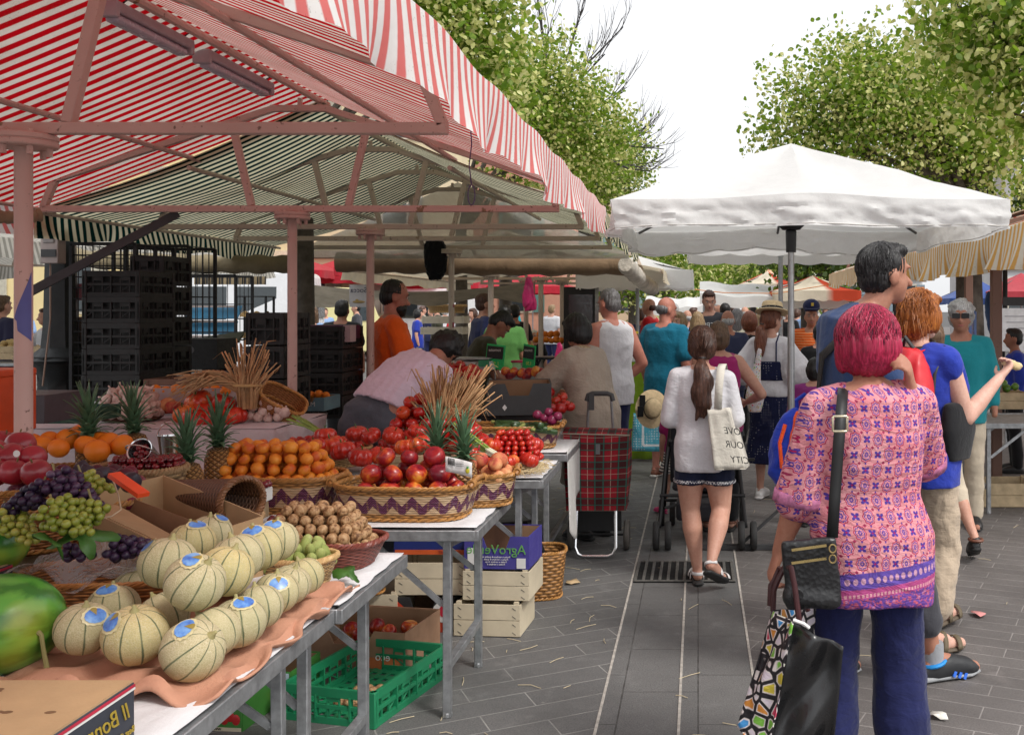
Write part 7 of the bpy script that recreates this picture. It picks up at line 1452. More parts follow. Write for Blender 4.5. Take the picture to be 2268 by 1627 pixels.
Np=sphereoid('nectarine',M_NECT,.038,cleft=.07,dim=.3); heap(Np,'nectarine in the brown box on the ground','nectarine','nectarines in the ground box',[V(c.x-.04+dx,c.y+.5+dy,.12+dz) for dx,dy,dz in ((-.1,0,0),(0,.05,0),(.08,-.02,0),(.16,.03,0),(-.04,-.06,0))],seed=31); kill(Np)
for lab,(px,py),w in (('green strawberry print box standing behind the near table leg',(585,1570),.24),('strawberry print box with round white logo closest to the table leg',(458,1618),.30)):
    c=flr(px,py); T=printed(lab,(c.x,c.y+.13,0),w,.24,.15,PM((.05,.20,.035),.5),R(-6)); m=MB(); rr=random.Random(w*100)
    for i in range(9): m.ball((-w*.2+i*w*.078,-.1245,.045+.012*(i%2)),(.017,.003,.021),10,6)
    m.build('strawberry_print',PM((.45,.02,.02),.4),T); m=MB(); m.lathe([(.034,0),(.034,.001)],20,(-w*.34,-.126,.06),M=Matrix.Rotation(R(90),3,'X'),sx=.8); m.build('white_disc',WHP,T)
    for k,tx in enumerate(('TOM','DEL','BEL')): lettering(tx,.022,BLK,T,frame((-w*.34,-.1285,.08-.02*k),(1,0,0),(0,0,1)),True)
    m=MB(); m.box((0,-.1248,.008),(w*.99,.001,.014)); m.build('cream_band',WOODL,T); lettering('WWW.TOMDELBEL.IT',.014,BLK,T,frame((0,-.1262,.008),(1,0,0),(0,0,1)),True); m=MB(); m.box((w*.28,-.125,.115),(w*.4,.001,.06)); m.build('pale_label',PM((.45,.55,.65),.5),T)
# ================================================================ behind the stall: cages, crates, lamp post
IRON=PM((.012,.014,.015),.45,.2,12,.2,40,metal=.3,name='cast_iron')
c=at(135,950,312); T=thing('lamp_post','black cast iron lamp post base rising behind the pink post','lamp post',(c.x,c.y,0)); m=MB(); m.lathe([(.25,0),(.26,.45),(.25,.72),(.22,.76),(.235,.82),(.19,.88),(.15,1.0),(.135,1.12),(.19,1.22),(.195,1.27),(.125,1.33),(.11,1.5),(.1,1.9),(.09,2.4),(.07,3.4)],8); m.build('column',IRON,T,auto=True)
m=MB(); 
for z in (.74,1.24): m.lathe([(.18,z-.02),(.2,z),(.18,z+.02)],20)
m.build('collar',IRON,T)
GREYP=PM((.36,.30,.28),.5,.12); 
c=at(118,545,325); T=thing('electric_box','grey pink electric meter cabinet fixed to the lamp post','electric box',c); m=MB(); m.box((0,0,0),(.12,.09,.24)); m.build('housing',GREYP,T,bevel=.006); m=MB(); m.box((0,-.048,.05),(.075,.01,.06)); m.build('window',PM((.25,.22,.21),.3),T,bevel=.003); m=MB(); m.box((0,-.048,-.05),(.1,.01,.05)); m.build('dark_panel',DKG,T); m=MB(); m.tube([(-.02,0,-.12),(-.02,0,-.5),(-.06,-.02,-.95)],.006,6); m.build('cable',PM((.3,.2,.15),.6),T)
m=MB(); m.bar(at(60,650,372),at(395,472,352),.05,.05); tag(m.build('strut',PM((.06,.06,.065),.5,.1,10,metal=.4)),'dark grey diagonal strut running up to the striped roof','strut')
def cage(label,px0,px1,py0,py1,s,depth,nx,nz,mat,lean=0,group=None,x_only=False):
    p=at(px0,py1,s); q=at(px1,py0,s); t=thing('wire_cage',label,'wire cage',((p.x+q.x)/2,p.y,p.z)); w=(q.x-p.x)/2; h=q.z-p.z; m=MB(); f=MB()
    for yy in ((0,) if x_only else (0,depth)):
        for i in range(nx+1): x=-w+2*w*i/nx; m.tube([(x,yy,0),(x,yy,h)],.0035,4)
        for i in range(nz+1): m.tube([(-w,yy,h*i/nz),(w,yy,h*i/nz)],.0035,4)
    if not x_only:
        for sx in (-1,1):
            for i in range(5): m.tube([(sx*w,depth*i/4,0),(sx*w,depth*i/4,h)],.0035,4)
            for i in range(nz+1): m.tube([(sx*w,0,h*i/nz),(sx*w,depth,h*i/nz)],.0035,4)
    for sx in (-1,1):
        for yy in (0,depth) if not x_only else (0,): f.bar((sx*w,yy,0),(sx*w,yy,h),.022,.022)
    for yy in (0,depth) if not x_only else (0,): f.bar((-w,yy,h),(w,yy,h),.022,.022); f.bar((-w,yy,0),(w,yy,0),.022,.022)
    m.build('mesh_panel',mat,t,smooth=False); f.build('frame',mat,t,smooth=False); return t
DKW=PM((.02,.02,.022),.5,.1,20,metal=.3)
cage('tall dark roll cage standing empty behind the lamp post',158,300,540,880,318,.5,9,14,DKW); cage('dark roll cage with a wide mesh next to the crate tower',278,418,545,880,300,.4,10,6,DKW); cage('low wire trolley before the white vans',380,522,610,800,235,.35,5,3,DKW)
GH=PM((.012,.013,.013),.6,.15)
def solid_crate(lab,c,w,d,h):
    t=plastic_crate(lab,(c.x,c.y,c.z),w,d,h,GH); m=MB(); m.box((0,.0,h*.44),(w-.04,d-.05,h*.74)); m.build('shade_block',GH,t); return t  # added dark block puts shade inside the open crate; no goods in it
for i in range(5):
    s=345; z0=at(0,880,s).z+ i*.0; c=at(288,882-i*56,s); solid_crate(['lowest','second','middle','fourth','topmost'][i]+' black plastic crate of the tall tower behind the garlic',c,.34,.40,.162)
for i in range(4):
    c=at(358,830-i*66,330); solid_crate(['lowest','second','third','topmost'][i]+' black crate of the tower beside the blue boards',c,.2,.34,.19)
m=MB(); c=at(290,790,350); 
for i in range(3):
    for j,(px,py) in enumerate(((618,905-i*72),)): 
        c=at(px,py,345); solid_crate(['lowest','middle','upper'][i]+' black crate stacked right behind the second pink post',c,.22,.4,.2)
for i in range(4):
    c=at(728,920-i*50,300); solid_crate(['bottom','second','third','top'][i]+' black crate under the purple printed box',c,.34,.42,.16)
c=at(728,748,300); T=thing('printed_box','purple printed fruit box with white labels on the black crates','box',c); m=MB(); m.box((0,0,.045),(.36,.3,.10)); m.build('box_body',PM((.07,.015,.06),.5,.15),T,bevel=.003); m=MB(); m.box((.09,-.152,.05),(.10,.002,.05)); m.box((-.13,-.152,.045),(.05,.002,.022)); m.build('label',PM((.4,.38,.38),.6),T); m=MB(); m.box((.19,-.10,.035),(.05,.12,.12)); m.build('end_flap',PM((.5,.36,.38),.5),T)
c=at(700,905,320); T=open_box('printed_box','pale blue printed box of oranges at the foot of the second pink post','box',(c.x,c.y,c.z),.22,.3,.09,PM((.14,.25,.30),.5,.2),CARDD); lettering('MIAM',.045,WHP,T,frame((0,-.158,.045),(1,0,0),(0,0,1)),True)
Op=sphereoid('orange_fruit',M_ORA,.03,dim=.08); heap(Op,'orange in the pale blue printed box','orange','oranges in the blue box',[at(x,y,322) for x,y in ((668,872),(688,874),(705,872),(722,875))],seed=41)
c=at(440,895,350); plastic_crate('reddish brown plastic crate behind the tomatoes on the counter',(c.x,c.y,c.z),.50,.3,.17,PM((.16,.08,.05),.6,.2)); 
c=at(420,890,375); T=open_box('cardboard_box','open tray of orange fruit behind the garlic heap','box',(c.x,c.y,c.z),.52,.2,.09,PM((.42,.33,.33),.7),CARDD,notch=False); heap(Op,'orange lying in the tray behind the garlic','orange','oranges behind the garlic',[at(345+i*22,862+(i%2)*3,380) for i in range(8)],seed=42,sc=(.9,1.2)); kill(Op)
c=at(425,815,300); T=fruit_box('wide black box with an oval hand hole before the blue boards',c,.52,.3,.22,GH); m=MB(); m.lathe([(.03,0),(.03,.002)],14,(.05,-.15,.14),M=Matrix.Rotation(R(90),3,'X'),sx=1.5); m.build('hand_hole',PM((.12,.12,.13),.6),T)
m=MB(); m.sheet(lambda u,v:at(405+u*95,760+v*26-10*math.sin(u*5),296)+V(0,v*.1,.01*math.sin(u*14)),12,4); tag(m.build('plastic_film',FILM),'clear plastic wrap lying on the black box','plastic film')
m=MB(); m.box(at(490,752,285),(.30,.2,.02),Euler((R(20),R(-8),R(10)))); tag(m.build('tray',PM((.05,.06,.03),.6)),'flat olive green tray on top of the boxes','tray')
BLUEB=PM((.012,.12,.22),.5,.2,6); T=thing('display_board','tilted teal blue boards behind wire next to the white van','board',at(448,770,215)); m=MB(); 
for i in range(3): m.sheet(lambda u,v:V(-.28+u*.56-v*.06*0+.02*i,.05*i+v*.1,-.02+v*.13+.16*i),2,2)
m.build('panel',BLUEB,T,solid=.01,smooth=False); m=MB(); 
for i in range(4): m.bar((-.29,.04*i,-.04+.155*i),(.29,.04*i,-.04+.155*i),.02,.02)
m.build('frame',GREYP,T)
T=thing('glass_cabinet','small glass sided display cabinet with pastries','cabinet',at(556,800,205)); m=MB()
for x in (-.16,.16):
    for y in (0,.2): m.bar((x,y,0),(x,y,.7),.02,.02)
for z in (0,.23,.46,.7): m.box((0,.1,z),(.34,.22,.012))
m.build('frame',BLK,T,smooth=False); m=MB()
rr=random.Random(3)
for z in (.02,.25,.48): m.sheet(lambda u,v:V(-.14+u*.28,.03+v*.14,z+.05*math.sin(v*PI)*(1+.3*math.sin(u*14))),14,6)
m.build('pastry',PM((.45,.28,.10),.7,.5,30),T)
c=at(-50,962,560); T=fruit_box('orange red plastic tub at the picture edge behind the apples',c,.20,.4,.25,PM((.60,.07,.012),.45)); m=MB(); m.box((0,-.01,.24),(.215,.41,.03)); m.build('rim',PM((.60,.07,.012),.45),T,bevel=.008)
c=at(75,930,470); T=fruit_box('dark box with orange printed side behind the pink post',c,.30,.3,.13,PM((.06,.05,.06),.5)); m=MB(); m.box((.0,-.153,.05),(.2,.004,.07)); m.build('print',PM((.42,.25,.14),.6),T)
c=at(160,930,430); plastic_crate('dark green plastic crate beside the garlic tray',(c.x,c.y,c.z),.30,.3,.07,PM((.01,.06,.035),.5))
c=at(205,665,300); T=fruit_box('dark red plastic crate hanging in the roll cage',c,.18,.2,.12,PM((.16,.012,.02),.5)); m=MB(); m.box((0,-.1,.11),(.2,.02,.02)); m.build('rim',PM((.16,.012,.02),.5),T)
c=at(195,770,300); T=fruit_box('brown wicker hamper wedged in the roll cage',c,.24,.25,.22,WKD); m=MB(); m.box((0,-.0,.22),(.25,.26,.02)); m.build('rim',RIMD,T,bevel=.006)
# potato stand beyond
c=at(60,800,190); T=thing('trestle_table','far trestle table with wooden crates of potatoes by the yellow wall','table',(c.x,c.y,0)); m=MB(); m.box((0,0,c.z-.02),(2.6,.7,.03)); m.build('tabletop',GALV,T)
for sx in (-1.1,0,1.1): m=MB(); m.bar((sx,-.3,0),(sx+.2,.3,c.z-.03),.03,.03); m.build('leg',GALV,T)
for i,px in enumerate((20,96,175)): d=at(px,795,188); slat_crate(['wooden potato crate nearest the picture edge on the far table','middle wooden crate on the far table behind the pink post','wooden crate on the far table by the wire cage'][i],(d.x,d.y,d.z),.36,.3,.16,WOODC)
PT=sphereoid('potato',fruit_mat('potato_skin',[(.3,(.42,.28,.11)),(.7,(.58,.42,.18))],12,.7),.035,sz=1.2,dim=0); d=at(22,772,188); heap(PT,'yellow potato in the far crate','potato','potatoes in the far crate',pile(d.x,d.y+.1,d.z-.02,.14,.1,.035,2,5),seed=50); kill(PT)
cage('red wire rack before the yellow wall',108,125,640,790,150,.1,2,8,PM((.4,.05,.03),.5),x_only=True)
# ================================================================ snack sign, baskets, far vans, umbrellas, buildings
T=thing('hanging_sign','white snack sign with mirrored lettering hung from the tarpaulin','sign',at(795,655,190)); m=MB(); m.box((0,0,0),(.22,.01,.26)); m.build('board',PM((.42,.40,.40),.6),T); lettering('Socca',.085,PM((.03,.03,.06),.6),T,frame((.0,-.0065,.065),(1,0,0),(0,0,1)),True); m=MB(); m.ball((0,-.008,-.07),(.075,.004,.016),14,6); m.ball((-.02,-.008,-.05),(.02,.004,.014),10,6); m.build('food_picture',PM((.3,.2,.06),.6),T)
for lab,px,py,w in (('wicker bread basket on the far pale crates',990,692,.50),): c=at(px,py,150); basket(lab,c,w*.55,.15,.10,WKL,RIML,thick=.02)
for i in range(4): c=at(990,735-i*8,148) ; 
for i,(px,py,lab) in enumerate(((985,740,'lower pale wooden tray stack by the bread basket'),(988,716,'upper pale wooden tray under the bread basket'))): c=at(px,py,150); slat_crate(lab,(c.x,c.y,c.z),.62,.35,.11,PM((.62,.56,.45),.7))
GLASSD=PM((.03,.04,.045),.1,.1,spec=.8,name='van_glass')
def van(label,px,py_ground,s,L,H,W,col,face,windows=True):
    x,y=gx(px,s); t=thing('parked_van',label,'van',(x,y,0),R(face)); P_=PM(col,.25,.04,3,coat=.6,name='van_paint')
    prof=[(-L/2,.30),(-L/2+.02,H*.55),(-L/2+.10,H-.06),(-L/2+.2,H),(L*.16,H),(L*.25,H-.05),(L*.36,H*.62),(L*.47,H*.50),(L/2,H*.42),(L/2,.30)]
    m=MB(); n=len(prof); vs=[]
    for yy,k in ((-W/2,1),(-W/2+.08,1.0),(W/2-.08,1.0),(W/2,1)): vs+= [(px_,yy if abs(yy)>W/2-.01 and z<H*.6 else yy*(.94 if z>H*.6 else 1),z) for px_,z in prof]
    fs=[tuple(range(n))[::-1],tuple(3*n+i for i in range(n))]+[(r*n+i,r*n+(i+1)%n,(r+1)*n+(i+1)%n,(r+1)*n+i) for r in range(3) for i in range(n)]
    m.add(vs,fs); m.build('body',P_,t,bevel=.05)
    for sd in (-1,1):
        for (x0,x1,z0,z1,sk) in (((-L*.36,-L*.18,H*.56,H*.86,0),(-L*.13,L*.05,H*.56,H*.86,0)) if windows else ())+((L*.1,L*.27,H*.56,H*.84,.12),):
            yy=sd*(W/2*.94+.012); m=MB(); m.add([(x0,yy+sd*.02,z0),(x1+sk,yy+sd*.02,z0),(x1,yy,z1),(x0,yy,z1)],[(0,1,2,3)]); m.build('window',GLASSD,t,smooth=False,solid=.01)
    m=MB(); m.add([(L*.375,-W*.40,H*.63),(L*.375,W*.40,H*.63),(L*.27,W*.38,H*.91),(L*.27,-W*.38,H*.91)],[(0,1,2,3)]); m.build('windscreen',GLASSD,t,smooth=False,solid=.02)
    for sd in (-.25,.25): m=MB(); m.box((-L/2-.0,sd*W,H*.70),(.03,W*.36,H*.26)); m.build('rear_window',GLASSD,t,bevel=.02)
    for sd in (-1,1): m=MB(); m.box((-L/2-.01,sd*W*.45,H*.42),(.05,.12,.32)); m.build('tail_light',PM((.5,.02,.02),.3),t,bevel=.01)
    for sd in (-1,1):
        for xx in (-L*.3,L*.32):
            m=MB(); m.lathe([(.2,-.11),(.31,-.12),(.33,-.06),(.33,.06),(.31,.12),(.2,.11)],20,M=Matrix.Rotation(R(90),3,'X')); w_=m.build('wheel',PM((.02,.02,.02),.8),t,loc=(xx,sd*(W/2-.1),.33)); m=MB(); m.lathe([(.05,-.125),(.19,-.115),(.2,0),(.19,.115),(.05,.125)],14,M=Matrix.Rotation(R(90),3,'X')); m.build('rim',STEEL,w_)
    return t
van('white panel van with side windows behind the roll cages',470,0,96,4.6,2.45,1.9,(.72,.73,.75),188); van('second white van with tail light close to the yellow one',560,0,88,4.4,2.2,1.9,(.70,.71,.73),110); van('pale yellow van behind the black crates',610,0,80,4.6,2.25,1.9,(.68,.62,.30),100); van('pale yellow van beyond the dark silhouetted seller',705,0,74,4.7,2.25,1.9,(.66,.60,.30),70,False); van('white van at the back of the red parasols',1000,0,62,4.8,2.3,2.,(.7,.7,.71),80,False)
def parasol(label,px,py,s,w,h,mat,pole=STEEL,square=True,drop=.18,rz=0,d=None,cat='parasol',ribs=True,loc=None,peak=.45):
    c=Vector(loc) if loc else at(px,py,s); t=thing('parasol',label,cat,(c.x,c.y,0),rz); d=d or w; z=h
    def f(u,v):
        a=u*2*PI; r=v; x,y=sup(a,w/2,d/2,30 if square else 2); k=.012*math.sin(u*61)*v; cr=.02*math.sin(a*2)**2*v
        return V(x*r,y*r,z+peak*(1-r)**1.0-.05*math.sin(PI*r)*abs(math.sin(a*2))**2)
    m=MB(); m.sheet(f,96,14); m.build('canopy',mat,t)
    def g(u,v):
        a=u*2*PI; x,y=sup(a,w/2,d/2,30 if square else 2); o=1+.012*math.sin(u*40)*v+.008*math.sin(u*93+2)*v; return V(x*o,y*o,z-drop*v-.022*v*abs(math.sin(u*PI*24)))
    m=MB(); m.sheet(g,192,6); m.build('valance',mat,t)
    m=MB(); m.lathe([(.024,0),(.024,z+peak-.03)],12); m.lathe([(.032,z-.12),(.034,z+.0)],12); m.build('pole',pole,t)
    if ribs:
        m=MB()
        for a in [i*PI/4 for i in range(8)]:
            x,y=sup(a,w/2,d/2,30 if square else 2); m.tube([(0,0,z+peak-.06),(x*.97,y*.97,z-.015)],.009,6); m.tube([(0,0,z+.0),(x*.5,y*.5,z+peak*.45-.02)],.008,6)
        m.build('rib',PM((.05,.05,.05),.5),t); m=MB(); m.lathe([(.055,z-.01),(.06,z+.02),(.05,z+.03)],14); m.build('hub',BLK,t)
    return t
WCAN=cloth((.84,.83,.81),.04,300,.35,trans=.34,name='white_canvas',fscale=5.)
# big white market parasol: built rectangular, creased valance, base cross
T=thing('parasol','big white square market parasol on a steel pole over the lane','parasol',(.62,6.62,0)); W2,D2=1.10,1.14; Z=2.205
from mathutils import noise as mn
def wr(p,k,sd): n=mn.noise(Vector(p)*k+V(sd,sd*2,sd*3)); return n
def fr_(u):
    a=u*4; i=int(min(3.9999,a)); f=a-i; cs=[(-W2,-D2),(W2,-D2),(W2,D2),(-W2,D2)]; p=Vector(cs[i]).lerp(Vector(cs[(i+1)%4]),f); mid=.035*math.sin(f*PI)**6*(1 if i%2==0 else .4); return p,mid,f,i
def top(u,v):
    p,mid,f,i=fr_(u); sg=.055*math.sin(PI*v)*abs(math.sin(f*2*PI)); return V(p.x*v,p.y*v,Z+mid*v+.50*(1-v)-sg+4*v*(1-v)*(.022*wr((p.x*v,p.y*v,0),3,5)+.010*abs(wr((p.x*v,p.y*v,1),9,6))))
m=MB(); m.sheet(top,200,26); m.build('canopy',WCAN,T)
def val(u,v):
    p,mid,f,i=fr_(u); q=V(p.x,p.y,v*.35); b=.055*wr(q,3.2,1)*v+min(1,v*3)*(.036*(abs(wr(q,7,2))-.2)+.022*(abs(wr(q+V(v*.1,v*.1,0),15,3))-.2)); o=Vector(((0,-1),(1,0),(0,1),(-1,0))[i])*(b+.004+.012*v); cor=math.exp(-(min(f,1-f)/.05)**2)
    return V(p.x*(1-.02*cor*v)+o.x,p.y*(1-.02*cor*v)+o.y,Z+mid-.165*v-(.020*abs(math.sin(f*PI*7)) if v>.9 and i==2 else 0)+.014*math.sin(f*9+i)*v+.002*(1-v))
m=MB(); m.sheet(val,320,10); m.build('valance',WCAN,T)
m=MB(); m.tube([V(*( (lambda q:(q.x,q.y-.002,q.z))(val(u/160,.93)))) for u in range(160)],.003,4,closed=True); m.build('hem_seam',cloth((.62,.60,.56)),T)
ALU=PM((.42,.42,.42),.35,.12,20,metal=.85); m=MB(); m.lathe([(.024,0),(.024,1.5)],14); m.lathe([(.021,1.5),(.021,2.66)],14); m.build('pole',ALU,T); m=MB(); m.lathe([(.034,1.98),(.037,2.12),(.03,2.13)],14); m.lathe([(.06,2.13),(.09,2.16),(.06,2.17)],14); m.build('hub',BLK,T)
m=MB()
for a in range(8):
    p=Vector([(-W2,-D2),(0,-D2),(W2,-D2),(W2,0),(W2,D2),(0,D2),(-W2,D2),(-W2,0)][a]); m.tube([(0,0,2.64),(p.x*.98,p.y*.98,Z-.012)],.010,6); m.tube([(0,0,2.15),(p.x*.5,p.y*.5,Z+.20)],.009,6)
m.build('rib',PM((.08,.08,.08),.5),T); m=MB()
for a in (0,PI/2): m.bar((-.65*math.cos(a),-.65*math.sin(a),.02),(.65*math.cos(a),.65*math.sin(a),.02),.04,.03)
for a in range(4): m.bar((.34*math.cos(a*PI/2),.34*math.sin(a*PI/2),.03),(.0,0,.34),.018,.018)
m.build('base_cross',DKG,T)
parasol('smaller white parasol behind the big one, showing only its pole',1729,0,215,1.9,2.26,WCAN,peak=.30,drop=.14,d=1.9); parasol('white parasol past the dark stall end over the olive counter',1412,0,165,1.5,2.10,WCAN,peak=.22,drop=.22)
for i,(x0,x1,py,s) in enumerate(((1550,1880,650,128),(1425,1560,676,90))):
    t=thing('lane_awning',['long low white awning across the far lane','short white awning far beyond the red jacket'][i],'awning',at((x0+x1)/2,py,s)); w=(x1-x0)/s
    m=MB(); m.sheet(lambda u,v:V(-w/2+u*w,v*1.6,.0+.25*v+.02*math.sin(u*20)-.06*math.sin(u*PI)),30,6); m.sheet(lambda u,v:V(-w/2+u*w,-.01-.01*math.sin(u*30)*v,-.18*v+.02*math.sin(u*20)-.06*math.sin(u*PI)-.05*u*v),30,4); m.build('canvas',WCAN,t); m=MB()
    for sx in (-.5,.0,.5): m.tube([(sx*w*.94,.3,0),(sx*w*.94,.3,-at(0,py,s).z)],.025,6)
    m.build('pole',STEEL,t)
REDC=cloth((.52,.03,.05),.1,200,.4,trans=.3)
for i,(px,s,h) in enumerate(((650,64,2.9),(742,62,2.75),(880,66,2.95),(985,60,2.6),(1065,56,2.5),(1180,58,2.45))): parasol(['red parasol above the yellow van','red parasol next to the snack sign','red parasol between the two posts','red parasol behind the bearded seller','low red parasol past the bread basket','red parasol furthest along the row'][i],px,0,s,3.2,h,REDC,drop=.25,peak=.6,group=None) if False else parasol(['red parasol above the yellow van','red parasol next to the snack sign','red parasol between the two posts','red parasol behind the bearded seller','low red parasol past the bread basket','red parasol farthest along the row'][i],px,0,s,3.2,h,REDC,drop=.25,peak=.6)
parasol('blue market parasol beyond the brown stall post',2165,0,95,1.7,1.85,cloth((.05,.10,.32),.1,trans=.1),drop=.12); parasol('red gabled stall roof far behind the white board',2262,0,95,2.0,2.0,cloth((.5,.06,.08),.1,trans=.2),drop=.25)
parasol('red and white striped parasol over the far stall by the boater',1800,0,125,1.5,1.92,RW2,drop=.16,peak=.28); parasol('faded striped parasol poking up above the crowd',1700,0,100,1.3,2.15,RW2,drop=.2,peak=.3)
# buildings
def facade(label,x0,x1,y,h,depth,col,rows,cols,shut,z0=0,wf=.45,trim=(.6,.55,.45)):
    t=thing('building',label,'building',((x0+x1)/2,y,0)); w=x1-x0; P_=PM(col,.85,.08,.8,.2,20); TR2=PM(trim,.8); m=MB(); m.box((0,depth/2,h/2),(w,depth,h)); m.build('wall',P_,t); m=MB()
    for z in (h-.25,3.6): m.box((0,-.06,z),(w+.1,.2,.25))
    m.build('cornice',TR2,t)
    for r in range(rows):
        for c in range(cols):
            x=-w/2+w*(c+.5)/cols; z=(1.4 if r==0 else 4.6+3.1*(r-1))
            if z>h-1.5: continue
            m=MB(); m.box((x,-.01,z+.9),(1.0,.06,1.7)); o=m.build('window',TR2,t); m=MB(); m.box((x,-.03,z+.9),(.84,.06,1.54)); m.build('pane',GLASSD,o)
            for sd in (-1,1): m=MB(); m.box((x+sd*.76,-.05,z+.9),(.48,.05,1.66)); m.build('shutter',PM(shut,.6),t)
    return t
facade('cream yellow facade behind the potato stand',-29,-15.5,33,11,6,(.72,.58,.30),3,4,(.45,.42,.34)); facade('pale yellow facade behind the white vans',-15.4,-9.5,36,10,6,(.62,.54,.36),3,2,(.35,.33,.28)); facade('salmon pink facade behind the yellow vans',-24,-6,44,11,6,(.55,.28,.20),3,5,(.10,.22,.20)) ; facade('light ochre facade behind the red parasols',-9.4,-1.5,62,9.,6,(.60,.45,.30),3,4,(.2,.3,.3))
facade('white stone facade with green awning above the far lane',5.4,14,62,8.4,8,(.62,.62,.62),3,5,(.25,.32,.38)); facade('pale grey facade seen past the brown stall',14.2,34,48,8,8,(.55,.55,.57),3,8,(.3,.36,.42))
# ================================================================ right hand stall
T=canopy('striped_awning','orange and red striped stall awning at the picture edge with a mustard striped valance','awning',4.03,6.2,10.6,1.84,2.82,2.18,RW2,ORG,.30,(6.6,8.6,10.3),BROWNP,apex=2.7,seed=9,wave=.045,chord=2.1)
canopy('striped_awning','pale red striped awning of the far stall beyond the mustard valance','awning',3.75,11.2,15.5,1.7,2.75,2.15,RW2,ORG,.22,(11.5,13.5,15.2),BROWNP,apex=2.6,seed=12)
canopy('striped_awning','brown sheeted awning of the far stall at the end of the row','awning',-2.2,11.2,17.5,1.8,2.5,2.06,CREAM,CREAM,.14,(11.5,14.5,17.2),BEIGEP,apex=2.42,seed=14,chord=2.03)
for lab,px,s in (('brown square stall post beside the hanging blue bag',2206,255),('brown stall post seen through the stall with crates',2145,190)):
    x,y=gx(px,s); t=thing('stall_post',lab,'post',(x,y,0)); m=MB(); m.bar((0,0,0),(0,0,2.1),.085,.085); m.build('shaft',BROWNP,t,bevel=.006); m=MB(); m.box((0,0,.02),(.16,.16,.04)); m.build('foot',BROWNP,t); m=MB(); m.box((0,0,2.09),(.2,.12,.03)); m.build('head_plate',BROWNP,t)
t=table('galvanised trestle table with vegetable crates at the picture edge',2.16,4.4,7.75,8.5,.72,top_mat=None)
for lab,px,py,s,w in (('wooden crate of tomatoes and onions beside the bread hand',2120,908,252,.34),('wooden crate of green peppers at the picture edge',2225,905,252,.36)):
    c=at(px,py,s); slat_crate(lab,(c.x,c.y,.735),w,.3,.15,WOODC); 
Tp=sphereoid('tomato',M_TOM,.035,dim=.3); Ep=sphereoid('aubergine',fruit_mat('aubergine_skin',[(.3,(.03,.008,.03)),(.7,(.12,.03,.09))],8,.25),.05,sz=1.2,dim=0); Gp=sphereoid('green_pepper',fruit_mat('pepper_skin',[(.3,(.06,.16,.02)),(.7,(.18,.33,.05))],9,.3),.035,sz=1.2)
heap(Tp,'tomato in the crate near the bread hand','tomato','tomatoes in the edge crate',[at(x,y,254) for x,y in ((2095,872),(2112,873),(2130,874),(2148,872),(2104,866),(2138,866))],seed=61); heap(Ep,'dark aubergine in the crate near the bread hand','aubergine','aubergines in the edge crate',[at(2100,832,250),at(2140,842,250),at(2122,838,248)],seed=62); heap(Gp,'green pepper in the crate at the picture edge','pepper','peppers in the edge crate',[at(x,y,252) for x,y in ((2195,862),(2212,858),(2230,860),(2248,856),(2222,850),(2205,868))],seed=63)
for o in (Tp,Ep,Gp): kill(o)
c=at(2120,815,246); m=MB(); m.box(c,(.36,.2,.012),Euler((R(-25),R(-10),0))); tag(m.build('cardboard_flap',CARD),'open brown cardboard flap above the vegetable crates','cardboard')
c=at(2125,1135,300); slat_crate('wooden crate on the ground under the edge table',(2.5,8.2,0),.5,.35,.2,WOODC); 
T=thing('notice_board','white board with grey lines of writing behind the brown post','board',at(2268,730,190)); m=MB(); m.box((0,0,0),(.6,.02,.5)); m.build('board',PM((.55,.56,.58),.5),T); m=MB(); 
for k in range(5): m.box((-.05,-.012,.16-.07*k),(.35-.04*(k%3),.002,.008))
m.build('writing',PM((.32,.33,.36),.6),T); m=MB(); m.box((0,-.005,.33),(.5,.03,.10)); m.build('dark_header',BLK,T); m=MB()
for sx in (-.2,.2): m.bar((sx,0.02,-.25),(sx,.02,-at(0,730,190).z),.03,.03)
m.build('leg',STEEL,T)
b=Blob(); c=at(2192,685,250); b.loft([(c+V(0,0,.16),(1,0,0),.02,.02),(c+V(0,0,.10),(1,0,0),.045,.03),(c+V(.01,0,-.05),(1,0,0),.05,.04),(c+V(.02,0,-.2),(1,0,0),.03,.03),(c+V(.03,0,-.26),(1,0,0),.02,.02)]); tag(b.build('hanging_bag',cloth((.05,.09,.19),.1),voxel=.012,disp=folds(.01,50,seed=2)),'slate blue cloth bag hanging on the brown post','bag')
c=at(2150,720,230); cage('blue and white plastic rack by the woman in sunglasses',2138,2160,690,775,200,.2,1,4,PM((.15,.25,.55),.5))
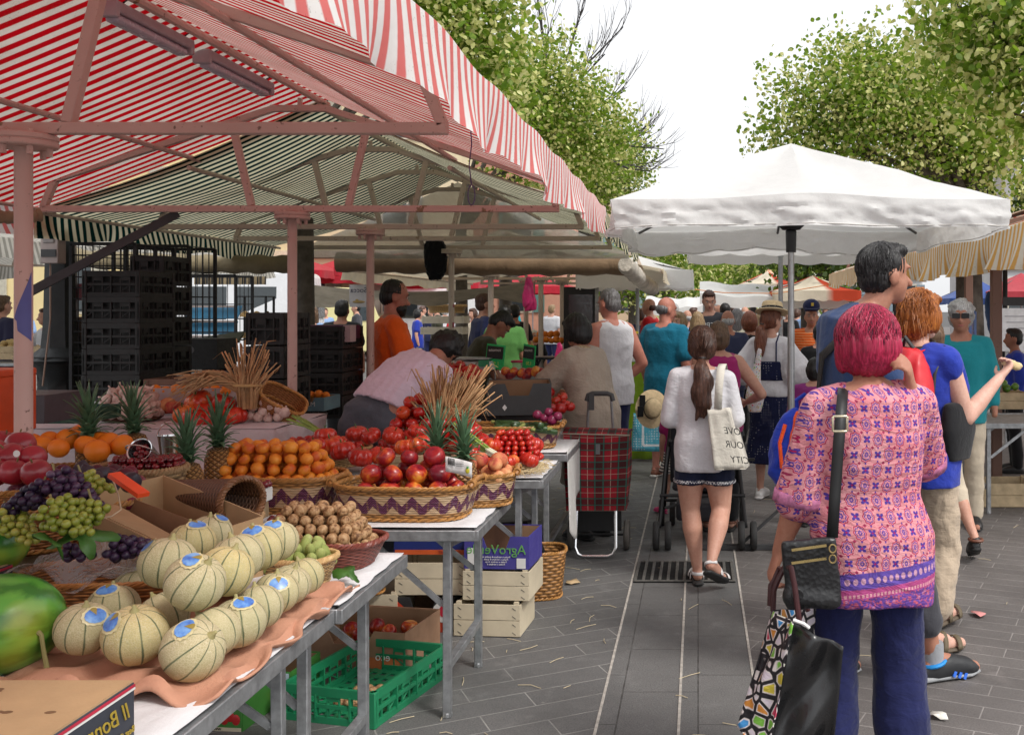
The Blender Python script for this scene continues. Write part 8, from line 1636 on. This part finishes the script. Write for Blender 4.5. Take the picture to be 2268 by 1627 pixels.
# olive stall with green cloth
T=thing('market_counter','olive counter with white top and lime green cloth','counter',at(1405,820,205)); T.location.z=0; zt=at(0,800,205).z; m=MB(); m.sheet(lambda u,v:V(-.35+u*.7,-.3+.02*math.sin(u*25)*v,zt*(1-v)+.03),24,6); m.build('cloth_front',cloth((.22,.36,.02),.1),T,solid=.003); m=MB(); m.sheet(lambda u,v:V(.35+.01*math.sin(u*20)*v,-.3+u*1.6,zt*(1-v)+.03),20,6); m.build('cloth_side',cloth((.22,.36,.02),.1),T,solid=.003); m=MB(); m.box((0,.5,zt+.035),(.72,1.62,.05)); m.build('counter_top',WHP,T,bevel=.01)
for i,(px,py,r) in enumerate(((1422,775,.055),(1408,748,.04),(1400,762,.035))):
    c=at(px,py,190); t=thing('glass_jar',['big glass jar of green olives with yellow lid on the counter','slim jar behind the olive jar','small dark jar beside the olive jar'][i],'jar',c); m=MB(); m.lathe([(r*.8,-.1),(r,-.09),(r,.02),(r*.75,.05)],16); m.build('jar_body',PM(((.20,.20,.02),(.10,.06,.03),(.04,.03,.02))[i],.15,.5,60,spec=.6),t); m=MB(); m.lathe([(r*.8,.05),(r*.82,.075),(r*.3,.078)],16); m.build('lid',PM((.55,.45,.03),.4),t)
Mp=sphereoid('fruit_cup',fruit_mat('melon_slice',[(.3,(.6,.15,.1)),(.7,(.7,.4,.25))],30),.03,dim=0); heap(Mp,'pinkish cut fruit portion on the white counter','fruit','cut fruit on the counter',[at(x,y,200) for x,y in ((1395,800),(1405,803),(1418,802),(1412,797),(1425,804),(1400,806))],seed=64); kill(Mp)
# juice table behind the green shirt man
T=thing('folding_table','dark folding table with juice bottles and oranges behind the posts','table',at(1195,795,165)); T.location.z=0; zt=at(0,792,165).z; m=MB(); m.box((0,0,zt),(1.0,.5,.03)); m.build('tabletop',BLK,T); 
for sx in (-1,1): m=MB(); m.bar((sx*.4,-.2,0),(-sx*.05+.0,-.2,zt),.025,.025); m.build('leg',BLK,T); m=MB(); m.bar((sx*.4,.2,0),(-sx*.05,.2,zt),.025,.025); m.build('leg',BLK,T)
Op=sphereoid('orange_fruit',M_ORA,.05,dim=.08); heap(Op,'orange lined up on the dark folding table','orange','oranges on the folding table',[at(1188+i*11,752+(i%2)*2,163) for i in range(7)]+[at(1196+i*12,740,160) for i in range(4)],seed=65); kill(Op)
BT=PM((.55,.35,.12),.25,.4,20); bp=MB(); bp.lathe([(.03,0),(.032,.1),(.012,.13),(.012,.16)],12); bo=bp.build('juice_bottle',BT,None); 
for i in range(7): o=dup(bo,at(1118+i*10,782-(i%2)*4,165)); tag(o,'small juice bottle in the row on the folding table','bottle','juice bottles on the folding table')
kill(bo)
T=thing('drinks_fridge','dark upright cabinet behind the black haired woman','cabinet',at(1284,700,165)); T.location.z=0; m=MB(); m.box((0,.2,.95),(.42,.5,1.9)); m.build('housing',PM((.015,.012,.012),.4),T); m=MB(); m.box((0.02,-.06,1.1),(.32,.02,1.4)); m.build('door',PM((.05,.04,.045),.15,spec=.7),T)
T=thing('market_counter','long market counter with white cloth in the middle of the far stall','counter',at(1080,850,205)); T.location.z=0; m=MB(); m.box((0,0,.45),(1.5,.5,.9)); m.build('counter_body',PM((.3,.29,.28),.7),T); m=MB(); m.box((0,0,.91),(1.55,.55,.02)); m.build('counter_top',WHP,T)
# orange safety rope across
m=MB(); m.tube([at(1340,600,150)]+[at(x,y,145) for x,y in ((1460,632),(1600,648),(1720,650),(1850,628),(1990,600))],.007,5); tag(m.build('rope',PM((.65,.22,.05),.6)),'thin orange rope strung between the stalls','rope')
# street lamps
def lamp(label,px,py,s):
    c=at(px,py,s); t=thing('street_lamp',label,'street lamp',(c.x,c.y,0)); z=c.z; m=MB(); m.lathe([(.10,0),(.06,.8),(.04,1.2),(.035,z-.35)],10); m.build('pole',IRON,t); m=MB(); m.lathe([(.12,z-.32),(.20,z+.16)],6); m.build('glass',PM((.62,.64,.66),.2,.05,trans=.4),t); m=MB(); m.lathe([(.24,z+.16),(.20,z+.22),(.10,z+.34),(.06,z+.38),(.09,z+.44),(.05,z+.5),(.02,z+.56)],12); m.build('cap',PM((.55,.30,.18),.5,.15),t); return t
lamp('street lamp with copper cap behind the parasol corner',2226,395,150); lamp('far street lamp with copper cap before the hedge of trees',1703,622,64)
# ================================================================ trees
def leaf_mat(name,a,b,tr=.45):
    t=NT(name); n=t.noise(t.co(),2.2,4); n2=t.noise(t.co(),23,2); cc=t.mix(t.mr(n2,.35,.65),a,b); cc=t.mix(t.mr(n,.35,.7,0,.5),cc,[x*.6 for x in a]); return t.fin(cc,.45,None,spec=.35,trans=tr,tcol=t.mix(.3,cc,(.35,.42,.03)))
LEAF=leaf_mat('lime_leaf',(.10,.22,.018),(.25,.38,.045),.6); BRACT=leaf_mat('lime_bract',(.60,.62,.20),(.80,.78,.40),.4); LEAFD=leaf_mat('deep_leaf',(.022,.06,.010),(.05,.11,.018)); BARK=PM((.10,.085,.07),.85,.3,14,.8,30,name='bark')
def leaves(name,parent,clumps,n,size,bract=.4,seed=0,mats=None,hang=.5):
    g=np.random.default_rng(seed); cl=np.array([(*c[:3],*(c[3] if hasattr(c[3],'__len__') else (c[3],)*3)) for c in clumps]); vol=(cl[:,3]*cl[:,4]*cl[:,5])**.7; idx=g.choice(len(cl),n,p=vol/vol.sum())
    d=g.normal(size=(n,3)); d/=np.linalg.norm(d,axis=1)[:,None]; r=g.random(n)**.4; sp=cl[idx,:3]+d*r[:,None]*cl[idx,3:]
    # gather leaves in tufts so gaps stay open
    tuft=g.normal(size=(max(8,n//20),3)); pick=g.integers(0,len(sp),max(8,n//20)); cen=sp[pick]; own=g.integers(0,len(cen),n); sp=cen[own]+np.clip(g.normal(size=(n,3)),-1.5,1.5)*size*3.0
    nr=g.normal(size=(n,3)); nr[:,2]=np.abs(nr[:,2])*.8+.15; nr/=np.linalg.norm(nr,axis=1)[:,None]; a=np.cross(nr,g.normal(size=(n,3))); a/=np.linalg.norm(a,axis=1)[:,None]; b=np.cross(nr,a)
    isb=g.random(n)<bract; sz=size*g.uniform(.65,1.25,n); shp=np.array([(0,-1,.0),(.62,-.55,.12),(.78,.1,.16),(.45,.65,.06),(0,1.05,-.1),(-.45,.65,.06),(-.78,.1,.16),(-.62,-.55,.12)]); shb=shp*np.array((.8,.95,1.4))
    V8=np.where(isb[:,None,None],shb[None],shp[None])*sz[:,None,None]*.5; P8=sp[:,None,:]+V8[:,:,0:1]*a[:,None,:]+V8[:,:,1:2]*b[:,None,:]+V8[:,:,2:3]*nr[:,None,:]
    me=bpy.data.meshes.new(name); me.vertices.add(n*8); me.vertices.foreach_set('co',P8.reshape(-1)); q=[]
    me.loops.add(n*8); me.loops.foreach_set('vertex_index',np.arange(n*8,dtype=np.int32)); me.polygons.add(n); me.polygons.foreach_set('loop_start',np.arange(0,n*8,8,dtype=np.int32)); me.polygons.foreach_set('loop_total',np.full(n,8,dtype=np.int32))
    for m_ in (mats or (LEAF,BRACT)): me.materials.append(m_)
    me.polygons.foreach_set('material_index',isb.astype(np.int32)); me.update(calc_edges=True); o=bpy.data.objects.new(name,me); COL.objects.link(o); setparent(o,parent); return o
def branches(m,p,d,L,r,depth,rr,spread=.6,up=.15,out=None):
    pts=[p]; q=Vector(p); dd=Vector(d).normalized()
    for i in range(4): dd=(dd+V(rr.uniform(-.18,.18),rr.uniform(-.18,.18),rr.uniform(-.1,.1)+up*.3)).normalized(); q=q+dd*L/4; pts.append(q.copy())
    m.tube(pts,[r*(1-.14*i) for i in range(5)],6 if r>.01 else 4,cap=False)
    if depth<=0: 
        if out is not None: out.append(q.copy())
        return
    for k in range(rr.choice([2,3,3])):
        a=pts[rr.choice([2,3,4])]; nd=(dd+V(rr.uniform(-1,1)*spread,rr.uniform(-1,1)*spread,rr.uniform(-.4,.8)*spread)).normalized(); branches(m,a,nd,L*rr.uniform(.55,.8),r*.55,depth-1,rr,spread,up,out)
def tree(label,x,y,h,r,clumps,n,size,seed,bract=.4,mats=None,tz=2.2,depth=3):
    t=thing('lime_tree',label,'tree',(x,y,0),0,'lime trees around the market'); rr=random.Random(seed); m=MB(); m.tube([(0,0,0),(.02,0,tz*.5),(0,.03,tz)],[r*1.25,r,r*.85],12); m.build('trunk',BARK,t); m=MB()
    for c in clumps:
        e=Vector(c[:3]); d=e-V(0,0,tz); m.tube([(0,0,tz-.1),(d.x*.25,d.y*.25,tz+d.z*.4),(d.x*.6,d.y*.6,tz+d.z*.75),tuple(e)],[r*.5,r*.35,r*.2,r*.06],6); 
        for _ in range(3): branches(m,e.lerp(V(0,0,tz),.3),d.normalized()+V(rr.uniform(-.7,.7),rr.uniform(-.7,.7),rr.uniform(-.2,.6)),(c[3] if not hasattr(c[3],'__len__') else c[3][0])*.8,r*.12,2,rr)
    m.build('limb',BARK,t); leaves('crown',t,clumps,n,size,bract,seed,mats); return t
def cl(px,py,s,r,x,y): c=at(px,py,s); return (c.x-x,c.y-y,c.z,r)
# left row behind the awnings
x,y=gx(672,236); tree('lime tree with large pale leaves above the red valance',x,y,6,.085,[cl(960,20,240,.5,x,y),cl(1040,90,232,.42,x,y),cl(1090,10,235,.34,x,y),cl(1085,190,220,.36,x,y),cl(880,-60,240,.7,x,y),cl(1040,150,240,.4,x,y)],9500,.07,1,.5,tz=2.9)
x,y=gx(1020,140); tree('lime tree in the middle of the row carrying the bare twigs',x,y,6,.1,[cl(1215,160,150,.5,x,y),cl(1230,260,146,.7,x,y),cl(1150,250,150,.7,x,y),cl(1310,240,140,.42,x,y),cl(1190,340,140,.75,x,y),cl(1300,330,138,.62,x,y),cl(1375,280,136,.33,x,y),cl(1120,180,145,.55,x,y)],16000,.07,2,.48,tz=2.9)
x,y=gx(1290,105); tree('lime tree at the end of the row over the parasol corner',x,y,6,.15,[cl(1330,370,110,.8,x,y),cl(1400,350,106,.42,x,y),cl(1390,410,105,.45,x,y),cl(1270,400,108,.8,x,y),cl(1330,430,104,.5,x,y)],11500,.072,3,.46,tz=2.9)
# bare branching crown
BT_=thing('bare_tree','leafless tree with fine dark branches against the white sky','tree',(*gx(1120,125),0)); rr=random.Random(12); m=MB(); bx,by=gx(1120,125); m.tube([(0,0,0),(0,0,2.6),(.05,0,3.6)],[.13,.11,.09],10); m.build('trunk',BARK,BT_); m=MB()
DB=PM((.035,.03,.03),.8)
for (px,py),(qx,qy) in (((1150,330),(1235,130)),((1200,250),(1340,120)),((1180,300),(1215,60)),((1290,250),(1385,200)),((1300,300),(1470,330)),((1320,330),(1440,290)),((1230,200),(1290,20)),((1250,180),(1380,60)),((1340,350),(1440,380)),((1210,130),(1190,0))):
    a=at(px,py,125)-V(bx,by,0); b=at(qx,qy,125)-V(bx,by,0); m.tube([a,a.lerp(b,.5)+V(0,0,-.06),b],[.028,.018,.010],6,cap=False)
    for k in range(9): f=rr.uniform(.25,1); branches(m,a.lerp(b,f),(b-a).normalized()+V(rr.uniform(-.6,.6),rr.uniform(-.5,.5),rr.uniform(.0,.9)),rr.uniform(.35,.7),.0085,1,rr,.5,.35)
m.build('limb',DB,BT_,auto=False)
# right trees
x,y=gx(2145,185); tree('broad lime tree with pale bracts behind the parasol',x,y,6,.17,[cl(1760,200,190,.28,x,y),cl(1850,120,185,.24,x,y),cl(1855,210,190,.5,x,y),cl(1760,290,188,.42,x,y),cl(1710,325,186,.18,x,y),cl(1950,140,186,.36,x,y),cl(1960,250,190,.65,x,y),cl(1870,310,188,.55,x,y),cl(2040,180,184,.5,x,y),cl(2080,290,190,.6,x,y),cl(2150,240,184,.7,x,y),cl(2200,340,190,.5,x,y),cl(2120,120,182,.5,x,y)],21000,.063,5,.5,tz=2.6)
x,y=gx(2420,270); tree('nearer lime tree branch hanging in at the picture corner',x,y,6,.15,[cl(2180,60,300,.42,x,y),cl(2260,30,300,.5,x,y),cl(2230,150,305,.36,x,y),cl(2280,230,310,.35,x,y),cl(2120,10,290,.25,x,y),cl(2330,100,300,.6,x,y)],6500,.066,6,.5,tz=2.7)
for i,(px,py,s,w,n) in enumerate(((1470,590,56,2.0,3600),(1560,575,50,2.4,4200),(1655,590,48,2.2,4200),(1760,600,46,2.2,4200),(1400,610,54,1.8,2000))):
    x,y=gx(px,s); tree(['far lime tree past the white parasol corner','far lime tree above the young man head','far lime tree behind the second lamp','far lime tree beside the white facade','far lime tree half hidden by the rolled plastic'][i],x,y,5,.18,[(0,0,3.6,(w,1.4,1.5)),(w*.5,-.3,2.9,(w*.6,1.2,1.2)),(-w*.5,-.3,3.0,(w*.6,1.2,1.2))],n,.17,20+i,.42,tz=1.9)
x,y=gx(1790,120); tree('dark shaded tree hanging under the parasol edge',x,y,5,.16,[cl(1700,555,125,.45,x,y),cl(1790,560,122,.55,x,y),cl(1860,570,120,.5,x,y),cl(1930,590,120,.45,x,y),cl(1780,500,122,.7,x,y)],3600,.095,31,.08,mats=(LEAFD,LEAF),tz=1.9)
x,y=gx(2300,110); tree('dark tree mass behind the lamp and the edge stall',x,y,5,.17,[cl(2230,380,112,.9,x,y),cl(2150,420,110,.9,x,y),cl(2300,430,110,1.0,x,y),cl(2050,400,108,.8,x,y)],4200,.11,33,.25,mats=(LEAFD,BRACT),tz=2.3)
# remove stray helper text blocks with no users
for me in list(bpy.data.meshes):
    if me.users==0: bpy.data.meshes.remove(me)
